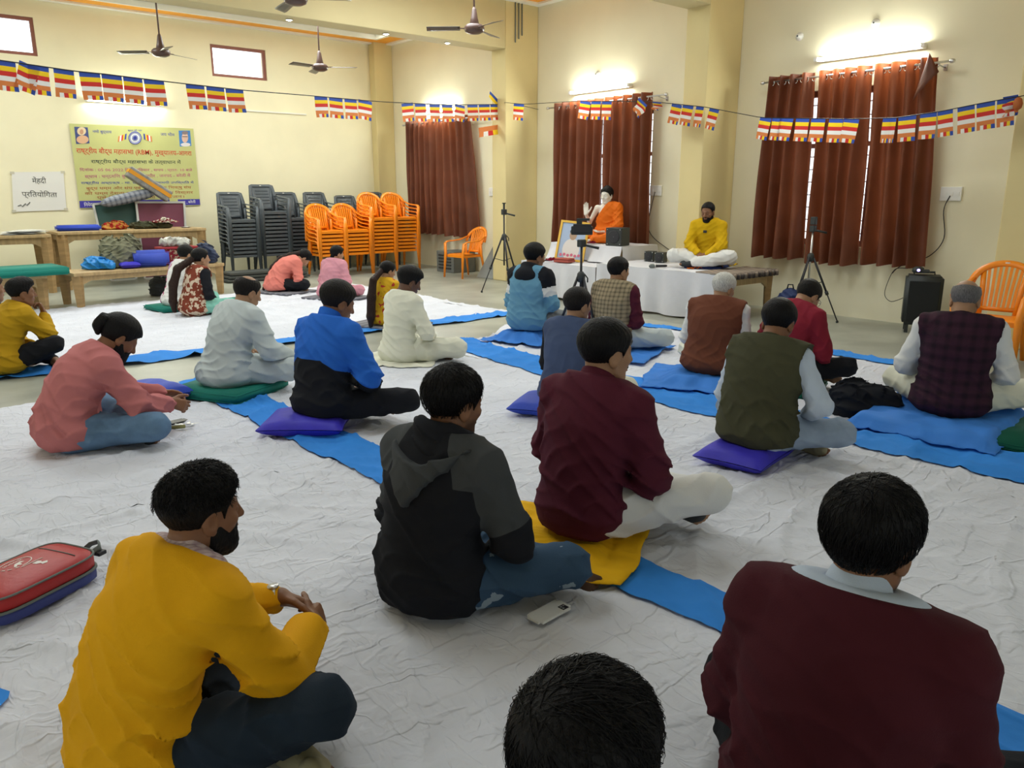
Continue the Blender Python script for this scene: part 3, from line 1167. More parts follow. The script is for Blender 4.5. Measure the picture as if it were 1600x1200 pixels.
def beard_sdf(g):
    sp = g.sp
    L = sp.get('beard', .01)
    seed = sp.get('seed', 1)
    def fn(P):
        Q = (P - g.H.astype(f32)) @ g.RH.astype(f32) / f32(g.hk)
        d = d_ell(Q, (0, .022, -.028), (.0605, .067, .081))
        d = smin(d, d_ell(Q, (0, .052, -.090), (.033, .030, .026)), .03)
        for q in (1, -1):
            d = smin(d, d_cone(Q, (q * .050, -.004, -.055), (q * .018, .052, -.096), .020, .019), .022)
        d = d - L * (.35 + .9 * np.clip((-.03 - Q[:, 2]) / .06, 0, 1)) - .001 * np.sin(Q[:, 0] * 300) * np.sin(Q[:, 2] * 220 + seed) - .0008 * np.sin(Q[:, 1] * 500)
        ys = [-.03, -.005, .012, .03, .05, .065, .11]
        zs = [-.055, -.016, .004, -.036, -.056, -.047, -.040]
        top = np.interp(Q[:, 1], ys, zs).astype(f32)
        d = smax(d, Q[:, 2] - top, .004)
        d = smax(d, -(Q[:, 1] + .012), .006)
        # mouth stays clear
        d = smax(d, -d_ell(Q, (0, .098, -.0575), (.022, .03, .0085)), .003)
        m = d_cone(Q, (-.026, .078, -.050), (0, .093, -.0405), .005, .0065)
        m = smin(m, d_cone(Q, (.026, .078, -.050), (0, .093, -.0405), .005, .0065), .004)
        return smin(d, m, .003)
    return fn, g.H - .15, g.H + .13


def moustache_sdf(g):
    def fn(P):
        Q = (P - g.H.astype(f32)) @ g.RH.astype(f32) / f32(g.hk)
        m = d_cone(Q, (-.028, .078, -.050), (0, .093, -.0410), .0045, .0065)
        return smin(m, d_cone(Q, (.028, .078, -.050), (0, .093, -.0410), .0045, .0065), .004) - .0006 * np.sin(Q[:, 0] * 700)
    return fn, g.H - .13, g.H + .13


def top_sdf(g, o, seed, amp, arms=True, wrist=.93, hem=.02, vest=False, loose=.0, neckr=.062, long=0.0, torso_o=None, drape_sleeve=.006, ncut=.046):
    """shirt / sweater / vest surface"""
    to = o if torso_o is None else torso_o
    T = g.torso(to)
    A = g.armp(o, wrist, drape_sleeve) if arms else []
    dn = g.RU @ V3(0, .0, 1)
    skirt = []
    if long:
        skirt = [('e', (0, -.02, .075), (.20 * g.w + long, .165 * g.w + long * .6, .085))]
    nb = g.S3 + g.RU @ V3(0, .004, .012)
    nt_ = g.S4 + g.RU @ V3(0, .01, .05)
    U = g.RU.astype(f32)
    def fn(P):
        d = uni(P, T, .055)
        if skirt:
            d = smin(d, uni(P, skirt), .05)
        if loose:
            z = P[:, 2]
            d = d - loose * np.exp(-((z - .16) / .09) ** 2)
        if A:
            a = uni(P, A, .02)
            d = smin(d, a, .032)
        if amp:
            f = folds(P, seed, amp)
            # more creasing low on the torso and around the elbows
            k = .6 + .6 * np.exp(-((P[:, 2] - .22) / .12) ** 2)
            for q in (1, -1):
                if A:
                    E = g.arms[q][1].astype(f32)
                    k = k + 1.0 * np.exp(-((P - E) ** 2).sum(1) / .09 ** 2)
            d = d - f * np.minimum(k, 1.35)
        # neck opening
        d = smax(d, -d_cone(P, nb, nt_, neckr, neckr * 1.05), .008)
        Q = (P - nb.astype(f32)) @ U
        d = smax(d, Q[:, 2] - ncut, .01)
        d = smax(d, hem - P[:, 2] + .006 * np.sin(P[:, 0] * 22 + seed), .008)
        if vest:
            for q in (1, -1):
                S = g.sh[q]
                # armholes
                Qs = (P - S.astype(f32)) @ U
                hole = d_ell(Qs, (q * .062, .01, -.02), (.055, .095, .105))
                d = smax(d, -hole, .008)
        return d
    prims = T + A + skirt
    lo, hi = bounds(prims, .045 + loose)
    return fn, lo, hi


def legs_sdf(g, o, seed, amp, cut=.94, hips=True):
    L = g.legp(o, cut)
    T = [('e', (0, .0, .11), (.172 * g.w + o, .14 * g.w + o, .108))] if hips else []
    waist = g.sp.get('waist', .22)
    def fn(P):
        d = uni(P, T + L, .035)
        if amp:
            x = folds(P, seed, amp, 1.0)
            k = .7 + 1.0 * np.exp(-(((P - np.array([0, .16, .12], f32)) / np.array([.3, .1, .15], f32)) ** 2).sum(1))
            d = d - x * k
        d = smax(d, P[:, 2] - waist - 3 * np.maximum(P[:, 1] - .04, 0), .01)
        d = smax(d, .004 - P[:, 2], .012)
        return d
    lo, hi = bounds(T + L, .04)
    lo[2] = -.02
    return fn, lo, hi


def collar_sdf(g, r=.067, hgt=.045, th=.005, flare=.12, tilt=-.15, drop=.015, front=0.0, fold=0.0):
    nb = g.S3 + g.RU @ V3(0, .002, .008)
    ax = nrm((g.S4 - g.S3) * .6 + g.RU @ V3(0, 0, .085) * .4)
    y = nrm(g.RU @ V3(0, 1, 0) - ax * (ax @ (g.RU @ V3(0, 1, 0))))
    x = np.cross(y, ax)
    R = np.stack([x, y, ax], 1)
    def fn(P):
        Q = (P - nb.astype(f32)) @ R.astype(f32)
        rr = np.sqrt((Q[:, 0] * .97) ** 2 + (Q[:, 1] * 1.0) ** 2)
        z = Q[:, 2] - tilt * Q[:, 1]
        d = np.abs(rr - (r + flare * (-z if fold == 0 else -z))) - th
        d = smax(d, z - hgt, .003)
        d = smax(d, -z - drop, .003)
        if front:
            d = smax(d, -d_ell(Q, (0, .09, .03), (front, .06, .08)), .004)
        return d
    return fn, nb - .13, nb + .13


def neckwear(*a):
    pass


def strands(g, root, s, n=700, L=.045, lift=.003, curl=0.0, wh=(.01, -.055, .12), seed=3, base=.018, top=0.0, zmin=-9, name='hair_strands'):
    """fine locks lying over the cap of hair"""
    rng = np.random.default_rng(seed)
    R0 = np.array([.0745, .096, .086]); C = np.array([0, -.014, .034])
    V, Q, k = [], [], 0
    while k < n:
        u = rng.normal(size=3); u /= np.linalg.norm(u)
        q = C + u * R0
        if q[2] < zmin:
            continue
        if q[2] < .012 + (0 if q[1] < 0 else .03) or (q[1] > .045 and q[2] < .075):
            if not (q[1] < -.03 and q[2] > -.04):
                continue
        p = q.copy(); w = np.array(wh)
        t = nrm(q - w + rng.normal(size=3) * .018)
        pts = []
        ph = rng.uniform(0, 6)
        for j in range(6):
            nn = nrm((p - C) / R0 ** 2)
            t = nrm(t - nn * (t @ nn))
            thick = base * (.45 + .75 * np.clip((p[2] + .03) / .11, 0, 1)) + top * np.clip((p[2] - .05) / .05, 0, 1) * np.clip((p[1] + .05) / .12, 0, 1)
            sp_ = C + nrm((p - C) / R0) * R0
            pts.append(sp_ + nn * (thick + lift * j * .5 * rng.uniform(.2, 1.2)) + curl * np.array([math.sin(ph + j * 1.9), math.cos(ph * 2 + j * 1.7), math.sin(j * 2.3 + ph)]))
            p = p + t * L / 5 + rng.normal(size=3) * .0012
        wd = rng.uniform(.0007, .0014)
        side = np.cross(pts[-1] - pts[0], nrm((q - C) / R0 ** 2)); side = nrm(side) * wd
        nn = nrm((q - C) / R0 ** 2) * wd * .7
        b0 = len(V)
        for j, a in enumerate(pts):
            f = 1 if j < 4 else (.7 if j == 4 else .15)
            V += [a - side * f, a + nn * f, a + side * f]
        for j in range(5):
            for m_ in range(3):
                Q.append([b0 + j * 3 + m_, b0 + j * 3 + (m_ + 1) % 3, b0 + (j + 1) * 3 + (m_ + 1) % 3, b0 + (j + 1) * 3 + m_])
        k += 1
    V = np.array(V) * np.array([g.sp.get('hw', 1.0), 1, 1])
    V = (g.H + (V * g.hk) @ g.RH.T) * s
    o = link(name, np_mesh(name, V, np.array(Q)), root, [hair_mat(g.sp.get('hairc', 'black'))])
    o['kind'] = 'stuff'


JOBS = []      # (figure root, name, material list, job callable)
FIGS = []


def add_job(root, name, mats, fn3, h, mifn=None, tonefn=None, scale=1.0, L=1.3, merge=None, label=None):
    JOBS.append(dict(root=root, name=name, mats=mats, fn3=fn3, h=h, mifn=mifn, tone=tonefn, scale=scale, L=L, label=label))


def run_job(j):
    fs = j['fn3'] if isinstance(j['fn3'], list) else [(j['fn3'], j['h'])]
    Vs, Qs, k = [], [], 0
    for (fn, lo, hi), h in fs:
        v, q = nets(fn, lo, hi, h, j['L'])
        Vs.append(v); Qs.append(q + k); k += len(v)
    v = np.concatenate(Vs); q = np.concatenate(Qs)
    mi = None
    if j['mifn'] is not None:
        mi = j['mifn'](v[q].mean(1))
    tn = j['tone'](v) if j['tone'] is not None else None
    return v * j['scale'], q, mi, tn


def flush_jobs():
    global JOBS
    with ThreadPoolExecutor(4) as ex:
        res = list(ex.map(run_job, JOBS))
    for j, (v, q, mi, tn) in zip(JOBS, res):
        if len(v) == 0:
            continue
        me = np_mesh(j['name'], v, q, mi, tn)
        o = link(j['name'], me, j['root'], j['mats'])
        if j['label']:
            o['label'] = j['label']
    JOBS = []


def person(sp):
    """builds one seated person from its description"""
    g = Fig(sp)
    s = sp.get('s', 1.0)
    hf = sp.get('h', .006)                # fine step
    hc = sp.get('hc', .010)               # cloth step
    x, y, z = sp['pos']
    r = empty(sp.get('name', 'person'), sp['label'], sp.get('cat', 'person'), (x, y, z), -math.radians(sp['az']))
    FIGS.append((g, r, s))
    sk = sp.get('skinmat') or skin_mat(sp.get('skin', 0))
    pieces = [(body_sdf(g, 'head'), hf)]
    for q in (1, -1):
        pieces.append((body_sdf(g, 'hand%d' % q), sp.get('hh', hf * .95)))
        if not sp.get('nofeet'):
            pieces.append((body_sdf(g, 'foot%d' % q), hf))
    pieces.append((body_sdf(g, 'trunk'), .018))
    add_job(r, sp.get('bodyname', 'body'), [sk], pieces, hf, tonefn=lambda v, g=g: head_tone(g, v), scale=s)
    if sp.get('hair', 'short') != 'none':
        add_job(r, 'hair', [hair_mat(sp.get('hairc', 'black'))], hair_sdf(g, sp.get('hair', 'short')), sp.get('hhair', hf), scale=s)
    if sp.get('strands'):
        strands(g, r, s, **sp['strands'])
    if sp.get('beard'):
        add_job(r, 'beard', [hair_mat(sp.get('beardc', 'black'))], beard_sdf(g), min(hf, .006), scale=s)
    if sp.get('moustache'):
        add_job(r, 'moustache', [hair_mat(sp.get('hairc', 'black'))], moustache_sdf(g), .004, scale=s)
    for i, c in enumerate(sp['clothes']):
        kind = c['k']
        seed = sp.get('seed', 1) * 1.37 + i * 2.1
        m = c['m'] if isinstance(c['m'], (list, tuple)) else [c['m']]
        if kind == 'top':
            f = top_sdf(g, c.get('o', .012), seed, c.get('amp', .006), True, c.get('wrist', .93), c.get('hem', .03), False, c.get('loose', .008), c.get('neckr', .060), c.get('long', 0), c.get('to'), c.get('oe', .006), c.get('ncut', .046))
        elif kind == 'vest':
            f = top_sdf(g, c.get('o', .026), seed, c.get('amp', .005), False, 1, c.get('hem', .03), True, c.get('loose', .006), c.get('neckr', .062), c.get('long', 0))
        elif kind == 'trousers':
            f = legs_sdf(g, c.get('o', .010), seed, c.get('amp', .007), c.get('cut', .94))
        elif kind == 'collar':
            f = collar_sdf(g, c.get('r', .064) + .006, c.get('hgt', .045) + .016, c.get('th', .005), c.get('flare', .12), c.get('tilt', -.15), c.get('drop', .015), c.get('front', 0.0))
        elif kind == 'sock':
            L = []
            for q in c.get('q', (1, -1)):
                Hp, K, A, d = g.legs[q]
                pp, tt = foot_prims(A, d, sp.get('footup', V3(0, -.55, .8)))
                P_ = [(*p_[:3], p_[3] + .006, p_[4] + .006, *p_[5:]) if p_[0] == 'c' else (p_[0], p_[1], tuple(r_ + .006 for r_ in p_[2]), *p_[3:]) for p_ in pp + [('c', A + nrm(d) * .14, A + nrm(d) * .165, .030, .022)]] + [('c', K + (A - K) * .7, A, .040, .040)]
                L += P_
            lo, hi = bounds(L, .02)
            f = ((lambda P, L=L: uni(P, L, .02)), lo, hi)
        elif kind == 'custom':
            f = c['f'](g, seed)
        add_job(r, c['n'], m, f, c.get('h', hc if kind != 'collar' else .005), mifn=(c['mi'](g) if c.get('mi') else None), tonefn=((lambda v, q=c['mask']: np.repeat(np.clip(.5 + 20 * q(g, v), 0, 1)[:, None], 3, 1)) if c.get('mask') else None), scale=s, label=c.get('label'))
    return g, r
# ================================================================== PEOPLE
def to_px(p):
    v = np.asarray(p, float) - C0
    w = v @ FW
    return 800 + F_PX * (v @ RT) / w, 600 - F_PX * (v @ UP) / w


def place(sp, hx, hy, z0=0.0):
    """puts the figure on its seat so that its head stands where the photograph has it;
    with 'by' (picture row of the seat's rear edge) the body size is solved as well"""
    g = Fig(sp)
    a = math.radians(sp['az'])
    c, sn = math.cos(a), math.sin(a)
    def at(s):
        Hw = pz(hx, hy, z0 + g.H[2] * s)
        ox, oy = g.H[0] * s, g.H[1] * s
        return np.array((Hw[0] - (c * ox + sn * oy), Hw[1] - (-sn * ox + c * oy), z0))
    s = sp.get('s', 1.0)
    if 'by' in sp:
        lo, hi = .84, 1.13
        for _ in range(30):
            s = (lo + hi) / 2
            p = at(s)
            q = p - nrm(V3(p[0], p[1], 0)) * .14 * s
            if to_px(q)[1] > sp['by']:
                hi = s
            else:
                lo = s
        sp['s'] = s
    sp['pos'] = tuple(at(s))
    return sp


def two(a, b, test):
    """cloth with two colours split by a test in figure space"""
    return lambda g: (lambda C: np.where(test(g, C), 1, 0).astype(np.int32))


C_yellow = cloth_mat('mustard', (0.80, 0.40, 0.008), noise=.06)
C_denim_dark = cloth_mat('dark_denim', (0.022, 0.035, 0.055), noise=.25)
C_denim = cloth_mat('denim', (0.035, 0.085, 0.16), noise=.5)
C_denim_light = cloth_mat('light_denim', (0.14, 0.24, 0.38), noise=.45)
C_denim_pale = cloth_mat('pale_denim', (0.30, 0.38, 0.50), noise=.25)
C_black = cloth_mat('black', (0.012, 0.013, 0.017), noise=.1)
C_char = cloth_mat('charcoal', (0.055, 0.060, 0.064), noise=.2)
C_maroon_dark = cloth_mat('maroon_dark', (0.060, 0.010, 0.016), noise=.12)
C_maroon = cloth_mat('maroon', (0.085, 0.014, 0.028), noise=.1)
C_palebl = cloth_mat('pale_blue', (0.50, 0.58, 0.70), noise=.04)
C_olive = cloth_mat('olive', (0.062, 0.062, 0.034), noise=.15)
C_white = cloth_mat('white_cotton', (0.72, 0.72, 0.70), noise=.04)
C_cream = cloth_mat('cream', (0.72, 0.72, 0.60), noise=.04)
C_creamsock = cloth_mat('cream_wool', (0.42, 0.38, 0.24), noise=.3)
C_brown = cloth_mat('brown', (0.145, 0.048, 0.026), noise=.1)
C_navyv = cloth_mat('slate_blue', (0.060, 0.085, 0.165), noise=.15)
C_red = cloth_mat('crimson', (0.235, 0.018, 0.035), noise=.08)
C_skyhood = cloth_mat('sky_blue', (0.13, 0.30, 0.44), noise=.06)
C_royal = cloth_mat('royal_blue', (0.022, 0.13, 0.55), noise=.08)
C_greyl = cloth_mat('light_grey', (0.50, 0.56, 0.57), noise=.05)
C_pink = cloth_mat('dusty_pink', (0.50, 0.17, 0.17), noise=.07)
C_salmon = cloth_mat('salmon', (0.72, 0.22, 0.18), noise=.06)
C_rose = cloth_mat('rose', (0.60, 0.27, 0.33), noise=.06)
C_must2 = cloth_mat('ochre', (0.46, 0.27, 0.012), noise=.12)
C_greyt = cloth_mat('mid_grey', (0.20, 0.21, 0.22), noise=.12)
C_mint = cloth_mat('mint', (0.25, 0.58, 0.48), noise=.06)
C_saff = cloth_mat('saffron', (0.80, 0.17, 0.012), rough=.55, noise=.05)
C_kurta = cloth_mat('kurta_yellow', (0.62, 0.38, 0.008), noise=.06)
P_beige = plaid('checked_beige', (0.34, 0.27, 0.17), (0.12, 0.10, 0.065), 26)
P_plum = plaid('checked_plum', (0.045, 0.016, 0.030), (0.018, 0.009, 0.016), 14)
P_pale = plaid('checked_pale', (0.62, 0.50, 0.50), (0.36, 0.24, 0.28), 60)
def print_mat(name, a, b, sc=30, thr=.5, detail=2):
    m = mat(name, a, .8, .15, bump=.2, bscale=200)
    nt = m.node_tree; bs = nt.nodes['Principled BSDF']
    tc = nt.nodes.new('ShaderNodeTexCoord'); n = nt.nodes.new('ShaderNodeTexNoise')
    n.inputs['Scale'].default_value = sc; n.inputs['Detail'].default_value = detail
    r = nt.nodes.new('ShaderNodeValToRGB')
    r.color_ramp.interpolation = 'CONSTANT'
    r.color_ramp.elements[0].color = (*a, 1)
    r.color_ramp.elements[1].color = (*b, 1); r.color_ramp.elements[1].position = thr
    nt.links.new(tc.outputs['Object'], n.inputs['Vector']); nt.links.new(n.outputs[0], r.inputs[0]); nt.links.new(r.outputs[0], bs.inputs['Base Color'])
    return m
P_scarf = print_mat('scarf_print', (0.20, 0.045, 0.025), (0.62, 0.50, 0.38), 16, .53)
P_yelprint = print_mat('yellow_print', (0.66, 0.38, 0.02), (0.45, 0.05, 0.03), 26, .64, 0)
P_jeans_rip = print_mat('worn_denim', (0.045, 0.09, 0.16), (0.30, 0.38, 0.46), 9, .63, 4)

PEOPLE = {}
def P(key, px_, py_, z0=0.0, **sp):
    sp['key'] = key
    place(sp, px_, py_, z0)
    PEOPLE[key] = person(sp)

T = lambda n, m, **k: dict(k='top', n=n, m=m, **k)
V_ = lambda n, m, **k: dict(k='vest', n=n, m=m, **k)
L_ = lambda n, m, **k: dict(k='trousers', n=n, m=m, **k)
K_ = lambda n, m, **k: dict(k='collar', n=n, m=m, **k)
NEAR = dict(h=.0048, hh=.0042, hc=.0075, hhair=.0038)
MID = dict(h=.006, hh=.005, hc=.0095, hhair=.005)
FAR = dict(h=.0075, hh=.0062, hc=.0115, hhair=.007)

def tail_sdf(pts, rad, wave=.004, seed=0):
    """a fall of long hair"""
    def fn(Pp):
        d = None
        for i in range(len(pts) - 1):
            e = d_cone(Pp, pts[i], pts[i + 1], rad[i], rad[i + 1])
            d = e if d is None else smin(d, e, .02)
        return d - wave * .5 * (np.sin(Pp[:, 0] * 190 + 2 * np.sin(Pp[:, 2] * 9 + seed)) + np.sin(Pp[:, 1] * 160 + 2 * np.sin(Pp[:, 2] * 7)))
    lo = np.min(np.array(pts), 0) - max(rad) - .02
    hi = np.max(np.array(pts), 0) + max(rad) + .02
    return fn, lo, hi
def tail(g, ends, rad, **k):
    return tail_sdf([g.H + g.RH @ V3(0, -.08, .02)] + [V3(*e) for e in ends], rad, **k)

# -- front left, yellow sweater, hands clasped in front of the right knee
P('yellow', 316, 800, 0, label='bearded man in a mustard yellow sweater and dark jeans, nearest at left', az=76, s=1.02, lean=9, curve=27, neck=2, hp=4, hy=8, skin=1, seed=2, w=.92,
  arms='front', armR=((.12, .47, .27), (.7, -.2, -1)), armL=((-.02, .47, .31), (-.8, -.3, -.6)),
  handR=((-.55, .85, -.25), (-.7, -.4, -.3), (.75, .8, .5), .5), handL=((.75, .6, -.35), (.3, -.6, -.7), (.7, .8, .5), .5),
  knees=((.36, .30, .20), (-.34, .31, .14)), ankles=((-.05, .38, .06), (.22, .27, .045)), feet=((-.9, -.1, 0), (.98, -.12, -.03)),
  beard=.0065, strands=dict(n=900, L=.03, lift=.0028, curl=.0022, base=.012, top=.013, seed=2, zmin=.045), hk=.98, hairlen=.012, tuft=.013, curly=.0035, hairline=-.004, fade=.55, **NEAR,
  clothes=[T('sweater', C_yellow, amp=.0075, o=.016, loose=.006, wrist=.90, hem=.03, oe=.012, neckr=.072, ncut=.034), K_('collar', P_pale, hgt=.040, r=.064, flare=.25, front=.03, drop=.02),
           T('shirt', P_pale, amp=0, o=.008, loose=0, wrist=.8, hem=.05, neckr=.062, oe=.0, h=.010), L_('jeans', C_denim_dark, amp=.008, o=.012), dict(k='sock', n='sock', m=C_creamsock)])
# -- hoodie
def hood_rim(x):
    return -.062 + .050 * np.clip(np.abs(x) / .13, 0, 1.3) ** 1.6
def on_arm(g, C, rad, t1, t0=-1):
    m = np.zeros(len(C), bool)
    for q in (1, -1):
        S, E, Wp = g.arms[q]
        d = E - S
        t = ((C - S) @ d) / (d @ d)
        k = np.clip(t, 0, 1)
        r_ = np.linalg.norm(C - S - k[:, None] * d, axis=1)
        m |= (r_ < rad) & (t < t1) & (t > t0) & (C[:, 0] * q > .10)
    return m
def arm_field(g, C, rad, t1):
    f = np.full(len(C), -1.0)
    for q in (1, -1):
        S, E, Wp = g.arms[q]
        d = E - S
        t = ((C - S) @ d) / (d @ d)
        k = np.clip(t, 0, 1)
        r_ = np.linalg.norm(C - S - k[:, None] * d, axis=1)
        f = np.maximum(f, np.minimum.reduce([rad - r_, (t1 - t) * .27, C[:, 0] * q - .115]))
    return f
def hoodie_mask(g, C):
    Q = (C - g.S3) @ g.RU
    rg = np.minimum.reduce([np.abs(Q[:, 0]) - (.105 - Q[:, 2] * .35), Q[:, 2] + .12, np.abs(Q[:, 0]) - .05])
    return np.maximum(arm_field(g, C, .09, .80), rg)
def hood_mask(g, C):
    Q = (C - g.S3) @ g.RU
    return np.maximum(Q[:, 2] - hood_rim(Q[:, 0]) - .004, Q[:, 2] - .014)
def jacket_mask(g, C):
    return .40 - .75 * np.maximum(np.abs(C[:, 0]) - .10, 0) - C[:, 2]
def hood(g, seed):
    U = g.RU.astype(f32)
    T = g.torso(.020)
    def fn(P):
        Q = (P - g.S3.astype(f32)) @ U
        ax = np.abs(Q[:, 0])
        body = uni(P, T, .055)
        flap = body - .030 * np.clip(1.15 - ax / .17, 0, 1) - .006
        flap = smax(flap, Q[:, 2] - hood_rim(Q[:, 0]), .008)
        low = (ax * .80 - (Q[:, 2] + .215) * .60 )     # sides run to a point low on the back
        flap = smax(flap, low, .012)
        flap = smax(flap, Q[:, 1] - .02, .01)
        rr = np.sqrt((Q[:, 0] * .90) ** 2 + (Q[:, 1] * .95 - .004) ** 2)
        roll = np.sqrt((rr - .082) ** 2 + ((Q[:, 2] - .034 + .22 * Q[:, 1]) * .60) ** 2) - .025
        lining = d_ell(Q, (0, -.062, -.030), (.105, .052, .060), RX(.3))
        d = smin(roll, lining, .03)
        d = smax(d, -(rr - .062), .006)
        d = np.minimum(d, flap)
        return d - folds(P, seed, .004)
    return fn, g.S3 - .27, g.S3 + .2
P('hoodie', 710, 632, 0, by=978, label='man in a black and charcoal hooded sweatshirt and ripped blue jeans', az=76, s=1.03, lean=3, curve=12, neck=8, hp=8, hy=12, skin=1, seed=5,
  arms='lap', armR=((.13, .26, .17), (1, -.5, -.5)), knees=((.37, .31, .14), (-.35, .31, .14)), ankles=((-.08, .28, .06), (.24, .40, .05)), feet=((-.9, -.1, 0), (.98, .10, -.02)),
  stubble=.9, strands=dict(n=800, L=.03, lift=.002, seed=5, base=.015, wh=(0, -.05, .12)), hairlen=.015, hairline=-.004, w=1.04, **NEAR,
  clothes=[T('sweatshirt', two_cloth('hoodie', (0.012, 0.013, 0.017), (0.055, 0.060, 0.064)), amp=.0065, o=.020, loose=.012, wrist=.93, hem=.035, oe=.012,
             mask=hoodie_mask),
           dict(k='custom', n='hood', m=two_cloth('hood', (0.055, 0.060, 0.064), (0.012, 0.013, 0.017)), f=hood, h=.006,
                mask=hood_mask),
           L_('jeans', P_jeans_rip, amp=.008, o=.012)])
# -- foreground maroon sweater
P('maroon_near', 1362, 848, .05, label='large foreground man seen from behind in a dark maroon sweater, light blue shirt collar', az=80, s=1.0, lean=4, curve=12, neck=8, hp=6, hy=12, skin=1, seed=7, w=1.10, sw=1.06, hw=.99,
  arms='lap', stubble=.4, strands=dict(n=1300, L=.06, lift=.002, seed=7, base=.021), hairlen=.021, fade=.65, knees=((.37, .33, .15), (-.35, .31, .14)), h=.0055, hh=.006, hc=.009, hhair=.0042,
  clothes=[T('sweater', C_maroon_dark, amp=.006, o=.020, loose=.012, hem=.04, oe=.012, neckr=.072, ncut=.036), K_('collar', C_palebl, hgt=.056, r=.068, th=.006, flare=.30, tilt=-.2, drop=.045),
           T('shirt', C_palebl, amp=0, o=.010, loose=0, wrist=.8, hem=.05, neckr=.062, oe=.0, h=.010), L_('trousers', C_black, amp=.007, o=.014)])
# -- head at the bottom edge
P('head_near', 912, 1200, .02, label='person at the bottom edge, only the messy black hair showing', az=72, s=.97, lean=8, curve=16, neck=10, hp=14, hy=2, skin=0, seed=8, hw=1.03,
  arms='lap', strands=dict(n=1500, L=.075, lift=.0032, curl=.0005, seed=8, base=.026, top=.006, wh=(-.02, -.075, .09)), hairlen=.026, tuft=.006, h=.006, hh=.007, hc=.011, hhair=.0042,
  clothes=[T('shirt', C_denim_dark, amp=.005), L_('trousers', C_denim_dark)])
# -- maroon shirt centre
P('maroon_mid', 948, 552, .05, by=856, label='man in a plum maroon pullover and white trousers on a yellow cloth', az=82, s=1.07, lean=4, curve=12, neck=6, hp=4, hy=22, skin=2, seed=11, w=.96, sw=1.04,
  arms='low', knees=((.38, .34, .17), (-.34, .31, .13)), ankles=((-.06, .32, .06), (.14, .42, .05)), feet=((-.9, -.1, 0), (.92, -.1, -.03)),
  moustache=1, hairlen=.014, **dict(MID, hc=.008),
  clothes=[T('pullover', C_maroon, amp=.0065, o=.018, loose=.008, hem=.03, oe=.012, long=.0), K_('collar', C_maroon, hgt=.042, r=.070, th=.006, flare=.25, tilt=-.25, drop=.02), L_('trousers', C_white, amp=.006, o=.014), dict(k='sock', n='sock', m=C_char)])
# -- olive vest
P('olive', 1216, 506, .07, by=712, label='man in an olive green padded vest over a pale blue shirt, light jeans', az=84, s=1.0, lean=5, curve=14, neck=14, hp=22, hy=-6, skin=1, seed=13, w=1.06,
  arms='lap', armR=((.16, .22, .16), (1, -.5, -.4)), knees=((.36, .31, .10), (-.34, .31, .12)), feet=((-.9, -.1, 0), (.95, -.2, -.05)), ankles=((-.08, .24, .03), (.10, .34, -.01)), hairlen=.017, **MID,
  clothes=[K_('collar', C_olive, hgt=.03, r=.066), T('shirt', C_palebl, amp=.004, o=.008, loose=.0, oe=.014), V_('vest', C_olive, amp=.007, o=.034, hem=.05, loose=.012), L_('jeans', C_denim_pale, amp=.006), dict(k='sock', n='sock', m=C_creamsock)])
# -- plum checked vest, right
P('plum', 1508, 470, .10, by=652, label='balding man in a dark plum checked vest over a white shirt, far right', az=74, s=1.08, lean=3, curve=8, neck=12, hp=18, hy=0, skin=2, seed=17, w=1.04, sw=1.12,
  arms='lap', armR=((.17, .24, .16), (.7, -.4, -.8)), armL=((-.17, .24, .16), (-.7, -.4, -.8)), hairlen=.008, bald=1.15, baldy=-.035, hairc='grey', knees=((.40, .30, .12), (-.36, .30, .12)), **MID,
  clothes=[T('shirt', C_white, amp=.005, o=.010, loose=.0, oe=.018), V_('vest', P_plum, amp=.005, o=.026, hem=-.02, loose=.012, long=.02), K_('collar', P_plum, hgt=.028, r=.062, flare=.15), L_('trousers', C_cream, amp=.007, o=.022)])
# -- red shirt
P('red', 1262, 464, .07, by=603, label='man with glasses in a crimson shirt, head bowed, black trousers', az=94, s=1.0, lean=8, curve=22, neck=22, hp=38, hy=6, skin=2, seed=19, w=1.04,
  arms='low', knees=((.35, .33, .14), (-.34, .31, .12)), hairlen=.010, fade=.6, hairc='soft', **MID,
  clothes=[T('shirt', C_red, amp=.006, o=.014, loose=.012, hem=.0, oe=.012, long=.01), K_('collar', C_red, hgt=.03, r=.062, flare=.2), L_('trousers', C_black, amp=.006)])
# -- brown vest, white hair
P('brown', 1131, 452, .09, by=585, label='white-haired man in a rust brown vest over a white shirt', az=72, s=1.0, lean=5, curve=16, neck=16, hp=16, hy=22, skin=2, seed=23, w=1.15, sw=1.1,
  arms='lap', hairlen=.016, hairc='white', curly=.002, **MID,
  clothes=[T('shirt', C_white, amp=.005, o=.008, loose=.0, oe=.016), K_('collar', C_brown, hgt=.016, r=.066), V_('vest', C_brown, amp=.004, o=.030, hem=.0, loose=.014, long=.03), L_('trousers', C_cream, amp=.006)])
# -- slate vest
P('slate', 903, 478, .05, by=640, label='man in a slate blue vest just behind the plum pullover', az=76, s=1.0, lean=3, curve=10, neck=8, hp=4, hy=14, skin=2, seed=29, w=1.0,
  arms='lap', hairlen=.012, hairc='soft', **MID,
  clothes=[T('shirt', C_black, amp=.005, o=.012), V_('vest', C_navyv, amp=.004, o=.026, hem=.0, loose=.010, long=.02), K_('collar', C_navyv, hgt=.03, r=.062, flare=.12), L_('trousers', C_cream, amp=.006)])
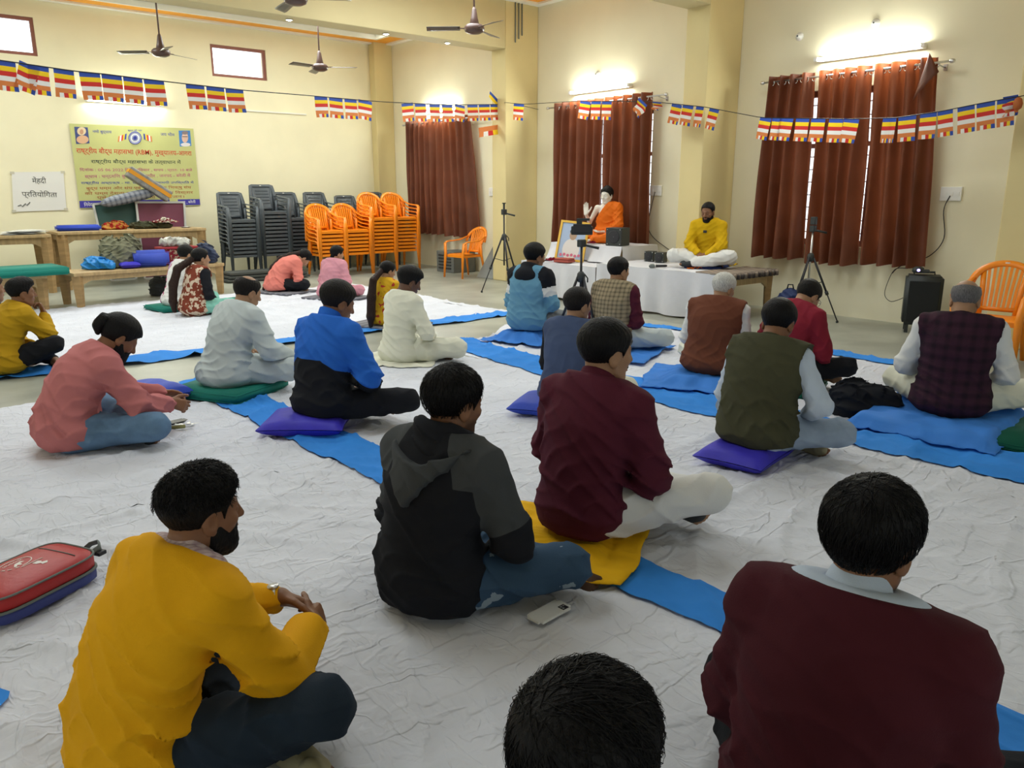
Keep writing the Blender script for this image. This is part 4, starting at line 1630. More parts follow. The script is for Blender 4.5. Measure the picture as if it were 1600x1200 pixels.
# -- checked beige vest
P('beige', 967, 424, .05, by=548, label='man in a beige checked vest with maroon sleeves, grey trousers', az=80, s=1.03, lean=3, curve=10, neck=6, hp=2, hy=16, skin=2, seed=31, w=1.05,
  arms='lap', hairlen=.012, knees=((.40, .34, .10), (-.34, .31, .12)), **MID,
  clothes=[T('shirt', C_maroon, amp=.006, o=.014, oe=.014), V_('vest', P_beige, amp=.005, o=.028, hem=.0, loose=.012, long=.02), K_('collar', P_beige, hgt=.028, r=.062, flare=.12), L_('trousers', C_greyl, amp=.006, o=.018)])
# -- sky blue hooded top
def hood2(g, seed):
    nb = g.S3; U = g.RU.astype(f32)
    def fn(P):
        Q = (P - nb.astype(f32)) @ U
        rr = np.sqrt((Q[:, 0] * .9) ** 2 + (Q[:, 1] * .95) ** 2)
        roll = np.sqrt((rr - .078) ** 2 + ((Q[:, 2] - .022 + .25 * Q[:, 1]) * .6) ** 2) - .024
        d = smin(roll, d_ell(Q, (0, -.095, -.055), (.12, .060, .085)), .04)
        return smax(d, -(rr - .058), .006)
    return fn, nb - .2, nb + .2
P('sky', 836, 402, .11, by=520, label='man in a light blue hooded top with black and white sleeve bands', az=74, s=1.03, lean=3, curve=10, neck=10, hp=8, hy=20, skin=1, seed=37, w=1.05,
  arms='lap', hairlen=.018, **MID,
  clothes=[T('hooded_top', [C_skyhood, C_black, C_white], amp=.006, o=.020, loose=.014, hem=.02, oe=.012,
             mi=lambda g: (lambda C: np.where(on_arm(g, C, .105, .36), 1, np.where(on_arm(g, C, .105, .68), 2, 0)).astype(np.int32))),
           dict(k='custom', n='hood', m=C_black, f=hood2, h=.008), L_('trousers', C_greyt, amp=.006)])
# -- cream kurta
P('cream', 640, 441, 0, by=570, label='slim man in a cream kurta and trousers, head bowed', az=86, s=1.02, lean=2, curve=8, neck=12, hp=22, hy=12, skin=3, seed=41, w=.92, sw=.95,
  arms='lap', armR=((.14, .25, .20), (1, -.5, -.6)), knees=((.36, .36, .13), (-.34, .33, .12)), hairlen=.022, tuft=.006, **MID,
  clothes=[T('kurta', C_cream, amp=.006, o=.016, loose=.016, hem=.0, oe=.012, long=.03), K_('collar', C_cream, hgt=.022, r=.058, flare=.08), L_('trousers', C_cream, amp=.007, o=.022)])
# -- blue and black jacket
P('bluejacket', 528, 474, .07, by=664, label='man in a bright blue and black zip jacket, black trousers', az=74, s=1.06, lean=3, curve=12, neck=10, hp=20, hy=16, skin=1, seed=43, w=1.04,
  arms='lap', armR=((.15, .26, .17), (1, -.5, -.5)), knees=((.38, .34, .10), (-.34, .31, .12)), hairlen=.017, hairc='soft', **MID,
  clothes=[T('jacket', two_cloth('sport', (0.022, 0.13, 0.55), (0.012, 0.013, 0.017)), amp=.007, o=.020, loose=.014, hem=.055, oe=.012,
             mask=jacket_mask),
           K_('collar', C_royal, hgt=.058, r=.068, th=.006, flare=.1, tilt=-.25), L_('trousers', C_black, amp=.006),
           ])
# -- light grey shirt
P('greyshirt', 387, 458, .08, by=607, label='man in a loose light grey shirt and trousers on a green mat', az=76, s=1.0, lean=10, curve=18, neck=8, hp=18, hy=4, skin=2, seed=47, w=1.06,
  arms='knee', armR=((.24, .40, .19), (.6, -.3, -.8)), armL=((-.20, .36, .19), (-.6, -.3, -.8)), hairlen=.009, bald=.9, baldy=-.02, hairc='soft', knees=((.36, .33, .11), (-.34, .31, .12)), **MID,
  clothes=[T('shirt', C_greyl, amp=.0062, o=.022, loose=.022, hem=.0, oe=.016, long=.03), K_('collar', C_greyl, hgt=.026, r=.062, flare=.2), L_('trousers', C_greyl, amp=.007, o=.02)])
# -- pink sweater, hair tied back, bent forward
P('pink', 186, 528, 0, by=712, label='long-haired bearded man in a dusty pink sweater bending forward, blue jeans', az=84, s=1.04, lean=11, curve=33, neck=10, hp=40, hy=4, skin=1, seed=53, w=1.02,
  armR=((.14, .52, .20), (.7, -.2, -.9)), armL=((.0, .54, .23), (-.8, -.2, -.8)),
  handR=((.25, .9, -.35), (-.9, .1, -.3), (.5, .6, .35), .5), handL=((.35, .85, -.3), (.7, -.2, -.6), (.45, .5, .3), .5), spread=.16,
  beard=.012, hairlen=.017, knees=((.36, .34, .13), (-.34, .33, .13)), hair='women', hairline=-.006, **dict(MID, h=.0055, hh=.0048),
  clothes=[T('sweater', C_pink, amp=.008, o=.018, loose=.016, hem=.03, wrist=.92, oe=.012), dict(k='custom', n='tied_hair', m=hair_mat('black'), f=lambda g, s: tail_sdf([g.H + g.RH @ V3(0, -.085, .06), g.H + g.RH @ V3(0, -.125, .045), g.H + g.RH @ V3(0, -.13, .0), g.H + g.RH @ V3(0, -.115, -.035)], (.030, .036, .032, .016)), h=.006), L_('jeans', C_denim_light, amp=.007, o=.014), dict(k='sock', n='sock', m=C_char)])
# -- ochre jacket, chin on hand, left edge
P('ochre', 34, 458, .03, by=585, label='young man in an ochre jacket resting his chin on his hand at the left edge', az=76, s=.98, lean=10, curve=20, neck=-2, hp=2, hy=8, skin=1, seed=59, eyes='open',
  armR=((.03, .36, .49), (.2, .5, -1)), armL=((-.10, .28, .18), (-1, -.3, -.5)), handR=((-.15, -.2, .95), (-.1, -1, -.1), (.9, .9, .6), .3),
  hairlen=.014, tuft=.020, fade=.75, knees=((.30, .30, .24), (-.34, .31, .14)), **MID,
  clothes=[T('jacket', C_must2, amp=.007, o=.018, loose=.018, hem=.0, oe=.014, long=.02, wrist=.86), K_('collar', C_must2, hgt=.03, r=.062, flare=.2), L_('trousers', C_black, amp=.006)])


# -- women
P('yellowdress', 606, 424, .03, by=491, label='girl in a yellow printed dress with a long dark ponytail', az=68, s=.78, lean=3, curve=10, neck=8, hp=14, hy=22, skin=2, seed=61, w=.9, hair='women', hairlen=.012, **FAR,
  clothes=[T('dress', P_yelprint, amp=.005, o=.014, loose=.012, long=.03), L_('trousers', P_yelprint, o=.02), dict(k='custom', n='ponytail', m=hair_mat('brown'), f=lambda g, s: tail(g, ((-.01, -.17, .62), (-.02, -.21, .40), (-.02, -.24, .15), (-.02, -.25, .03)), (.035, .045, .06, .055, .03)), h=.010)])
P('rose', 527, 397, .03, by=467, label='woman wrapped in a rose pink shawl, dark hair tied at the neck', az=72, s=.92, lean=6, curve=14, neck=10, hp=10, hy=18, skin=2, seed=67, w=.98, hair='women', hairlen=.016, **FAR,
  clothes=[T('shawl', C_rose, amp=.007, o=.030, loose=.024, long=.05, oe=.02, hem=-.03), L_('trousers', C_rose, o=.02), dict(k='custom', n='hair_bun', m=hair_mat('black'), f=lambda g, s: tail_sdf([g.H + g.RH @ V3(0, -.07, -.03), g.H + g.RH @ V3(0, -.085, -.085)], (.045, .035)), h=.008)])
P('salmon', 474, 404, .03, by=457, label='woman in a salmon pink top bowing low, long dark hair over her back', az=96, s=.92, lean=22, curve=38, neck=24, hp=60, hy=0, skin=2, seed=71, w=.96, hair='women', hairlen=.018, arms='front', **FAR,
  clothes=[T('top', C_salmon, amp=.007, o=.022, loose=.02, long=.03), L_('trousers', C_black, o=.012), dict(k='custom', n='long_hair', m=hair_mat('brown'), f=lambda g, s: tail(g, (tuple(g.S3 + g.RU @ V3(-.04, -.09, .0)), tuple(g.S2 + g.RU @ V3(-.07, -.12, 0)), tuple(g.S1 + g.RU @ V3(-.08, -.13, 0)), (-.08, -.19, .04)), (.05, .045, .045, .04, .025)), h=.010)])
P('scarf', 314, 404, .02, by=493, label='woman with a brown patterned scarf over black clothes, very long dark hair', az=84, s=.96, lean=5, curve=12, neck=4, hp=2, hy=2, skin=2, seed=73, w=.94, hair='women', hairlen=.013, **FAR,
  clothes=[T('tunic', C_black, amp=.005, o=.014, loose=.01, long=.03), L_('trousers', C_mint, o=.02), V_('scarf', P_scarf, amp=.008, o=.034, hem=-.04, loose=.02, long=.05), dict(k='custom', n='long_hair', m=hair_mat('brown'), f=lambda g, s: tail(g, ((-.06, -.16, .60), (-.10, -.22, .40), (-.10, -.25, .18), (-.10, -.24, .06)), (.04, .05, .055, .05, .03)), h=.010)])
P('striped', 291, 398, .05, by=480, label='woman half hidden behind the scarf wearer, white and purple striped wrap', az=76, s=.94, lean=7, curve=16, neck=4, hp=8, hy=0, skin=2, seed=79, w=1.02, hair='women', hairlen=.014, **FAR,
  clothes=[T('wrap', [C_white, cloth_mat('violet', (.30, .16, .36)), cloth_mat('raspberry', (.42, .04, .16))], amp=.007, o=.024, loose=.02, long=.05, hem=-.03, oe=.016,
             mi=lambda g: (lambda C: np.select([C[:, 0] < -.16, C[:, 0] < -.135, C[:, 0] < -.09], [1, 0, 2], 0).astype(np.int32))), L_('trousers', C_mint, o=.02)])
P('edge', -14, 452, .03, label='person cut by the left picture edge in dark and orange clothes', az=76, s=.95, lean=10, curve=20, skin=0, seed=83, hair='women', hairc='brown', hairlen=.02, **FAR,
  clothes=[T('top', [C_char, C_saff], amp=.007, o=.03, loose=.02, long=.03, mi=lambda g: (lambda C: (C[:, 2] < .30).astype(np.int32))), L_('trousers', C_black, o=.02)])

# -- the speaker on the low table
TBL_Z = .57
P('speaker', 1106, 332, TBL_Z + .03, by=415, label='bearded speaker in a yellow kurta and white trousers seated cross-legged on the table', az=248, s=.98, lean=4, curve=8, neck=4, hp=12, hy=8, skin=1, seed=89, w=1.06,
  armR=((.06, .30, .17), (1, -.3, -.4)), armL=((-.06, .30, .17), (-1, -.3, -.4)), handR=((-.6, .55, -.35), (-.3, -.3, -.7), (.6, .7, .4), .5), handL=((.6, .55, -.45), (.3, -.3, -.7), (.6, .7, .4), .5),
  beard=.0028, moustache=1, hairlen=.009, fade=.75, hk=1.08, hairline=.014, knees=((.40, .30, .14), (-.38, .32, .14)), **dict(MID, h=.0055),
  clothes=[T('kurta', C_kurta, amp=.005, o=.016, loose=.012, hem=.0, oe=.014, long=.02), K_('collar', C_kurta, hgt=.030, r=.059, flare=.1, front=.018), L_('trousers', C_white, amp=.008, o=.028), dict(k='sock', n='sock', m=C_char)])
# ================================================================== FLOOR CLOTHS
def crease_bump(m, scale=2.2, dist=.0042):
    nt = m.node_tree; b = nt.nodes['Principled BSDF']
    tc = nt.nodes.new('ShaderNodeTexCoord'); prev = None
    for sc_, st, dd in ((scale, (1, 2.4, 1), dist), (scale * 2.3, (2.2, 1, 1), dist * .45)):
        mp = nt.nodes.new('ShaderNodeMapping'); mp.inputs['Scale'].default_value = st; mp.inputs['Rotation'].default_value = (0, 0, .5 * sc_)
        n = nt.nodes.new('ShaderNodeTexNoise'); n.inputs['Scale'].default_value = sc_; n.inputs['Detail'].default_value = 2.5; n.inputs['Distortion'].default_value = .6
        s1_ = nt.nodes.new('ShaderNodeMath'); s1_.operation = 'SUBTRACT'; s1_.inputs[1].default_value = .5
        ab = nt.nodes.new('ShaderNodeMath'); ab.operation = 'ABSOLUTE'
        mr = nt.nodes.new('ShaderNodeMapRange'); mr.inputs[1].default_value = 0; mr.inputs[2].default_value = .05; mr.inputs[3].default_value = 1; mr.inputs[4].default_value = 0; mr.interpolation_type = 'SMOOTHSTEP'
        bp = nt.nodes.new('ShaderNodeBump'); bp.inputs['Strength'].default_value = 1; bp.inputs['Distance'].default_value = dd
        nt.links.new(tc.outputs['Object'], mp.inputs[0]); nt.links.new(mp.outputs[0], n.inputs['Vector']); nt.links.new(n.outputs[0], s1_.inputs[0]); nt.links.new(s1_.outputs[0], ab.inputs[0]); nt.links.new(ab.outputs[0], mr.inputs[0]); nt.links.new(mr.outputs[0], bp.inputs['Height'])
        if prev is None:
            old = b.inputs['Normal'].links[0].from_socket if b.inputs['Normal'].links else None
            if old: nt.links.new(old, bp.inputs['Normal'])
        else:
            nt.links.new(prev.outputs[0], bp.inputs['Normal'])
        prev = bp
    nt.links.new(prev.outputs[0], b.inputs['Normal'])
M_sheet = mat('white_sheet', (0.68, 0.70, 0.77), 0.85, 0.12, noise=.07, nscale=1.4, bump=.5, bscale=11, stretch=(1, 2.2, 1))
crease_bump(M_sheet)
M_band = mat('blue_band', (0.04, 0.25, 0.74), 0.8, 0.15, noise=.12, nscale=3, bump=.3, bscale=12)
M_bcloth = mat('blue_cloth', (0.05, 0.22, 0.68), 0.75, 0.2, noise=.12, nscale=4, bump=.25, bscale=25)


def sheet_z(x, y):
    """creases of the floor cloths"""
    s = np.sin
    a = x * 7.5 + y * 3.1 + 1.6 * s(y * 1.7 + 1) + .9 * s(x * 2.3 - y)
    b = x * 3.0 - y * 8.5 + 1.5 * s(x * 1.9 + 2) + .8 * s(y * 2.7 + x)
    c = x * 13.0 + y * 11.0 + 2.1 * s(x * 1.1 - y * 1.6) + 1.2 * s(y * 3.3)
    d = x * 17.0 - y * 4.0 + 2.4 * s(y * 1.3 + .4) + 1.4 * s(x * 2.9)
    r = lambda t: np.clip(1 - np.abs(s(t)), 0, 1) ** 4
    e1 = .5 + .5 * s(x * 1.3 + 2 * s(y * .8)); e2 = .5 + .5 * s(y * 1.5 + 1.4 * s(x * .9 + 1)); e3 = .5 + .5 * s((x + y) * 1.1 + 2)
    fine = .0012 * s(x * 41 + 3 * s(y * 9)) * s(y * 37 + 2 * s(x * 11))
    g1 = np.exp(-((np.mod(x * .92 + y * .05, .98) - .49) / .010) ** 2) + np.exp(-((np.mod(y * .9 - x * .04, 1.1) - .55) / .010) ** 2)
    h1 = r(x * 31 + y * 19 + 2.5 * s(x * 3.1 - y * 2.2)) * np.clip(s(x * 2.1 + y * 3.7 + 1), 0, 1) + r(x * 22 - y * 33 + 2.2 * s(y * 2.9 + x)) * np.clip(s(y * 2.7 - x * 3.1), 0, 1)
    return .024 * r(a) * e1 + .022 * r(b) * e2 + .015 * r(c) * e3 + .014 * r(d) * (1 - e3) + .0035 * g1 + .0045 * h1 + fine + .003


def patch(name, x0, x1, y0, y1, step, zoff, m, parent, edge=None, lift=0.0):
    nx, ny = max(2, int((x1 - x0) / step)), max(2, int((y1 - y0) / step))
    u, v = np.meshgrid(np.linspace(0, 1, nx + 1), np.linspace(0, 1, ny + 1))
    X = x0 + (x1 - x0) * u; Y = y0 + (y1 - y0) * v
    if edge:
        X, Y = edge(X, Y, u, v)
    Z = sheet_z(X, Y) + zoff
    if lift:
        Z = Z + lift * (np.abs(np.sin(Y * 5 + 1.3 * np.sin(X * 7))) ** 3) * (1 - np.abs(2 * u - 1) ** 3)
    V = np.stack([X, Y, Z], -1).reshape(-1, 3)
    i = np.arange(ny)[:, None] * (nx + 1) + np.arange(nx)[None]
    Q = np.stack([i, i + 1, i + nx + 2, i + nx + 1], -1).reshape(-1, 4)
    me = np_mesh(name, V, Q)
    return link(name, me, parent, [m])


fs = empty('floor_sheet', 'large creased white floor sheet with long blue bands, under the seated rows in front', 'floor sheet', (0, 0, 0))
def e_near(X, Y, u, v):
    far = np.clip((v - .9) / .1, 0, 1)
    ext = .42 * np.clip((X - 5.0) / .7, 0, 1) + .05 * np.sin(X * 2.3) + .03 * np.sin(X * 7)
    rt = np.clip((u - .95) / .05, 0, 1)
    return X + rt * .03 * np.sin(Y * 4), Y + far * ext
patch('white_cloth', -1.4, 4.3, -1.0, 3.9, .021, 0.0, M_sheet, fs)
patch('white_cloth', -1.4, 4.3, 3.9, 6.42, .035, 0.0, M_sheet, fs, e_near)
patch('white_cloth', 4.3, 6.95, -1.0, 3.9, .035, 0.0, M_sheet, fs)
patch('white_cloth', 4.3, 6.95, 3.9, 6.42, .035, 0.0, M_sheet, fs, e_near)
def band(x_at, w_at):
    def f(X, Y, u, v):
        c = np.interp(Y, *x_at); w = np.interp(Y, *w_at)
        return c + (u - .5) * w + .012 * np.sin(Y * 9 + (u > .5) * 2) * np.abs(2 * u - 1), Y
    return f
patch('blue_band', 0, 1, -1.0, 6.36, .03, .012, M_band, fs, band(([-1, .6, 1.5, 2.0, 2.75, 3.5, 4.4, 5.6, 6.2, 6.4], [2.30, 2.27, 2.23, 2.19, 2.17, 2.10, 2.07, 2.04, 1.97, 1.92]), ([-1, 1.5, 2.7, 4.4, 5.6, 6.4], [.30, .27, .28, .36, .34, .18])), lift=.016)
patch('blue_band', 0, 1, -1.0, 6.44, .03, .010, M_band, fs, band(([-1, 1.2, 2.0, 3.0, 4.5, 5.6, 6.3], [4.9, 4.77, 4.70, 4.60, 4.53, 4.56, 4.62]), ([-1, 1.2, 2.0, 3, 4.5, 6.3], [.45, .49, .45, .55, .52, .4])), lift=.016)
patch('blue_band', 0, 1, -1.0, 6.3, .035, .010, M_band, fs, band(([-1, 2.9, 3.6, 4.7, 5.9], [7.1, 7.04, 7.03, 7.0, 6.88]), ([-1, 6], [.25, .2])), lift=.012)
patch('blue_band', -.1, .155, 2.50, 2.78, .03, .010, M_band, fs, lambda X, Y, u, v: (X + .02 * np.sin(Y * 20) - .12 * np.abs(v - .3), Y))

fs2 = empty('floor_sheet', 'second white floor sheet at the back with a blue front hem, under the seated women', 'floor sheet', (0, 0, 0))
patch('white_cloth', -1.6, 6.42, 7.66, 11.72, .045, 0.0, M_sheet, fs2, lambda X, Y, u, v: (X + .05 * np.sin(Y * 2) * (u > .98), Y + .04 * np.sin(X * 3) * (v > .98)))
patch('blue_band', -1.6, 6.30, 7.38, 7.70, .045, .006, M_band, fs2, lambda X, Y, u, v: (X, Y + .035 * np.sin(X * 2.1) * (v < .5) + .02 * np.sin(X * 9) * (v < .5)), lift=.02)

# ------------------------------------------------------------------ cushions, mats, draped cloths
M_purple = mat('violet_blue_cloth', (0.045, 0.035, 0.50), 0.55, 0.3, noise=.15, nscale=6, bump=.15, bscale=40)
M_royalc = mat('royal_cloth', (0.03, 0.07, 0.50), 0.6, 0.3, noise=.1, nscale=6, bump=.15, bscale=40)
M_green = mat('green_cloth', (0.012, 0.20, 0.155), 0.65, 0.2, noise=.1, nscale=5, bump=.15, bscale=60)
M_dkgreen = mat('dark_green_cloth', (0.006, 0.11, 0.07), 0.65, 0.2)
P_mat = plaid('checked_mat', (0.10, 0.10, 0.13), (0.30, 0.30, 0.33), 9)
P_slate = plaid('checked_grey_mat', (0.30, 0.32, 0.36), (0.08, 0.09, 0.12), 12)


def pillow(name, label, x, y, z, w, d, h, rz, m, pinch=.04, cat='cushion', group=None):
    def f(sgn):
        def fn(u, v):
            a, b = 2 * u - 1, 2 * v - 1
            e = max(0, (1 - abs(a) ** 4)) ** .42 * max(0, (1 - abs(b) ** 4)) ** .42
            px_ = a * w / 2 * (1 - pinch * 1.6 * (1 - abs(b) ** 2) * abs(a) ** 3)
            py_ = b * d / 2 * (1 - pinch * 1.6 * (1 - abs(a) ** 2) * abs(b) ** 3)
            wr = .06 * math.sin(9 * a + 4 * b + x) * e
            return (px_, py_, h / 2 + sgn * h / 2 * (e * (1 + wr)) + .002 * sgn)
        return fn
    mb = MB()
    mb.grid(f(1), 18, 16); mb.grid(f(-1), 18, 16)
    o = mb.build(name, m, None, (x, y, z))
    o.rotation_euler.z = math.radians(-rz)
    return tag(o, label, cat, group)


def mattress(name, label, x, y, z, w, d, h, rz, m, seam=None, cat='mat', group=None, soft=.02):
    r = empty(name, label, cat, (x, y, z), math.radians(-rz), group)
    mb = MB()
    vs = bmesh.new(); bmesh.ops.create_cube(vs, size=1)
    bmesh.ops.scale(vs, vec=(w, d, h), verts=vs.verts)
    bmesh.ops.translate(vs, vec=(0, 0, h / 2), verts=vs.verts)
    bmesh.ops.bevel(vs, geom=vs.edges[:], offset=min(soft, h * .4), segments=3, affect='EDGES')
    for f_ in vs.faces: f_.smooth = True
    me = bpy.data.meshes.new('cover'); vs.to_mesh(me); vs.free()
    link('cover', me, r, [m])
    mb = MB()
    for zz in (soft * .7, h - soft * .7):
        mb.tube([(sx * w / 2, sy * d / 2, zz) for sx, sy in ((-.985, -1.002), (.985, -1.002), (1.002, -.985), (1.002, .985), (.985, 1.002), (-.985, 1.002), (-1.002, .985), (-1.002, -.985))], .003, 5, closed=True)
    mb.build('piping', seam or m, r)
    return r


def drape(name, label, x, y, w, d, h, skirt, rz, m, seed=0, cat='cloth', z=.012, fold=.02, t0=.58, tw=.34):
    """cloth thrown over a low cushion, its skirt falling to the floor in folds"""
    def fn(u, v):
        a, b = 2 * u - 1, 2 * v - 1
        q = max(abs(a), abs(b))
        ang = math.atan2(b, a)
        out = 1 + .10 * math.sin(3 * ang + seed) + .07 * math.sin(7 * ang + 2 * seed)
        X = a * (w / 2 + skirt * out * q ** 2)
        Y = b * (d / 2 + skirt * out * q ** 2)
        t = min(1, max(0, (q - t0) / tw))
        prof = 1 - t * t * (3 - 2 * t)
        zz = h * prof + z + fold * (abs(math.sin(9 * ang + seed + 2 * math.sin(2 * ang))) ** 2) * (.3 + t) * (1 - t * .3) + .008 * math.sin(X * 23 + seed) * math.sin(Y * 19)
        ca_, sa_ = math.cos(math.radians(-rz)), math.sin(math.radians(-rz))
        return (X, Y, max(float(sheet_z(x + X * ca_ - Y * sa_, y + X * sa_ + Y * ca_)) + (.030 if h > .02 else .009), zz) if z > 0 else zz)
    o = MB().grid(fn, 44, 40).build(name, m, None, (x, y, 0), solid=.004)
    o.rotation_euler.z = math.radians(-rz)
    return tag(o, label, cat)


def pp(k):
    r = PEOPLE[k][1]
    return r.location.x, r.location.y
def off(k, fwd, rt):
    """a point fwd ahead of and rt to the right of a person"""
    x, y = pp(k); a = math.radians(PEOPLE[k][0].sp['az'])
    return x + fwd * math.sin(a) + rt * math.cos(a), y + fwd * math.cos(a) - rt * math.sin(a)

x, y = off('bluejacket', -.10, -.06); pillow('cushion', 'violet blue cushion under the man in the blue and black jacket', x, y, .012, .54, .44, .115, 40, M_purple)
x, y = off('olive', -.05, -.02); pillow('cushion', 'violet blue cushion under the man in the olive vest', x, y, .012, .40, .58, .105, 80, M_purple)
x, y = off('slate', -.10, -.12); pillow('cushion', 'blue cushion under the man in the slate blue vest', x, y, .012, .42, .46, .10, 60, M_royalc)
x, y = off('greyshirt', .02, 0); mattress('floor_mat', 'green padded mat under the man in light grey', x, y, .012, .62, .60, .085, 62, M_green)
x, y = off('maroon_mid', -.08, -.02); drape('yellow_cloth', 'bright yellow cloth bunched under the man in the plum pullover', x, y, .40, .44, .045, .12, 60, cloth_mat('bright_yellow', (.80, .44, .01), noise=.1, bump=.2), 2)
x, y = off('sky', -.02, -.02); drape('blue_cloth', 'blue cloth over the cushion of the man in the light blue hooded top', x, y, .46, .46, .10, .10, 70, M_bcloth, 3)
x, y = off('beige', .04, .04); drape('blue_cloth', 'blue cloth over the cushion of the man in the beige checked vest', x, y, .56, .56, .035, .16, 70, M_bcloth, 4)
x, y = off('brown', -.06, -.02); drape('blue_cloth', 'blue cloth over the cushion of the white-haired man', x, y, .62, .56, .075, .16, 60, M_bcloth, 5)
x, y = off('plum', .02, .22); mattress('floor_mat', 'dark green mat under the blue cloth at the far right', x, y - .03, .012, .60, .80, .06, 84, M_dkgreen)
x, y = off('plum', .0, .0)
drape('blue_cloth', 'blue cloth over the mat of the man in the plum checked vest', x - .03, y + .04, .70, .86, .085, .10, 84, M_bcloth, 6, z=.016, t0=.86, tw=.12, fold=.016)
x, y = off('red', .02, .0); mattress('floor_mat', 'green mat under the man in the crimson shirt', x, y, .012, .60, .62, .06, 70, M_dkgreen)
x, y = pz(235, 618, .05)[:2]; pillow('cushion', 'royal blue cushion on the sheet behind the man in the pink sweater', x, y, .012, .50, .40, .13, 75, M_royalc, .03)
x, y = off('striped', -.02, -.06); mattress('floor_mat', 'green mat under the woman in the striped wrap', x, y, .012, .55, .60, .06, 80, M_green)
x, y = pz(365, 468, .05)[:2]; mattress('floor_mat', 'mint green mat in front of the woman with the brown scarf', x, y, .012, .35, .40, .05, 80, M_green)
for k, lb in (('salmon', 'dark checked mat under the woman in the salmon top'), ('rose', 'dark checked mat under the woman in the rose shawl'), ('yellowdress', 'dark checked mat under the girl in the yellow dress')):
    x, y = off(k, .10, .0); mattress('floor_mat', lb, x, y, .012, .80, .62, .028, 70, P_mat, soft=.008)
x, y = off('cream', -.05, -.04)
drape('cream_cloth', 'thin cream cloth spread under the man in the cream kurta', x, y, .70, .55, .002, .03, 40, C_cream, 9, fold=.004)
# dark jacket heaped beside the plum vest
x, y = pz(1345, 636, .06)[:2]
def heap(name, label, x, y, w, d, h, m, seed, cat='cloth', z0=.012):
    rng = random.Random(seed)
    L = [('e', (rng.uniform(-.5, .5) * w * .55, rng.uniform(-.5, .5) * d * .55, h * rng.uniform(.15, .45)), (w * rng.uniform(.22, .38), d * rng.uniform(.2, .36), h * rng.uniform(.35, .55)), RZ(rng.uniform(0, 3))) for _ in range(7)]
    def fn(P):
        d_ = uni(P, L, .04)
        d_ = d_ - folds(P, seed, .013, .8)
        return smax(d_, .001 - P[:, 2], .006)
    lo, hi = bounds(L, .04); lo[2] = -.02
    o = bpy.data.objects.new(name, None); COL.objects.link(o)
    COL.objects.unlink(o); bpy.data.objects.remove(o)
    v, q = nets(fn, lo, hi, .011)
    o = link(name, np_mesh(name, v, q), None, [m], (x, y, z0))
    return tag(o, label, cat)
heap('jacket', 'black padded jacket heaped between the crimson shirt and the plum vest', x, y, .48, .36, .25, C_black, 3, 'jacket')

# ------------------------------------------------------------------ things on the sheet
def phone(x, y, z, rz, m_body, label, cam_patch=True):
    r = empty('phone', label, 'phone', (x, y, z), math.radians(-rz))
    mb = bmesh.new(); bmesh.ops.create_cube(mb, size=1); bmesh.ops.scale(mb, vec=(.080, .170, .010), verts=mb.verts)
    bmesh.ops.bevel(mb, geom=[e for e in mb.edges if abs(e.verts[0].co.z - e.verts[1].co.z) > .005], offset=.012, segments=4, affect='EDGES')
    bmesh.ops.bevel(mb, geom=[e for e in mb.edges if abs(e.verts[0].co.z - e.verts[1].co.z) < 1e-4], offset=.0018, segments=2, affect='EDGES')
    bmesh.ops.translate(mb, vec=(0, 0, .005), verts=mb.verts)
    me = bpy.data.meshes.new('shell'); mb.to_mesh(me); mb.free(); link('shell', me, r, [m_body])
    if cam_patch:
        MB().box((.004, .040, .0092), (.034, .070, .0112)).build('camera_bump', M_darkmetal, r, bevel=.002)
        for i in range(3):
            MB().lathe([(.005, 0), (.005, .001), (.003, .0012)], (.012 + (i % 2) * .013, .048 + (i // 2) * .013, .0112), 10).build('lens', M_steel, r)
        MB().box((-.012, -.0815, .003), (.012, -.0805, .007)).build('port', M_darkmetal, r)
    return r
M_phwhite = mat('phone_white', (0.78, 0.79, 0.78), 0.25, 0.5)
x, y = pz(858, 958, .02)[:2]; phone(x, y, .020, 86, M_phwhite, 'white phone lying face down on the sheet beside the bare foot')
x, y = pz(272, 660, .02)[:2]; phone(x, y, .016, 80, M_darkmetal, 'dark phone lying on the sheet by the knee of the man in pink', False)
r = empty('key_ring', 'bunch of keys on the sheet beside the dark phone', 'keys', (*pz(292, 665, .02)[:2], .018))
tt = [(.03 * math.cos(a), .03 * math.sin(a), .004) for a in [k * PI / 6 for k in range(12)]]
MB().tube(tt, .002, 6, closed=True).build('ring', M_steel, r)
for i, a in enumerate((.2, 1.0, 2.3)):
    M = Matrix.Rotation(a, 4, 'Z')
    MB().box((.028, -.010, .002 + i * .003), (.050, .010, .005 + i * .003), M=M).box((.05, -.003, .002 + i * .003), (.085, .003, .004 + i * .003), M=M).build('key', M_steel, r)
MB().tube([(-.02, -.02, .006), (-.07, -.03, .012), (-.10, .0, .008)], .012, 8).build('fob', cloth_mat('khaki', (.30, .29, .12)), r)

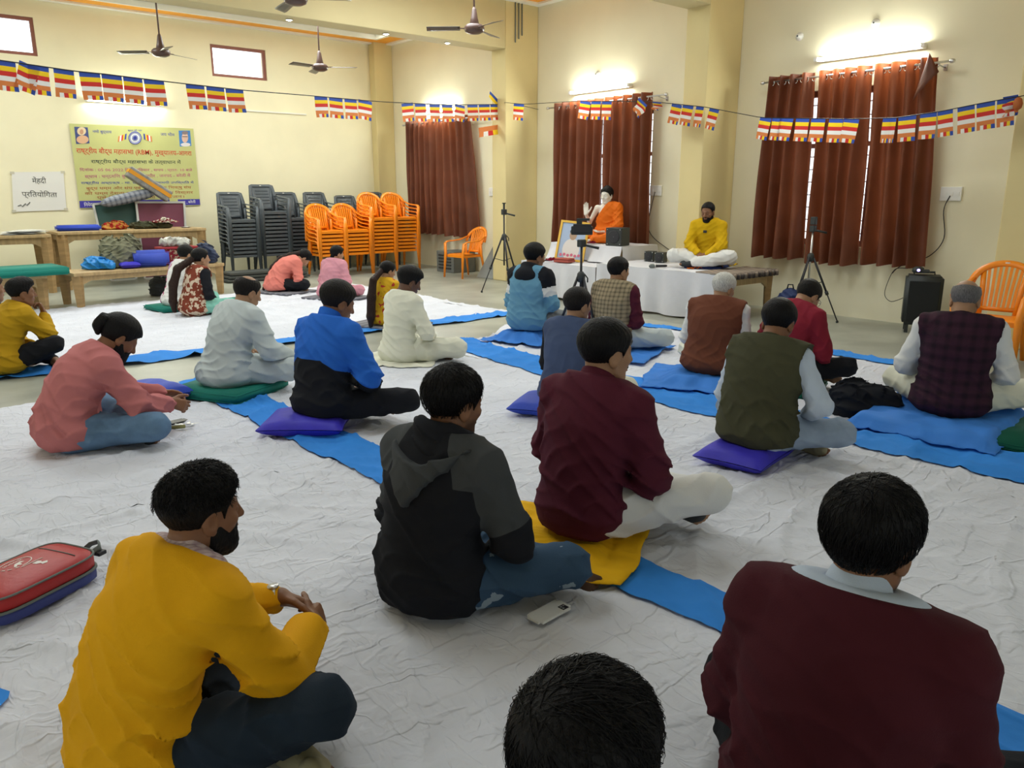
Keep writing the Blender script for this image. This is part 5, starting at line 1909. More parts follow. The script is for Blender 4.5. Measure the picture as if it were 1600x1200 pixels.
# red bag
bx, by = pz(45, 915, .06)[:2]
r = empty('red_bag', 'red and blue zipped bag with a white emblem, lying at the left edge', 'bag', (bx, by, .022), math.radians(-62))
M_redbag = mat('red_nylon', (0.42, 0.018, 0.018), 0.45, 0.4, noise=.1, nscale=5, bump=.2, bscale=30)
M_bluebag = mat('blue_nylon', (0.035, 0.05, 0.22), 0.5, 0.4, bump=.2, bscale=30)
M_greytrim = mat('grey_webbing', (0.16, 0.18, 0.17), 0.7)
M_print = mat('white_print', (0.82, 0.78, 0.74), 0.6)
def bagshape(w, d, z0, z1, rr, infl, m, name):
    n = 40
    prof = []
    for k in range(n):
        a = 2 * PI * k / n
        c, s_ = math.cos(a), math.sin(a)
        e = (abs(c) ** 5 + abs(s_) ** 5) ** (-1 / 5)
        prof.append((c * e, s_ * e))
    vs, fs_ = [], []
    lv = [(z0, .96), (z0 + (z1 - z0) * .15, 1.0), (z0 + (z1 - z0) * .8, 1.0), (z1, .955), (z1 + infl * .5, .8), (z1 + infl, .45), (z1 + infl * 1.1, .15)]
    for (z, k_) in lv:
        for (a, b) in prof:
            vs.append((a * w / 2 * k_, b * d / 2 * k_, z))
    for i in range(len(lv) - 1):
        for k in range(n):
            fs_.append((i * n + k, i * n + (k + 1) % n, (i + 1) * n + (k + 1) % n, (i + 1) * n + k))
    fs_.append(tuple(range(n))[::-1]); fs_.append(tuple((len(lv) - 1) * n + k for k in range(n)))
    return MB().add(vs, fs_, 0, True).build(name, m, r)
bagshape(.28, .44, 0, .045, 0, .0, M_bluebag, 'back_panel')
bagshape(.275, .435, .048, .105, 0, .016, M_redbag, 'front_panel')
pr = [(math.copysign(abs(math.cos(a)) ** .4, math.cos(a)) * .139, math.copysign(abs(math.sin(a)) ** .4, math.sin(a)) * .219, .047) for a in [k * 2 * PI / 40 for k in range(40)]]
MB().tube(pr, .006, 6, closed=True).build('zip', M_greytrim, r)
pr = [(p[0] * .985, p[1] * .985, .103) for p in pr]
MB().tube(pr, .0045, 6, closed=True).build('edge_piping', M_greytrim, r)
MB().tube([(.02, .21, .05), (.03, .25, .06), (.04, .285, .075), (.02, .30, .09), (-.01, .285, .08), (-.02, .25, .06)], [(.014, .003)] * 6, 8).build('strap', M_greytrim, r)
MB().box((.02, .262, .045), (.06, .30, .062)).build('buckle', M_darkmetal, r, bevel=.004)
MB().tube([(-.07, .218, .06), (-.09, .235, .04), (-.085, .25, .02)], .004, 6).build('zip_puller', M_darkmetal, r)
MB().tube([(-.10 + .038 * i, .13 + .001 * i, float(np.interp((abs((-.10 + .038 * i) / .1375) ** 5 + abs(.13 / .2175) ** 5) ** .2, [0, .15, .45, .8, .955], [.1226, .1226, .121, .113, .105])) + .0015) for i in range(6)], .0022, 6).build('pocket_zip', M_greytrim, r)


def text_obj(body, width, height, m, M, name='lettering', parent=None, extrude=.0008, bold=.0):
    """flat lettering fitted into width x height; M places it (x right, y up, z out)"""
    c = bpy.data.curves.new('t', 'FONT'); c.body = body; c.size = 1; c.offset = bold; c.resolution_u = 2
    t = bpy.data.objects.new('t', c); COL.objects.link(t)
    bpy.context.view_layer.update()
    me = bpy.data.meshes.new_from_object(t.evaluated_get(bpy.context.evaluated_depsgraph_get()))
    bpy.data.objects.remove(t)
    co = np.empty(len(me.vertices) * 3, f32); me.vertices.foreach_get('co', co); co = co.reshape(-1, 3)
    lo, hi = co.min(0), co.max(0)
    co[:, 0] = (co[:, 0] - lo[0]) / (hi[0] - lo[0]) * width
    co[:, 1] = (co[:, 1] - lo[1]) / (hi[1] - lo[1]) * height
    co[:, 2] = 0
    A = np.array(M)
    co = co @ A[:3, :3].T.astype(f32) + A[:3, 3].astype(f32)
    me.vertices.foreach_set('co', co.ravel()); me.materials.clear(); me.update()
    me.name = name
    return link(name, me, parent, [m])
# emblem: oval ring of dashes, a word along the top, a hand-like sign, small device below
def bag_z(x, y):
    q = (abs(x / .1375) ** 5 + abs(y / .2175) ** 5) ** .2
    return float(np.interp(q, [0, .15, .45, .8, .955], [.1226, .1226, .121, .113, .105])) + .0012
ex_, ey_ = -.045, -.008
for k in range(14):
    a0, a1 = 2 * PI * k / 14, 2 * PI * (k + (1 if k < 8 else .6)) / 14
    pts = [(ex_ + .040 * math.cos(a), ey_ + .060 * math.sin(a)) for a in np.linspace(a0, a1, 5)]
    MB().tube([(p[0], p[1], bag_z(*p)) for p in pts], (.0010, .0016), 4).build('emblem_ring', M_print, r)
def on_bag(o):
    me = o.data
    for v in me.vertices:
        v.co.z = bag_z(v.co.x, v.co.y)
on_bag(text_obj('unclock', .078, .017, M_print, Matrix.Translation((ex_ - .008, ey_ - .039, .12)) @ Matrix.Rotation(PI / 2, 4, 'Z'), 'emblem_word', r))
sg = [(.024, -.022), (.002, -.004), (-.002, .022), (.010, .030), (.012, .008), (.020, .012), (.030, .004), (.018, -.004), (.030, -.014)]
MB().add([(ex_ + p[0], ey_ + p[1], bag_z(ex_ + p[0], ey_ + p[1])) for p in sg], [tuple(range(len(sg)))]).build('emblem_sign', M_print, r)
ln = [(.004, -.018 + .012 * i) for i in range(8)]
MB().tube([(p[0], p[1], bag_z(*p)) for p in ln], (.0008, .0014), 4).build('emblem_line', M_print, r)
dv = [(.002, -.020), (.002, .004), (.014, .010), (.022, .004), (.030, .022), (.044, .012), (.040, -.006), (.028, -.004), (.020, -.016)]
dv = [(p[0] + .010, p[1] + .037) for p in dv]
MB().add([(p[0], p[1], bag_z(*p)) for p in dv], [tuple(range(len(dv)))[::-1]]).build('emblem_device', M_print, r)

# ================================================================== TABLE, ALTAR
M_tcloth = mat('table_cloth', (0.66, 0.66, 0.70), 0.8, 0.15, noise=.05, nscale=4, bump=.25, bscale=15)
M_wood = mat('table_wood', (0.42, 0.27, 0.12), 0.5, 0.3, noise=.22, nscale=4, bump=.1, bscale=30, stretch=(1, 1, 6))
M_woodh = mat('table_wood_long', (0.48, 0.34, 0.17), 0.5, 0.3, noise=.22, nscale=4, bump=.1, bscale=30, stretch=(6, 1, 1))
P_rug = plaid('rug_edge', (0.06, 0.05, 0.05), (0.35, 0.28, 0.22), 9)


def wood_table(name, label, x, y, z, w, d, h, rz, th=.045, leg=.07, apron=.09):
    r = empty(name, label, 'table', (x, y, z), math.radians(-rz))
    MB().box((-w / 2, -d / 2, h - th), (w / 2, d / 2, h)).build('tabletop', M_woodh, r, bevel=.006)
    for sx in (-1, 1):
        for sy in (-1, 1):
            cx_, cy_ = sx * (w / 2 - leg * .75), sy * (d / 2 - leg * .75)
            MB().tube([(cx_, cy_, 0), (cx_, cy_, h - th)], [(leg * .42, leg * .42), (leg * .62, leg * .62)], 4, flat=(1, 1, 0)).build('leg', M_wood, r)
    for sy in (-1, 1):
        mb = MB()
        yy = sy * (d / 2 - leg * .75)
        a = w / 2 - leg * 1.1
        # apron with curved haunches
        pts = [(-a, h - th), (a, h - th), (a, h - th - apron * 2.0), (a - .05, h - th - apron * 1.5), (a - .13, h - th - apron), (-a + .13, h - th - apron), (-a + .05, h - th - apron * 1.5), (-a, h - th - apron * 2.0)]
        vs = [(p[0], yy - .012, p[1]) for p in pts] + [(p[0], yy + .012, p[1]) for p in pts]
        n = len(pts)
        mb.add(vs, [tuple(range(n)), tuple(range(2 * n - 1, n - 1, -1))] + [(i, i + n, (i + 1) % n + n, (i + 1) % n) for i in range(n)])
        mb.build('apron', M_woodh, r)
    for sx in (-1, 1):
        MB().box((sx * (w / 2 - leg * .75) - .012, -d / 2 + leg, h - th - apron), (sx * (w / 2 - leg * .75) + .012, d / 2 - leg, h - th)).build('apron', M_wood, r)
    return r


# low table of the speaker: long side along Y
TX, TY, TW, TD = 8.18, 6.30, 1.02, 2.02
wood_table('low_table', 'long low wooden table under a white cloth, the speaker seated on it', TX, TY, 0, TW, TD, TBL_Z - .012, 0)
def skirt(name, label, x0, x1, y0, y1, zt, zb, sides, m, seed, amp=.030, cat='tablecloth', nper=17):
    """top sheet plus hanging sides with soft pleats; sides: subset of 'W' (x0), 'S' (y0), 'N' (y1), 'E'"""
    mb = MB()
    mb.grid(lambda u, v: (x0 + (x1 - x0) * u, y0 + (y1 - y0) * v, zt + .0015 * math.sin(u * 31 + seed) * math.sin(v * 27)), 12, 24)
    def side(p0, p1, n):
        L = math.dist(p0, p1)
        k = max(4, int(L * 28))
        def fn(u, v):
            x = p0[0] + (p1[0] - p0[0]) * u; y = p0[1] + (p1[1] - p0[1]) * u
            w = amp * (.25 + .75 * v) * (.6 + math.sin(u * L * nper + 1.6 * math.sin(u * L * 2.2 + seed) + seed) + .3 * math.sin(u * L * 23 + seed)) + .004 * v
            zz = zt - (zt - zb) * v + .010 * v * math.sin(u * L * 5 + seed)
            return (x + n[0] * (w + .004), y + n[1] * (w + .004), zz)
        mb.grid(fn, k * 2, 14)
    if 'W' in sides: side((x0, y0), (x0, y1), (-1, 0))
    if 'S' in sides: side((x0, y0), (x1, y0), (0, -1))
    if 'N' in sides: side((x0, y1), (x1, y1), (0, 1))
    if 'E' in sides: side((x1, y0), (x1, y1), (1, 0))
    o = mb.build(name, m)
    return tag(o, label, cat)
skirt('tablecloth', 'white cloth over the low table in front of the speaker, hanging to the floor', TX - TW / 2 - .006, TX + TW / 2 - .1, TY - TD / 2 + .02, TY + TD / 2 + .006, TBL_Z, .03, 'WN', M_tcloth, 1)
# rug edge on the bare right end of the table
r = empty('rug', 'folded dark checked rug on the right end of the low table', 'rug', (TX, TY - TD / 2 + .2, TBL_Z - .008))
MB().grid(lambda u, v: ((u - .5) * (TW + .02), (v - .5) * .44, .012 + .004 * math.sin(v * 20)), 8, 6).build('rug_top', P_rug, r, solid=.014)
for i in range(14):
    MB().tube([(-TW / 2 + (i + .5) * TW / 14, -.235, .014), (-TW / 2 + (i + .5) * TW / 14, -.245, -.01), (-TW / 2 + (i + .5) * TW / 14, -.243, -.05)], .024, 6).build('rolled_edge', P_rug, r)

# altar: a white-draped block standing on a second, cloth-covered table
AX0, AX1, AY0, AY1 = 7.78, 9.02, 8.05, 9.75
wood_table('altar_table', 'wooden table hidden under the white altar cloth', (7.70 + 9.0) / 2, 8.11, 0, 1.28, 1.42, .50, 0)
skirt('altar_cloth', 'white cloth over the altar table below the framed picture', 7.66, 9.02, 7.345, 8.86, .515, .03, 'WNS', M_tcloth, 5, .030)
r = empty('altar_box', 'white-draped raised block that carries the statue', 'box', (8.62, 8.14, .525))
MB().box((-.36, -.70, 0), (.38, .70, .225)).build('block', M_woodh, r)
mb = MB()
def blockcloth(u, v):
    # from the top back over the front edge, down to the lower table, spreading out
    y = -.72 + 1.44 * u
    if v < .5:
        t = v / .5
        return (.39 - .765 * t, y, .232 + .002 * math.sin(u * 40 + t * 9))
    t = (v - .5) / .5
    fl = .10 + .06 * math.sin(u * 9) + .04 * math.sin(u * 23)
    return (-.375 - fl * t ** 1.5 - .012 * math.sin(u * 34 + 2 * math.sin(u * 7)) * t, y * (1 + .03 * t), .232 - .225 * t)
mb.grid(blockcloth, 60, 24)
for sy in (-1, 1):
    mb.grid(lambda u, v, sy=sy: (-.375 + .765 * u + .01 * math.sin(v * 5), sy * (.72 + .03 * v * (1 + .4 * math.sin(u * 15))), .232 - .222 * v), 16, 8)
mb.build('drape', M_tcloth, r)
# ================================================================== STATUE
M_marble = mat('white_marble', (0.80, 0.76, 0.68), 0.35, 0.4, bump=.03, bscale=80)
nt = M_marble.node_tree
_at = nt.nodes.new('ShaderNodeAttribute'); _at.attribute_name = 'Tone'
_mx = nt.nodes.new('ShaderNodeMix'); _mx.data_type = 'RGBA'; _mx.blend_type = 'MULTIPLY'; _mx.inputs[0].default_value = .6
_mx.inputs[6].default_value = (.80, .76, .68, 1)
nt.links.new(_at.outputs['Color'], _mx.inputs[7]); nt.links.new(_mx.outputs[2], nt.nodes['Principled BSDF'].inputs['Base Color'])


def robe_sdf(g, seed):
    f, lo, hi = top_sdf(g, .026, seed, .007, False, .9, -.03, False, .02, .05, .05)
    # covers the left shoulder and arm only
    A = g.armp(.022, .86, .014, q=-1)
    n = nrm(V3(-.80, .0, -.62))
    S = g.sh[1]
    L, _, _ = legs_sdf(g, .022, seed + 2, .007, .99)
    def fn(P):
        Q = P - (g.S3 + g.RU @ V3(.02, 0, -.02)).astype(f32)
        cutp = -(Q @ n.astype(f32))
        d = smax(f(P), cutp, .012)
        d = smin(d, uni(P, A, .02) - folds(P, seed + 1, .007), .03)
        return smin(d, L(P), .03)
    lo2, hi2 = bounds(A + g.legp(.03), .04)
    return fn, np.minimum(lo, lo2), np.maximum(hi, hi2)


def statue_hair(g, seed):
    f, lo, hi = hair_sdf(g, 'women')
    c = g.H + g.RH @ V3(0, -.02, .128)
    def fn(P):
        d = smin(f(P), d_ell(P, c, (.038, .040, .035)), .02)
        return d - .0028 * np.sin(P[:, 0] * 260) * np.sin(P[:, 1] * 260) * np.sin(P[:, 2] * 260)
    return fn, lo, hi + .05
statue = dict(name='statue', cat='statue', label='white marble seated statue in an orange robe with one hand raised, dark hair knot', az=246, lean=2, curve=4, neck=2, hp=4, hy=12, skinmat=M_marble, seed=97, w=.98,
              armR=((.30, .20, .44), (.5, -.4, -1)), armL=((-.04, .22, .17), (-1, -.3, -.5)), handR=((.0, .05, 1), (.0, 1, 0), (.08, .1, .1), .1), handL=((.9, .3, 0), (0, .1, 1), (.15, .2, .15), .3),
              hair='none', by=383, hs=1.15, knees=((.27, .26, .10), (-.27, .26, .10)), hk=1.12, **dict(MID, h=.0058))
statue['clothes'] = [dict(k='custom', n='robe', m=C_saff, f=robe_sdf, h=.009), dict(k='custom', n='hair_knot', m=hair_mat('soft'), f=statue_hair, h=.006)]
statue['by'] = 379
statue['bodyname'] = 'figure'
P('statue', 948, 306, .762, **statue)

# glasses of the bowed man, speaker's clip microphone, watches
g, r = PEOPLE['red']
def on_head(key, lx, ly, lz):
    g, r = PEOPLE[key]; s = g.sp.get('s', 1)
    return (g.H + g.RH @ V3(lx, ly, lz) * g.hk) * s
for q in (1, -1):
    pass
def glasses(key):
    g, r = PEOPLE[key]
    mb = MB()
    for q in (1, -1):
        pts = [on_head(key, q * .031 + .021 * math.cos(a), .101 - .003 * abs(math.cos(a)), .002 + .016 * math.sin(a)) for a in [k * PI / 7 for k in range(14)]]
        mb.tube(pts, .0016, 5, closed=True)
        mb.tube([on_head(key, q * .052, .098, .006), on_head(key, q * .074, .07, .008), on_head(key, q * .080, -.01, .010)], .0016, 5)
    mb.tube([on_head(key, -.010, .101, .004), on_head(key, .010, .101, .004)], .0014, 5)
    mb.build('glasses', M_darkmetal, r)
glasses('red')
g, r = PEOPLE['speaker']; s = g.sp['s']
p = (g.S2 + g.RU @ V3(.01, .152, .06)) * s
MB().box((p[0] - .022, p[1] - .004, p[2] - .016), (p[0] + .022, p[1] + .012, p[2] + .016)).build('clip_microphone', M_darkmetal, r, bevel=.004)
g, r = PEOPLE['yellow']; s = g.sp['s']
E_, W_ = g.arms[-1][1], g.arms[-1][2]
c = (E_ + (W_ - E_) * .955) ; ax = nrm(W_ - E_); b1 = nrm(np.cross(ax, V3(0, 0, 1))); b2 = np.cross(ax, b1)
ring = [tuple((c + (b1 * math.cos(a) + b2 * math.sin(a)) * .0335) * s) for a in [k * PI / 9 for k in range(18)]]
MB().tube(ring, [(.0035, .010)] * 18, 6, closed=True, flat=tuple(b1)).build('watch_strap', M_steel, r)
pc = (c + b2 * -.036) * s
MB().lathe([(.017, -.004), (.018, 0), (.016, .004)], tuple(pc), 14, M=Matrix(np.stack([b1, ax, b2], 1).tolist()).to_4x4()).build('watch_case', M_steel, r)

# ------------------------------------------------------------------ framed picture, flowers, loudspeakers on the table
M_gold = mat('gold_frame', (0.70, 0.42, 0.06), 0.35, 0.5, metal=.3)
M_picbg = mat('picture_blue', (0.40, 0.50, 0.68), 0.3)
r = empty('framed_picture', 'gold-framed picture leaning on the altar in front of the statue', 'picture', (7.95, 8.17, .53), math.radians(-62))
Mt = Matrix.Rotation(math.radians(-16), 4, 'X') @ Matrix.Rotation(math.radians(5), 4, 'Y')
w, h = .40, .58
MB().box((-w / 2, 0, 0), (w / 2, .012, h), M=Mt).build('picture_sheet', M_picbg, r)
for (a, b, c_, d_) in ((-w / 2 - .02, -.0, w / 2 + .02, .03), (-w / 2 - .02, h - .03, w / 2 + .02, h), (-w / 2 - .02, .03, -w / 2 + .012, h - .03), (w / 2 - .012, .03, w / 2 + .02, h - .03)):
    MB().box((a, -.016, b), (c_, .016, d_), M=Mt).build('frame_rail', M_gold, r)
def disc(mb, cx_, cz_, rx, rz_, y, M, n=20):
    mb.add([tuple(M @ Vector((cx_ + rx * math.cos(2 * PI * k / n), y, cz_ + rz_ * math.sin(2 * PI * k / n)))) for k in range(n)], [tuple(range(n))])
mb = MB(); disc(mb, 0, .17, .13, .16, -.002, Mt); mb.build('painted_robe', mat('picture_white', (.75, .70, .66), .4), r)
mb = MB(); disc(mb, 0, .38, .055, .075, -.003, Mt); mb.build('painted_face', mat('picture_face', (.45, .30, .2), .4), r)
mb = MB(); disc(mb, 0, .43, .058, .04, -.0035, Mt); mb.build('painted_hair', mat('picture_hair', (.05, .05, .06), .4), r)
for i in range(6):
    mb = MB(); disc(mb, -.14 + .055 * i, .08 + .01 * (i % 2), .022, .022, -.004, Mt, 10); mb.build('painted_flower', mat('picture_pink', (.65, .16, .25), .4), r)
M_petal = mat('petal_red', (0.42, 0.012, 0.05), 0.6, noise=.3, nscale=40)
M_petalw = mat('petal_white', (0.85, 0.82, 0.72), 0.6)
def blossom_heap(name, label, x, y, z, rx, ry, n, mats_, seed, cat='flowers', bs=1.0):
    rng = random.Random(seed)
    r = empty(name, label, cat, (x, y, z))
    mbs = [MB() for _ in mats_]
    for k in range(n):
        a, q = rng.uniform(0, 2 * PI), math.sqrt(rng.random())
        p = Vector((rx * q * math.cos(a), ry * q * math.sin(a), .012 + .04 * bs * (1 - q) * rng.random()))
        mb = mbs[rng.randrange(len(mats_))]
        for j in range(3):
            s_ = .014 * bs * (1 - j * .25)
            M = Matrix.Translation(p + Vector((0, 0, j * .006))) @ Matrix.Rotation(rng.uniform(0, 6), 4, 'Z') @ Matrix.Rotation(rng.uniform(-.5, .5), 4, 'X')
            vs = [M @ Vector((0, 0, -.004))] + [M @ Vector((s_ * math.cos(t) * (1 if i % 2 else .6), s_ * math.sin(t) * (1 if i % 2 else .6), .004 + (.006 if i % 2 else 0))) for i, t in enumerate([i * PI / 5 for i in range(10)])]
            mb.add(vs, [(0, 1 + i, 1 + (i + 1) % 10) for i in range(10)])
    for mb, m in zip(mbs, mats_):
        o = mb.build('petals', m, r)
        o['kind'] = 'stuff'
    return r
blossom_heap('flower_garland', 'heap of dark red flowers at the left foot of the framed picture', 7.80, 8.36, .525, .10, .09, 70, [M_petal], 1)
x, y, z = pX(945, 378, 8.25)
blossom_heap('flower_garland', 'small red flower heap at the statue lap', 8.33, 8.10, .762, .07, .07, 40, [M_petal], 2)
r = empty('folded_cloth', 'folded brick red cloth below the framed picture', 'cloth', (7.80, 7.98 + .12, .525), .2)
MB().box((-.09, -.13, 0), (.09, .13, .035)).box((-.085, -.125, .036), (.085, .12, .06)).build('fold', mat('brick_cloth', (.36, .08, .06), .8, bump=.3, bscale=40), r, bevel=.012)
r = empty('offering_tray', 'thin flat tray beside the red flowers on the altar cloth', 'tray', (7.86, 8.62, .525))
MB().lathe([(.12, .002), (.14, .010), (.145, .012)], n=24).build('dish', M_steel, r)
MB().tube([(.06, .02, .02), (-.05, -.02, .03)], .006, 6).build('incense_holder', M_darkmetal, r)

M_spk = mat('speaker_black', (0.03, 0.035, 0.035), 0.5, 0.4, bump=.1, bscale=120)
def small_speaker(x, y, z, sz, rz, label):
    r = empty('loudspeaker', label, 'loudspeaker', (x, y, z), math.radians(-rz))
    h = sz / 2
    MB().box((-h, -h, 0), (h, h, sz)).build('cabinet', M_spk, r, bevel=.006)
    Mx = Matrix.Rotation(-PI / 2, 4, 'X')
    MB().lathe([(sz * .36, 0), (sz * .36, .006), (sz * .32, .008)], (0, h, h), 24, M=Mx).build('cone_ring', M_darkmetal, r)
    MB().lathe([(sz * .30, .003), (sz * .16, -.004), (sz * .10, .004), (sz * .03, .008)], (0, h, h), 20, M=Mx).build('cone', M_greytrim, r)
    for sx in (-1, 1):
        for sz_ in (-1, 1):
            MB().lathe([(.006, 0), (.006, .003), (.003, .004)], (sx * h * .8, h, h + sz_ * h * .8), 8, M=Mx).build('screw', M_steel, r)
    return r
small_speaker(8.40, 7.64, .760, .25, 256, 'large black cube loudspeaker beside the statue')
x, y, _ = pz(1014, 408, .575); small_speaker(x + .03, y, .576, .135, 254, 'small black cube loudspeaker on the low table, left of the pair')
x, y, _ = pz(1030, 410, .575); small_speaker(x + .03, y, .576, .135, 254, 'small black cube loudspeaker on the low table, right of the pair')
# microphone
x, y, _ = pz(1042, 416, .59)
r = empty('microphone', 'black handheld microphone lying on the white cloth by the speaker', 'microphone', (x, y, .595), math.radians(150))
Mx = Matrix.Rotation(PI / 2, 4, 'Y')
MB().lathe([(.012, 0), (.016, .02), (.018, .16), (.022, .165)], n=14, M=Mx).build('handle', M_darkmetal, r)
MB().lathe([(.022, .165), (.028, .19), (.026, .215), (.012, .235)], n=14, M=Mx).build('grille', M_greytrim, r)
MB().lathe([(.0225, .155), (.0235, .16), (.0225, .165)], n=14, M=Mx).build('band', M_steel, r)
# papers in front of the speaker
x, y, _ = pz(1085, 418, .58)
drape('orange_cloth', 'small folded orange cloth in front of the speaker', x, y, .14, .18, .01, .03, 40, C_saff, 4, z=.0)
bpy.context.view_layer.update()
for o in [o for o in COL.objects if o.name.startswith('orange_cloth')]: o.location.z = TBL_Z + .004
x, y, _ = pz(1112, 419, .58)
r = empty('booklet', 'open white booklet with a pen in front of the speaker', 'booklet', (x, y, .578), math.radians(-70))
MB().box((-.10, -.075, 0), (-.002, .075, .006)).build('page_block', M_phwhite, r); MB().box((.002, -.075, 0), (.10, .075, .005)).build('page_block', M_phwhite, r)
MB().tube([(.02, -.05, .010), (.10, .04, .010)], .004, 8).build('pen', M_darkmetal, r)
x, y = pp('speaker')
mattress('seat_pad', 'thin dark blue and green pad under the speaker', x, y - .02, TBL_Z + .003, .46, .62, .026, 68, mat('navy_pad', (.02, .04, .16), .7), soft=.01)
# white seat pad end in yellow behind the speaker
x, y = off('speaker', -.22, -.16)
drape('yellow_cloth', 'yellow cloth tail spread behind the speaker on the table', x, y, .18, .22, .015, .03, 20, C_kurta, 8, z=0)
for o in [o for o in COL.objects if o.name.startswith('yellow_cloth') and o.get('label', '').startswith('yellow cloth tail')]: o.location.z = TBL_Z + .02

# ================================================================== TRIPODS
def tripod(x, y, z, h, spread, a0, label, head='clamp', n=3, silver=False):
    r = empty('tripod', label, 'tripod', (x, y, z))
    ml = M_darkmetal
    apex = h * .62
    for i in range(n):
        a = math.radians(a0 + 360 / n * i)
        d = Vector((math.cos(a), math.sin(a), 0))
        top = d * .03 + Vector((0, 0, apex)); bot = d * spread + Vector((0, 0, .012))
        mid = top + (bot - top) * .55
        o = MB().tube([top, mid], .013, 8).tube([mid, bot], .008, 8).build('leg', ml, r)
        MB().tube([mid - (bot - top) * .025, mid + (bot - top) * .03], .020, 8).build('leg_clamp', M_spk, o)
        MB().tube([bot + (top - bot) * .015, bot + Vector((0, 0, -.010))], .016, 8).build('rubber_foot', M_spk, o)
        MB().tube([top + (bot - top) * .38, Vector((0, 0, apex * .58))], .005, 6).build('brace', ml, r)
    MB().tube([(0, 0, apex * .5), (0, 0, h * .9)], .012, 10).build('centre_column', M_steel if silver else ml, r)
    MB().lathe([(.028, apex - .05), (.042, apex - .01), (.036, apex + .03), (.02, apex + .05)], n=14).build('collar', M_spk, r)
    MB().box((-.035, -.03, h * .86), (.035, .03, h * .92)).build('pan_head', M_spk, r, bevel=.008)
    MB().tube([(0, 0, h * .88), (.13, -.10, h * .85)], [.010, .013], 8).build('pan_handle', M_spk, r)
    MB().tube([(.05, .0, apex + .02), (.09, 0, apex - .02), (.09, 0, apex - .06)], .007, 6).build('crank', M_spk, r)
    return r
def at_depth(px, py, d):
    p = C0 + ray(px, py) * d
    return p
t1 = tripod(7.55, 9.15, 0, 1.36, .36, -115, 'bare black tripod standing in front of the column')
MB().box((-.012, -.010, 1.25), (.012, .010, 1.33)).box((-.03, -.008, 1.33), (.03, .008, 1.345)).build('phone_clamp', M_spk, t1)
# tripod with the phone, behind the slate vest
x, y, _ = pz(930, 500, 0)
p = C0 + ray(909, 372) * 7.3
t2 = tripod(p[0], p[1], 0, 1.16, .30, 30, 'black tripod with a phone filming the altar')
Rr = math.radians(-50)
Mz = Matrix.Rotation(Rr, 4, 'Z')
MB().box((-.10, -.02, 1.11), (.10, .02, 1.19), M=Mz).build('phone_holder', M_spk, t2, bevel=.008)
MB().box((-.08, -.035, 1.13), (.09, -.022, 1.21), M=Mz).build('phone', M_darkmetal, t2, bevel=.005)
MB().box((-.05, -.01, 1.19), (.0, .01, 1.24), M=Mz).box((-.05, -.012, 1.24), (.07, .012, 1.262), M=Mz).build('cold_shoe', M_spk, t2)
t3 = tripod(8.62, 4.80, 0, 1.22, .36, -60, 'black tripod in front of the rightmost curtain, a navy backpack at its foot', silver=True)
MB().box((-.03, -.03, 1.13), (.03, .03, 1.22)).build('phone_clamp', M_spk, t3, bevel=.006)
# backpack
x, y = 8.66, 5.02
x, y, _ = pX(1232, 455, 8.3)
bp_ = empty('backpack', 'navy blue backpack leaning under the black tripod', 'backpack', (8.3, y - .02, 0), math.radians(-70))
L = [('e', (0, 0, .20), (.15, .10, .22)), ('e', (0, .05, .15), (.13, .09, .14))]
v, q = nets(lambda P: smax(uni(P, L, .05) - folds(P, 3, .01), .0 - P[:, 2], .02), *bounds(L, .03), .012)
link('pack', np_mesh('pack', v, q), bp_, [mat('navy_nylon', (.014, .028, .10), .6, bump=.2, bscale=60)])
MB().tube([(-.03, -.02, .41), (-.02, -.03, .46), (.03, -.03, .46), (.04, -.02, .41)], .008, 6).build('top_loop', C_black, bp_)
MB().tube([(-.12, .07, .30), (0, .125, .33), (.12, .07, .30)], .005, 6).build('zip', M_greytrim, bp_)

# ================================================================== PARTY SPEAKER
p0 = pz(1402, 513)
r = empty('party_speaker', 'black trolley loudspeaker on feet by the wall, a glowing gadget on top', 'loudspeaker', (8.93, 3.62, 0), math.radians(-244))
w, d, h0, h1 = .36, .34, .09, .62
mb = bmesh.new(); bmesh.ops.create_cube(mb, size=1); bmesh.ops.scale(mb, vec=(w, d, h1 - h0), verts=mb.verts); bmesh.ops.translate(mb, vec=(0, 0, (h0 + h1) / 2), verts=mb.verts)
bmesh.ops.bevel(mb, geom=mb.edges[:], offset=.025, segments=3, affect='EDGES')
for f_ in mb.faces: f_.smooth = True
me = bpy.data.meshes.new('cabinet'); mb.to_mesh(me); mb.free(); link('cabinet', me, r, [M_spk])
MB().box((-w / 2 + .03, d / 2 - .002, h0 + .04), (w / 2 - .03, d / 2 + .012, h1 - .05)).build('grille', mat('grille_black', (.012, .014, .015), .6, bump=.5, bscale=300), r, bevel=.008)
for zz in ():
    MB().lathe([(.115, 0), (.118, .008), (.105, .010)], (0, d / 2 + .010, zz), 28, M=Matrix.Rotation(-PI / 2, 4, 'X')).build('driver_ring', M_spk, r)
for sx in (-1, 1):
    for sy in (-1, 1):
        MB().box((sx * (w / 2 - .05) - .018, sy * (d / 2 - .05) - .018, 0), (sx * (w / 2 - .05) + .018, sy * (d / 2 - .05) + .018, h0 + .01)).build('foot', M_spk, r, bevel=.004)
MB().tube([(-.10, -.10, h1 - .01), (-.10, -.10, h1 + .025), (.10, -.10, h1 + .025), (.10, -.10, h1 - .01)], .012, 8).build('carry_handle', M_spk, r)
text_obj('MODE', .05, .010, M_print, Matrix.Translation((.025, d / 2 + .0135, h0 + .055)) @ Matrix.Rotation(PI, 4, 'Z') @ Matrix.Rotation(PI / 2, 4, 'X'), 'badge', r)
M_violet = mat('violet_glow', (.3, .3, 1), .4, emit=((.45, .35, 1.0), 3.5))
gdt = empty('amplifier', 'small black gadget with a violet glowing light on top of the trolley loudspeaker', 'gadget', (8.84, 3.66, h1 + .03), math.radians(-244))
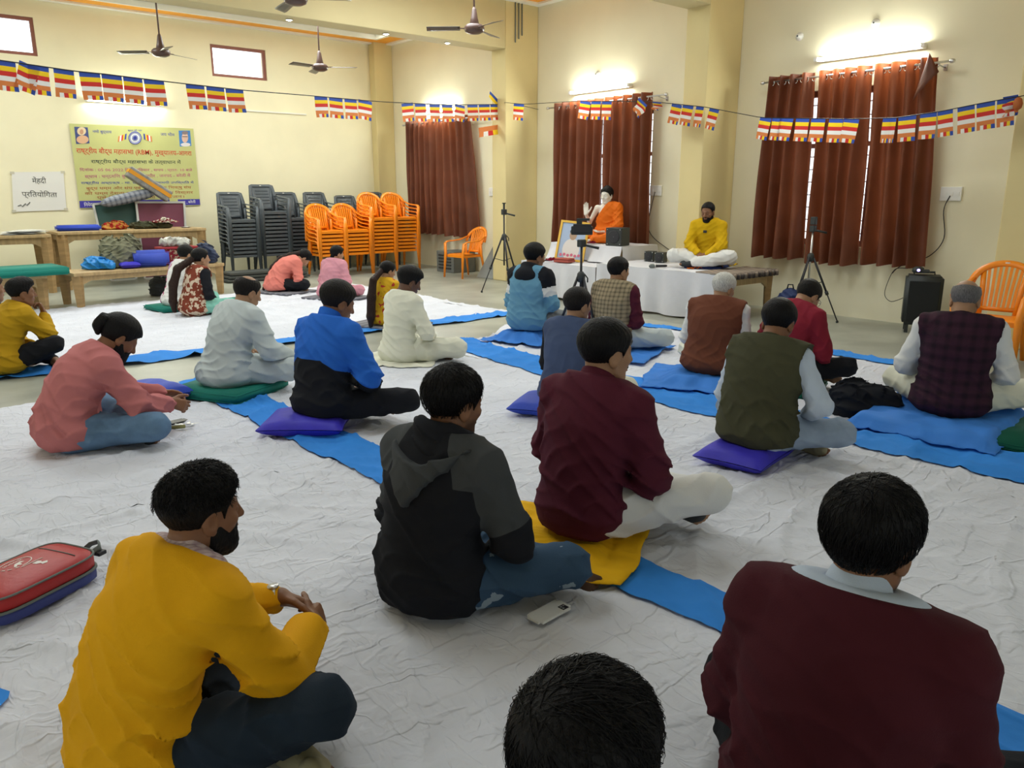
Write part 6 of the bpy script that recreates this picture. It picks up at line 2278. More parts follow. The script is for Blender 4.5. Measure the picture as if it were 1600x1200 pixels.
MB().lathe([(.05, 0), (.062, .015), (.055, .05), (.03, .065)], n=18).build('dome', M_spk, gdt)
MB().box((-.11, -.05, 0), (.02, .05, .035)).build('base_box', M_spk, gdt, bevel=.008)
MB().lathe([(.016, .0), (.014, .003), (.005, .004)], (0, .058, .03), 12, M=Matrix.Rotation(-PI / 2, 4, 'X')).build('glowing_lens', M_violet, gdt)
wire([(9.14, 3.9, .66), (9.17, 4.05, .64), (9.18, 4.12, .5), (9.17, 4.14, .34), (9.15, 4.06, .27), (9.10, 3.95, .30), (9.05, 3.84, .36)], 'loop of thin cable hanging at the left side of the trolley loudspeaker', .004)

# ================================================================== CHAIRS
M_och = mat('orange_plastic', (0.93, 0.27, 0.008), 0.32, 0.5)
M_gch = mat('grey_plastic', (0.075, 0.088, 0.098), 0.42, 0.45)
M_lbl = mat('chair_label', (.8, .76, .7), .5)


def chair_meshes(fan, mm, label_patch=True):
    """returns list of (part name, mesh) for a moulded plastic armchair facing +y"""
    out = []
    def fin(mb, name, bevel=0):
        me = mb.mesh(name); me.materials.append(mm); out.append((name, me))
    SZ = .42
    top = .86
    # seat: dished grid with thickness and an apron
    mb = MB()
    def seat(u, v):
        x = (u - .5) * (.44 if v > .5 else .44 - .05 * (1 - 2 * v)); y = -.21 + .43 * v
        z = SZ - .020 * (1 - (2 * u - 1) ** 2) * (1 - v * .6) - .02 * max(0, v - .88) / .12
        return (x, y, z)
    mb.grid(seat, 8, 8)
    mb.grid(lambda u, v: (seat(1 - u, v)[0], seat(1 - u, v)[1], seat(1 - u, v)[2] - .008), 8, 8)
    for (a, b) in (((-.22, .22), (.22, .22)), ((-.195, -.21), (-.22, .22)), ((.22, .22), (.195, -.21)), ((.195, -.21), (-.195, -.21))):
        ax, ay = a; bx_, by_ = b
        mb.add([(ax, ay, SZ - .015), (bx_, by_, SZ - .015), (bx_, by_, SZ - .058), (ax, ay, SZ - .058)], [(0, 1, 2, 3)])
        k = .97
        mb.add([(ax * k, ay * k, SZ - .015), (bx_ * k, by_ * k, SZ - .015), (bx_ * k, by_ * k, SZ - .058), (ax * k, ay * k, SZ - .058)], [(3, 2, 1, 0)])
    fin(mb, 'seat')
    # backrest frame: arch
    def arch(t):
        # t 0..1 from left foot of the arch over the top to the right
        if fan:
            a = PI * (1 - t)
            x = .255 * math.cos(a) * (1 if math.sin(a) < .5 else 1)
            z = .62 + (top - .62) * math.sin(a) ** .75
        else:
            pts = [(-.235, .60), (-.205, top), (.205, top), (.235, .60)]
            s_ = t * 3; i = min(2, int(s_)); f_ = s_ - i
            x = pts[i][0] + (pts[i + 1][0] - pts[i][0]) * f_; z = pts[i][1] + (pts[i + 1][1] - pts[i][1]) * f_
        y = -.215 - .16 * (z - SZ) / (top - SZ) - .02 + .045 * (x / .25) ** 2
        return Vector((x, y, z))
    mb = MB()
    n = 22
    A = [arch(i / n) for i in range(n + 1)]
    mb.tube(A, [(.012, .034)] * (n + 1), 6, flat=(0, 1, 0))
    # centre panel: uprights and bottom rail, slats
    zb = SZ - .01
    def back(x, z):
        return Vector((x, -.215 - .16 * (z - SZ) / (top - SZ) - .02 + .045 * (x / .25) ** 2, z))
    lo_w, hi_w = .145, .175
    for q in (-1, 1):
        mb.tube([back(q * lo_w, zb), back(q * (lo_w + .01), .62), back(q * hi_w, .62 + (top - .62) * math.sin(math.acos(min(1, hi_w / .255))) ** .75 - .01) if fan else back(q * .19, top - .01)], [(.009, .026)] * 3, 6, flat=(0, 1, 0))
    mb.tube([back(-lo_w, .455), back(0, .452), back(lo_w, .455)], [(.008, .022)] * 3, 6, flat=(0, 1, 0))
    fin(mb, 'backrest')
    if fan:
        for i in range(7):
            f_ = -.115 + .23 * i / 6
            xt = f_ * 1.15
            zt = .62 + (top - .62) * math.sin(math.acos(min(1, abs(xt) / .255))) ** .75 - .015
            mb = MB().tube([back(f_ * .95, .46), back(f_, .62), back(xt, zt)], [(.006, .0115)] * 3, 4, flat=(0, 1, 0))
            fin(mb, 'slat')
    else:
        mb = MB()
        mb.grid(lambda u, v: tuple(back((u - .5) * (.30 + .08 * v), .46 + (top - .47) * v)), 6, 8)
        mb.grid(lambda u, v: tuple(back((.5 - u) * (.30 + .08 * v), .46 + (top - .47) * v) + Vector((0, -.006, 0))), 6, 8)
        fin(mb, 'back_panel')
        for i in range(5):
            z = .55 + i * .055
            mb = MB().tube([back(-.12, z) + Vector((0, .004, 0)), back(0, z) + Vector((0, .004, 0)), back(.12, z) + Vector((0, .004, 0))], [(.003, .008)] * 3, 4, flat=(0, 1, 0))
            fin(mb, 'back_rib')
    # arms sweep from the arch forward and down into the front legs
    for q in (-1, 1):
        s0 = arch(.10 if q < 0 else .90)
        pts = [s0, Vector((q * .275, -.12, .655)), Vector((q * .285, .05, .640)), Vector((q * .280, .17, .635)), Vector((q * .272, .225, .60))]
        mb = MB().tube(pts, [(.012, .026), (.012, .032), (.012, .036), (.012, .036), (.014, .034)], 6, flat=(0, 0, 1))
        fin(mb, 'armrest')
    for q in (-1, 1):
        # front leg: from the arm to the floor
        mb = MB().tube([(q * .272, .222, .615), (q * .250, .235, SZ), (q * .262, .262, 0)], [(.014, .034), (.018, .036), (.014, .022)], 6, flat=(0, 1, 0))
        fin(mb, 'leg')
        mb = MB().tube([(q * .215, -.215, .60), (q * .215, -.215, SZ - .01), (q * .245, -.285, 0)], [(.012, .024), (.018, .032), (.013, .020)], 6, flat=(0, 1, 0))
        fin(mb, 'leg')
    if label_patch:
        p = arch(.5)
        mb = MB().box((p.x - .018, p.y + .010, p.z - .012), (p.x + .018, p.y + .0125, p.z + .012))
        me = mb.mesh('sticker'); me.materials.append(M_lbl); out.append(('sticker', me))
    return out


CH_O = chair_meshes(True, M_och)
CH_G = chair_meshes(False, M_gch)
def make_chair(parts, label, x, y, z, az, group=None, skip=(), first_name='plastic_chair'):
    r = empty(first_name, label, 'chair', (x, y, z), -math.radians(az), group)
    for nm, me in parts:
        if nm in skip:
            continue
        o = bpy.data.objects.new(nm, me); COL.objects.link(o); o.parent = r
    return r
make_chair(CH_O, 'single orange plastic armchair standing by the farthest window', 8.50, 11.43, 0, 268)
p = C0 + ray(1548, 500) * 7.0
make_chair(CH_O, 'orange plastic armchair with a white sticker, behind the man in the plum vest', p[0], p[1], 0, 262)
def stack(parts, n, x, y, az, col, where, pitch=.068, dy=.004, group=None, skip=()):
    for k in range(n):
        j = n - 1 - k
        pos = 'topmost' if j == 0 else ('lowest' if k == 0 else ordinal(j) + ' from the top')
        a = math.radians(az)
        make_chair(parts, '%s plastic armchair, %s in %s' % (col, pos, where), x + dy * k * math.sin(a), y + dy * k * math.cos(a), k * pitch, az, group, skip)
for i, (x, n, w) in enumerate(((6.72, 7, 'the leftmost orange stack'), (7.28, 7, 'the second orange stack from the left'), (7.86, 10, 'the third orange stack from the left'), (8.42, 10, 'the rightmost orange stack'))):
    stack(CH_O, n, x, 13.25 + .06 * i, 180, 'orange', w, group='stacked orange chairs')
for (x, y, n, w) in ((5.42, 14.05, 10, 'the leftmost grey stack'), (6.02, 14.05, 12, 'the tallest grey stack'), (6.60, 14.35, 10, 'the third grey stack'), (7.35, 14.62, 10, 'the fourth grey stack'), (8.0, 14.55, 9, 'the fifth, lowest grey stack'), (8.62, 14.50, 10, 'the rightmost grey stack')):
    stack(CH_G, n, x, y, 180, 'grey', w, group='stacked grey chairs')

# grey board leaning on the column, grey crate
r = empty('grey_board', 'flat grey board leaning between the single orange chair and the column', 'board', (8.99, 10.93, 0), 0)
M_gboard = mat('grey_board_paint', (.26, .28, .27), .5, noise=.1, nscale=3)
vs = [(-.36, .30, 0), (-.34, -.13, 0), (.12, -.13, .86), (.10, .12, .86)]
MB().add(vs, [(0, 1, 2, 3)]).build('panel', M_gboard, r, solid=.02)
MB().tube([(-.33, -.135, .0), (.13, -.135, .86)], .012, 4).build('edge_strip', M_darkmetal, r)
r = empty('grey_crate', 'dark grey louvred crate against the wall right of the chair stacks', 'crate', (8.98, 12.35, 0), 0)
MB().box((-.26, -.28, 0), (.26, .28, .40)).build('shell', mat('crate_grey', (.15, .16, .15), .5), r, bevel=.01)
for i in range(5):
    MB().box((-.272, -.20, .07 + i * .06), (-.259, .20, .095 + i * .06)).build('louvre', M_spk, r)
# dark steps / folded stack left under grey chairs
r = empty('plank_stack', 'low stack of dark grey planks on the floor below the grey chairs', 'planks', (5.55, 13.35, 0), 0)
for i in range(3):
    MB().box((-.75 + .03 * i, -.22, .02 + .055 * i), (.75 - .05 * i, .22, .06 + .055 * i)).build('plank', mat('dark_plank', (.07, .075, .07), .6), r, bevel=.004)
MB().box((-.6, -.2, 0), (.6, .2, .02)).build('runner', M_darkmetal, r)

# ================================================================== TABLES AND CLUTTER AT THE LEFT
def tbl(px0, px1, py0, py1, h): pass
a = pz(75, 364, .84); 
wood_table('wooden_table', 'tall wooden table against the banner wall carrying cloths', 3.62, 14.20, 0, 2.28, .80, .90, -1.5, leg=.095, apron=.09)
wood_table('wooden_table', 'second tall wooden table at the left edge, papers on it', 1.28, 14.00, 0, 2.2, .80, .88, 1, leg=.095, apron=.09)
wood_table('low_bench', 'low wooden table in front of the tall table, carrying bags and blue cloths', 3.22, 12.02, 0, 2.12, .62, .46, -8, leg=.085, apron=.07)
wood_table('low_bench', 'low wooden table at the left under the green mattress', 1.00, 11.85, 0, 1.80, .60, .46, -3, leg=.085, apron=.07)
mattress('mattress', 'thick green mattress on the low wooden table at the left', 1.32, 11.75, .462, 1.62, .72, .10, -5, M_green)
def on_px(px, py, z): return pz(px, py, z)[:2]
# cloths on the tall table
mattress('folded_cloth', 'blue folded cloth at the left end of the tall table', 2.55 + .32, 14.20, .902, .62, .34, .085, 3, M_royalc, cat='cloth', soft=.03)
heap('shiny_cloth', 'gold and red shiny cloth on the tall table', 3.40, 14.15, .46, .30, .16, print_mat('gold_red', (.42, .20, .04), (.30, .02, .015), 24, .5), 12, z0=.902)
heap('olive_bag', 'flat olive bag lying on the tall table', 3.98, 14.15, .66, .36, .13, C_olive, 13, 'bag', .902)
blossom_heap('flower_garland', 'red and white flower garland on the olive bag', 4.18, 14.08, .99, .20, .12, 150, [M_petal, M_petalw], 5, bs=2.2)
r = empty('plate', 'small steel plate on the tall table beside the garland', 'plate', (4.52, 14.10, .902)); MB().lathe([(.05, .002), (.09, .012), (.095, .016)], n=20).build('dish', M_steel, r)
MB().lathe([(.015, .004), (.03, .018), (.02, .022)], n=12).build('lamp_cup', M_steel, r)
r = empty('paper_stack', 'loose white papers on the table at the left edge', 'papers', (2.05, 13.85, .882), .1)
rng = random.Random(4)
for i in range(9):
    M = Matrix.Translation((rng.uniform(-.12, .12), rng.uniform(-.06, .06), .003 + .006 * i)) @ Matrix.Rotation(rng.uniform(-.5, .5), 4, 'Z') @ Matrix.Rotation(rng.uniform(-.02, .02), 4, 'X')
    MB().grid(lambda u, v: tuple(M @ Vector(((u - .5) * .42, (v - .5) * .30, .012 * math.sin(u * 3) * v))), 4, 4).build('sheet', M_phwhite, r)
# boards leaning behind the tall table
def leaning_board(name, label, c4, Y0, Y1, m, mf, cat='board'):
    (a, b, c_, d_) = [np.array(p) for p in c4]      # TL TR BR BL picture corners
    tl, tr = pY(*a, Y1), pY(*b, Y1)
    bl, br = pY(*d_, Y0), pY(*c_, Y0)
    bl[2] = .012; br[2] = .012
    r = empty(name, label, cat, tuple((bl + br) / 2))
    o_ = (bl + br) / 2
    V4 = [tuple(p - o_) for p in (bl, br, tr, tl)]
    MB().add(V4, [(0, 1, 2, 3)]).build('panel', m, r, solid=.012)
    Vv = [Vector(v) for v in V4]
    for i in range(4):
        n_ = Vector((0, -.012, 0))
        MB().tube([Vv[i] + n_, Vv[(i + 1) % 4] + n_], .017, 4).build('frame_rail', mf, r)
    return r
M_alu = mat('aluminium', (.55, .56, .54), .4, metal=.5)
leaning_board('green_board', 'dark green board with metal rim leaning behind the tall table', ((145, 319), (215, 314), (208, 398), (168, 400)), 14.85, 15.05, mat('board_green', (.035, .085, .075), .5), M_alu)
leaning_board('maroon_board', 'maroon board with metal rim leaning behind the tall table', ((212, 316), (287, 316), (290, 400), (222, 402)), 14.78, 14.95, mat('board_maroon', (.17, .045, .075), .5), M_alu)
# grey checked bolster and taped plank on top of the boards
a = pY(204, 316, 14.86)
pillow('bolster', 'grey checked cushion lying on top of the leaning boards', a[0] - .02, 14.84, a[2] - .01, .92, .24, .17, -10, P_slate, .03)
for o in [o for o in COL.objects if o.name.startswith('bolster')]: o.rotation_euler = (0, math.radians(-13), 0)
r = empty('taped_package', 'grey wrapped package with an orange strip standing slantwise on the boards', 'package', tuple(pY(232, 288, 14.78)))
A_, B_ = pY(203, 271, 14.78), pY(266, 311, 14.78)
c_ = (A_ + B_) / 2; dv = (B_ - A_) / 2
Mp = Matrix.Rotation(-math.atan2(dv[2], dv[0]), 4, 'Y')
hl = float(np.linalg.norm(dv)) * 1.02
MB().box((-hl, -.10, -.10), (hl, .06, .10), M=Mp).build('wrapping', mat('plastic_wrap', (.24, .24, .23), .35, .5, noise=.4, nscale=9, bump=.6, bscale=30), r, bevel=.02)
MB().box((-hl * 1.01, -.105, -.02), (hl * 1.01, -.099, .045), M=Mp).box((-hl * 1.01, -.105, -.02), (-hl * 1.0, .06, .045), M=Mp).build('orange_strip', mat('strip_orange', (.62, .27, .02), .5), r)
# on the low bench
heap('duffel', 'large grey-green crumpled bag on the low table', 2.95, 12.15, .58, .40, .50, cloth_mat('sage', (.20, .20, .13), noise=.3), 21, 'bag', .47)
heap('blue_plastic', 'crumpled bright blue cloth on the left end of the low table', 2.62, 11.95, .38, .28, .17, mat('bright_blue', (.01, .22, .60), .45, .4), 22, z0=.47)
mattress('cushion', 'periwinkle blue cushion standing on the low table', 3.28, 11.86, .47, .46, .20, .23, 4, mat('periwinkle', (.05, .09, .50), .6, bump=.15, bscale=30), cat='cushion', soft=.05)
pillow('cushion', 'flat violet cushion lying left of the standing blue cushion', 2.98, 11.84, .47, .26, .2, .08, 4, M_purple, .02)
heap('blue_plastic', 'small flat bright blue cloth at the middle of the low table', 3.72, 11.88, .26, .18, .05, mat('bright_blue', (.01, .22, .60), .45, .4), 23, z0=.47)
r = empty('red_basket', 'red patterned box with lace trim on the low table', 'basket', (3.72, 12.12, .47), math.radians(5))
MB().box((-.25, -.12, 0), (.25, .12, .22)).build('box_body', print_mat('red_lace', (.24, .02, .03), (.45, .34, .22), 30, .55), r, bevel=.01)
MB().box((-.27, -.14, .22), (.27, .14, .25)).build('lid', mat('lid_red', (.35, .03, .04), .6), r, bevel=.006)
heap('clear_bag', 'pale translucent plastic bag on the red patterned box', 3.70, 12.14, .46, .2, .15, mat('plastic_film', (.42, .42, .38), .3, .5), 24, 'bag', .722)
heap('dark_bag', 'slate blue handbag at the right end of the low table', 4.10, 12.05, .34, .24, .34, cloth_mat('dark_slate', (.05, .065, .11)), 25, 'bag', .47)
heap('dark_bundle', 'dark bundle on the floor under the low table', 3.62, 12.3, .60, .36, .34, C_char, 26, 'bundle', .002)

# ================================================================== BANNER AND NOTICE
BY = YA - .02
M_ban = mat('banner_green', (0.56, 0.57, 0.23), 0.5, 0.3, noise=.08, nscale=2)
bo = empty('banner', 'yellow-green printed banner with red title lettering on the wall', 'banner', tuple(pY(212, 325, BY)))
b0 = np.array(bo.location)
def bw(px, py, o_=0.0):
    o_ = o_ * .35
    return _bw(px, py, o_)
def _bw(px, py, o_=0.0): return tuple(pY(px, py, BY - o_) - b0)
c4 = [(108, 193), (302, 201), (313, 321), (125, 326)]
def bil(u, v):
    t = np.array(c4, float)
    p = t[0] * (1 - u) * (1 - v) + t[1] * u * (1 - v) + t[2] * u * v + t[3] * (1 - u) * v
    q = bw(p[0], p[1])
    return (q[0], q[1] - .0015 + .0015 * math.sin(u * 14) , q[2])
MB().grid(bil, 24, 12).build('sheet', M_ban, bo)
def bquad(name, pts, m, o_=.008):
    return MB().add([bw(*p, o_) for p in pts], [tuple(range(len(pts)))[::-1]]).build(name, m, bo)
bquad('bottom_strip', [(124, 314), (312, 311), (313, 320), (125, 325)], mat('banner_blue', (.06, .05, .36), .5))
def btext(s_, x0, x1, yb0, yb1, yt, m, bold=.0, nm='lettering'):
    bold = min(bold, .0035)
    """left/right ends, baseline row at both ends, top row at left"""
    a_, b_ = np.array(bw(x0, yb0, .012)), np.array(bw(x1, yb1, .012))
    t_ = np.array(bw(x0, yt, .012))
    wd = np.linalg.norm(b_ - a_); ex = (b_ - a_) / wd
    up_ = V3(0, 0, 1) ; ey = nrm(up_ - ex * (up_ @ ex)); ez = np.cross(ex, ey)
    M = Matrix(np.stack([ex, ey, ez, a_], 1).tolist() + [[0, 0, 0, 1]])
    o = text_obj(s_, wd, abs(t_[2] - a_[2]), m, M, nm, bo, bold=bold)
    # one part per word
    me = o.data
    n = len(me.vertices); co = np.empty(n * 3, f32); me.vertices.foreach_get('co', co); co = co.reshape(-1, 3)
    xs = (co - a_) @ ex
    faces = [tuple(p.vertices) for p in me.polygons]
    iv = sorted((min(xs[list(f)]), max(xs[list(f)])) for f in faces)
    gap = abs(t_[2] - a_[2]) * .24
    cuts = []; hi_ = iv[0][1]
    for lo_, h_ in iv:
        if lo_ > hi_ + gap: cuts.append((lo_ + hi_) / 2)
        hi_ = max(hi_, h_)
    if cuts:
        for k in range(len(cuts) + 1):
            l0 = cuts[k - 1] if k else -9; l1 = cuts[k] if k < len(cuts) else 99
            fs_ = [f for f in faces if l0 <= xs[f[0]] < l1]
            used_ = sorted({i for f in fs_ for i in f}); mp_ = {v: i for i, v in enumerate(used_)}
            MB().add([co[i] for i in used_], [tuple(mp_[i] for i in f) for f in fs_]).build('word', m, bo)
        bpy.data.objects.remove(o)
        return None
    return o
# lettering (vowel sign i is written before its consonant, as it stands on the banner)
I_red = mat('ink_red', (.62, .05, .03), .5); I_blk = mat('ink_black', (.03, .05, .05), .5); I_mag = mat('ink_magenta', (.50, .12, .22), .5)
I_blu = mat('ink_blue', (.05, .07, .35), .5); I_wht = mat('ink_white', (.8, .8, .8), .5); I_brn = mat('ink_brown', (.42, .12, .05), .5)
btext('नमो बुद्धाय', 145, 175, 209, 210, 202, I_blu, .006)
btext('जय भीम', 251, 273, 212, 213, 206, I_blu, .006)
btext('राष्ट्रीय बौद्ध महासभा (RBM), मुख्यालय-आगरा', 120, 300, 242, 246, 229, I_red, .022)
btext('राष्ट्रीय बौद्ध महासभा के तत्वाधान में', 143, 283, 257, 258, 248, I_blk, .018)
btext('दिनांक : 05 06 2022 दिन : रविवार , समय : प्रातः 10 बजे'.replace('दि', 'िद').replace('वि', 'िव'), 125, 301, 269, 269, 262, I_mag, .008)
btext('स्थान : चन्दमणि बुद्ध विहार सुपीर , जनपद - बरेली में'.replace('णि', 'िण').replace('वि', 'िव'), 133, 298, 280, 278, 272, I_mag, .008)
btext('राष्ट्रीय अध्यक्ष - मा. धर्म की गरिमामयी उपस्थिति में'.replace('रि', 'िर').replace('स्थि', 'िस्थ').replace('ति', 'ित'), 127, 303, 289, 288, 283, I_blu, .012)
btext('बुद्ध धम्म और संघ एवं भन्ते जी व भिक्षु संघ'.replace('भि', 'िभ'), 135, 299, 298, 296, 291, I_brn, .012)
btext('की धम्म देशना एवं धम्म यात्रा का विस्तार'.replace('वि', 'िव'), 133, 302, 306, 304, 299, I_brn, .012)
btext('एवं विशाल सभा का आयोजन।'.replace('वि', 'िव'), 152, 288, 312, 310, 305.5, I_brn, .012)
btext('निवेदक'.replace('नि', 'िन'), 132, 150, 323, 322, 316, I_wht, .01)
btext('सभा , बरेली', 280, 306, 319, 318, 313, I_wht, .01)
# pictures in the corners
bquad('left_picture', [(116, 198), (137, 199), (140, 224), (119, 225)], mat('pic_navy', (.06, .08, .22), .5))
def bdisc(name, cx_, cy_, rx, ry, m, o_, n=18, a0=0, a1=2 * PI):
    pts = [(cx_ + rx * math.cos(t), cy_ + ry * math.sin(t)) for t in np.linspace(a0, a1, n, endpoint=False)]
    MB().add([bw(*p, o_) for p in pts], [tuple(range(n))]).build(name, m, bo)
bdisc('painted_halo', 127.5, 205, 7, 6.5, mat('pic_halo', (.75, .60, .38), .5), .011)
bdisc('painted_robe', 129, 218, 9.5, 6.5, mat('pic_robe', (.70, .42, .25), .5), .013)
bdisc('painted_face', 127.5, 206, 3, 4, mat('pic_skin', (.55, .30, .18), .5), .015)
bquad('right_picture', [(279, 204), (297, 204), (299, 228), (281, 229)], mat('pic_blue', (.06, .22, .55), .5))
bdisc('painted_suit', 290, 226, 7.5, 3.0, mat('pic_suit', (.75, .72, .72), .5), .011)
bdisc('painted_face', 289, 215, 5, 8, mat('pic_skin2', (.72, .48, .38), .5), .013)
bdisc('painted_hair', 289, 207.5, 5, 2.8, mat('pic_hair', (.25, .2, .2), .5), .015)
MB().tube([bw(285, 213.5, .017), bw(293, 213.5, .017)], .004, 4).build('painted_glasses', I_blk, bo)
# wheel emblem between two small flags
for (rr_, w_, m_, nm) in ((9.6, .007, I_blu, 'wheel_rim'), (7.8, .004, I_blu, 'wheel_ring')):
    MB().tube([bw(211 + rr_ * math.cos(t), 215.5 + rr_ * math.sin(t), .012) for t in [k * PI / 16 for k in range(32)]], w_, 6, closed=True).build(nm, m_, bo)
bdisc('wheel_face', 211, 215.5, 9.0, 9.0, mat('pic_white', (.78, .80, .78), .5), .009, 28)
for k in range(12):
    t = k * PI / 6
    MB().tube([bw(211 + 1.5 * math.cos(t), 215.5 + 1.5 * math.sin(t), .014), bw(211 + 4.6 * math.cos(t), 215.5 + 4.6 * math.sin(t), .014)], .005, 4).build('wheel_spoke', I_blu, bo)
bdisc('wheel_hub', 211, 215.5, 2, 2, I_blu, .015)
btext('बुद्ध की राह', 200, 222, 205.5, 205.5, 202, I_blu, .01)
for sx in (-1, 1):
    for k, m_ in enumerate((I_blu, mat('ink_yellow', (.7, .55, .05), .5), I_red, I_wht, mat('ink_orange', (.65, .25, .08), .5))):
        x0 = 211 + sx * (13 + 2.6 * k); x1 = x0 + sx * 2.6
        dy0, dy1 = .35 * (x0 - 211) * sx - 2, .35 * (x1 - 211) * sx - 2
        P_ = [(x0, 209 + dy0 - 3), (x1, 209 + dy1 - 3), (x1 + sx * 1, 218 + dy1 - 3), (x0 + sx * 1, 218 + dy0 - 3)]
        if sx < 0: P_ = P_[::-1]
        bquad('flag_stripe', P_, m_, .011)
# paper notice
po = empty('notice_sheet', 'white paper notice with two lines of dark lettering left of the banner', 'notice', tuple(pY(62, 329, BY)))
b0 = np.array(po.location); bo_keep = bo; bo = po
MB().add([bw(18, 269), bw(99, 268), bw(104, 328), bw(21, 331)], [(3, 2, 1, 0)]).build('sheet', mat('paper_white', (.80, .79, .74), .6), po)
I_gry = mat('ink_grey', (.12, .12, .11), .6)
btext('मेंहदी', 51, 73, 288, 288, 276, I_gry, .02)
btext('प्रतियोगिता'.replace('ति', 'ित').replace('गि', 'िग'), 35, 90, 310, 311, 297, I_gry, .02)
MB().tube([bw(28, 322, .012), bw(33, 320, .012), bw(35, 323, .012), bw(40, 318, .012), bw(42, 321, .012), bw(47, 316, .012)], .006, 4).build('scribble', I_gry, po)
for (a_, b_) in ((19, 270), (98, 269), (103, 327), (22, 330)):
    q = bw(a_, b_, .004); MB().box((q[0] - .03, q[1] - .002, q[2] - .02), (q[0] + .03, q[1], q[2] + .02)).build('tape', mat('tape_clear', (.6, .57, .45), .3), po)
b0 = np.array(bo_keep.location); bo = bo_keep

# ================================================================== BUNTING
FC = [mat('flag_blue', (.035, .08, .38), .6), mat('flag_yellow', (.80, .55, .02), .6), mat('flag_red', (.55, .035, .03), .6), mat('flag_white', (.75, .75, .74), .6), mat('flag_orange', (.62, .20, .06), .6)]
def add_trans(m):
    nt = m.node_tree; b = nt.nodes['Principled BSDF']; out = nt.nodes['Material Output']
    tr = nt.nodes.new('ShaderNodeBsdfTranslucent'); tr.inputs[0].default_value = b.inputs[0].default_value
    mx = nt.nodes.new('ShaderNodeMixShader'); mx.inputs[0].default_value = .35
    nt.links.new(b.outputs[0], mx.inputs[1]); nt.links.new(tr.outputs[0], mx.inputs[2]); nt.links.new(mx.outputs[0], out.inputs[0])
for m in FC: add_trans(m)
S1 = [(-60, 88), (0, 94), (40, 100), (115, 111), (165, 116), (255, 127), (290, 131), (380, 141), (490, 150), (580, 158), (630, 161), (705, 164), (783, 163)]
def s1(px):
    py = np.interp(px, [p[0] for p in S1], [p[1] for p in S1])
    inv = 1 / 6.7 + (1 / 13.05 - 1 / 6.7) * px / 785
    return C0 + ray(px, py) / inv
S2 = [(785, 160), (820, 163), (905, 158), (1020, 159), (1100, 167), (1190, 184), (1330, 186), (1400, 184), (1470, 174), (1540, 160), (1620, 146)]
X2 = 8.40
def s2(px):
    py = np.interp(px, [p[0] for p in S2], [p[1] for p in S2])
    return pX(px, py, X2)
def polyline(f, a, b, n): return [tuple(f(a + (b - a) * i / n)) for i in range(n + 1)]
o = MB().tube(polyline(s1, -60, 783, 60), .0055, 5).build('bunting_string', M_wire); tag(o, 'dark string crossing the left half of the hall, carrying the flags', 'string')
p_end = s1(783); q0 = s2(800)
o = MB().tube([tuple(p_end), (8.60, 10.385, float(p_end[2])), tuple(q0)] + polyline(s2, 806, 1615, 60), .0045, 5).build('bunting_string', M_wire); tag(o, 'thin string along the long wall in front of the curtains, carrying the flags', 'string')
o = MB().tube([tuple(s2(812)), (8.9, 10.28, 2.88), (9.165, 10.20, 2.835)], .004, 5).build('tie_string', M_wire); tag(o, 'short dark string tied from the bunting to the curtain rod', 'string')


def flag(f, x0, x1, label, tilt=0, drop=0.0, hgt=.245, seed=0, group='striped flags on the string', crumple=0.0, flip=False, rows=(0, 1, 2, 3, 4, 5)):
    p0, p1 = np.array(f(x0)), np.array(f(x1))
    if drop: p0, p1 = p0 - V3(0, 0, drop), p1 - V3(0, 0, drop)
    ex = p1 - p0; w = np.linalg.norm(ex); exn = ex / w
    nrm_ = nrm(np.cross(exn, V3(0, 0, 1)))
    dz = nrm(np.cross(exn, nrm_)); dz = dz if dz[2] < 0 else -dz
    o_ = p0
    ct, st = math.cos(math.radians(tilt)), math.sin(math.radians(tilt))
    rng = random.Random(seed)
    ph = rng.uniform(0, 6)
    def fn(u, v):
        a_, b_ = (u - .5) * w, v * hgt
        a2, b2 = a_ * ct - b_ * st, a_ * st + b_ * ct
        a2 += .5 * w
        bulge = (.010 + crumple) * math.sin(u * 5 + v * 3 + ph) * v + crumple * math.sin(v * 9 + ph)
        q = exn * (a2 * (1 - crumple * 3 * v)) + dz * b2 + nrm_ * bulge
        return tuple(q)
    nr = len(rows)
    def mfn(i, j):
        row = rows[min(nr - 1, j // 2)]
        if flip: row = 5 - row
        if row < 5: return row
        return (4, 3, 2, 1, 0)[i // 2] if not flip else (0, 1, 2, 3, 4)[i // 2]
    mb = MB().grid(fn, 10, nr * 2, mfn=mfn)
    o = mb.build('flag', FC, None, tuple(o_))
    return tag(o, label, 'flag', group)
G1 = [(-9, 24, 'cut by the left picture edge', 0, 0), (30, 62, 'second from the left edge, swung aside', 17, 0), (43, 76, 'third from the left edge, partly behind the swung flag', 2, .02), (83, 115, 'fourth from the left edge', 0, 0)]
for i, (a_, b_, lb, t_, d_) in enumerate(G1):
    flag(s1, a_, b_, 'striped flag, %s' % lb, t_, d_ if i != 2 else .0, seed=i)
def cluster(f, spans, where, tilts=None, seed=0, **k):
    n = len(spans)
    for i, (a_, b_) in enumerate(spans):
        flag(f, a_, b_, ('%s striped flag %s' % (ordinal(i), where)) if n > 1 else 'lone striped flag ' + where, (tilts or {}).get(i, 0), seed=seed + i, **k)
cluster(s1, [(123, 156), (158, 190), (192, 222), (224, 256)], 'from the left, four flags in front of the wall lamp', {0: -2, 3: -3}, 10)
cluster(s1, [(290, 319), (322, 350), (352, 380)], 'from the left, three flags above the banner right end', {0: -2, 2: -3}, 20)
cluster(s1, [(491, 511), (514, 535), (538, 557), (560, 581)], 'from the left, four flags left of the corner pilaster', {0: -3, 1: 2, 3: 5}, 30)
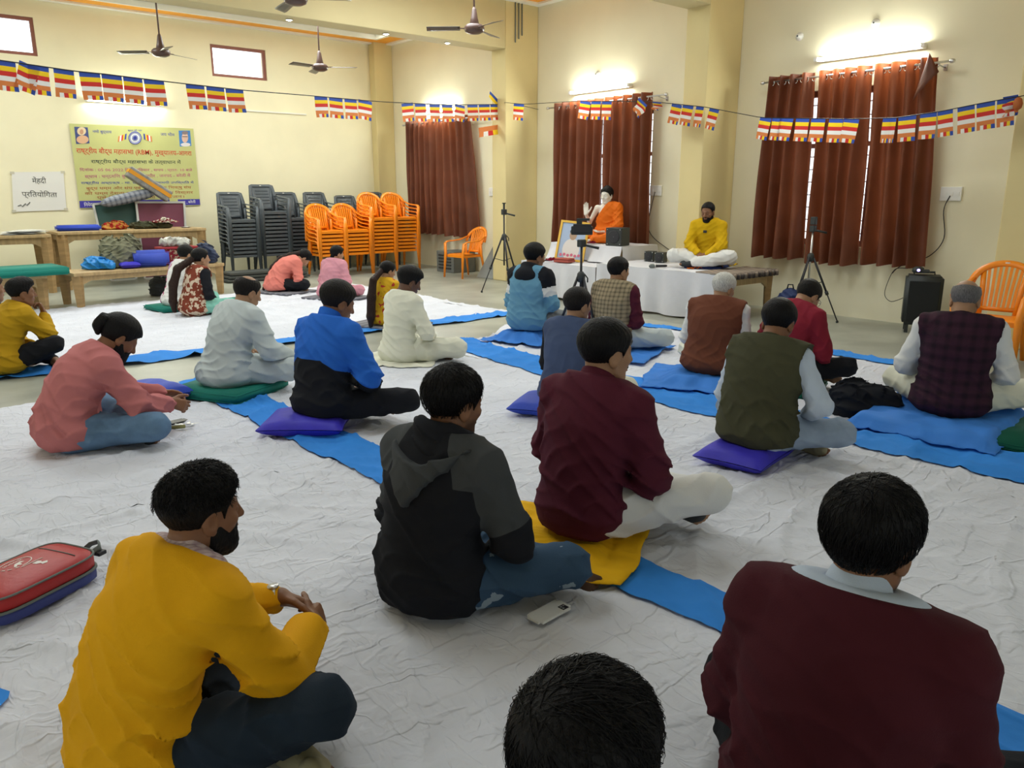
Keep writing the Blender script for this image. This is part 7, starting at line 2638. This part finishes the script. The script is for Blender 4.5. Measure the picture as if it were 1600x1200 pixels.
cluster(s1, [(627, 645), (648, 665), (671, 687), (690, 707), (711, 726), (730, 746), (748, 765), (766, 783)], 'from the left, eight flags above the farthest window', {0: -5, 1: -2, 2: 0, 4: 8}, 40)
flag(s1, 747, 784, 'orange-hemmed flag end hanging lowest at the column, upside down', -3, .335, .15, 55, rows=(4, 5))
flag(s1, 765, 783, 'blue flag corner flicked up above the string at the column', 30, -.12, .10, 56, rows=(0, 1))
cluster(s2, [(803, 819)], 'just right of the second column', {}, 60)
cluster(s2, [(907, 923), (924, 939), (941, 956)], 'from the left, three flags over the statue curtain', {0: 6}, 62)
flag(s2, 998, 1014, 'striped flag twisted at the right edge of the statue curtain', 32, 0, .2, 66, crumple=.02)
flag(s2, 1022, 1035, 'small crumpled flag between the statue curtain and the third column', 0, 0, .10, 67, crumple=.03)
cluster(s2, [(1050, 1066), (1067, 1084), (1088, 1100), (1109, 1124)], 'from the left, four flags across the third column', {0: 5, 1: 3, 3: 3}, 70)
cluster(s2, [(1188, 1206), (1207, 1222), (1219, 1240), (1244, 1265), (1268, 1290), (1296, 1318), (1319, 1343)], 'from the left, seven flags on the rightmost curtain left half', {0: 6, 1: 3, 2: 3, 5: 0, 6: 5}, 80)
cluster(s2, [(1380, 1393), (1392, 1401), (1404, 1432), (1438, 1464), (1465, 1489), (1496, 1523), (1526, 1555), (1558, 1586)], 'from the left, eight flags ending at the last column', {2: 2, 3: 2}, 90)
flag(s2, 1566, 1590, 'striped flag knotted at the last column beside the orange knot', 0, -.02, .18, 101, crumple=.02)
kn = s2(1592)
o = tag(MB().lathe([(.01, -.06), (.035, -.04), (.042, 0), (.03, .04), (.01, .055)], n=12).build('ribbon_knot', FC[4], None, tuple(kn - V3(0, 0, .06))), 'orange ribbon knot at the right end of the string', 'knot')
# curtain of pipes on the near column
r = empty('conduit', 'thin grey pipes running down the second column from the ceiling beam', 'pipe', (8.72, 10.385, 3.86))
for i in range(3):
    MB().tube([(.10 + .07 * i, 0, .0 + .06 * i), (.10 + .07 * i, 0, .60)], .010, 6).build('pipe', M_greytrim, r)
# thin conduit strip on the banner wall
a_, b_ = pY(330, 169, YA - .015), pY(478, 175, YA - .015)
o = tag(MB().box((a_[0], YA - .03, a_[2] - .012), (b_[0], YA - .001, a_[2] + .012)).build('cable_trunking', M_white), 'thin white cable trunking on the banner wall right of the wall lamp', 'trunking')
flush_jobs()
# normalise: keep every figure's parts light
tot = sum(len(o.data.polygons) for o in COL.objects if o.type == 'MESH')
print('POLYS', tot)
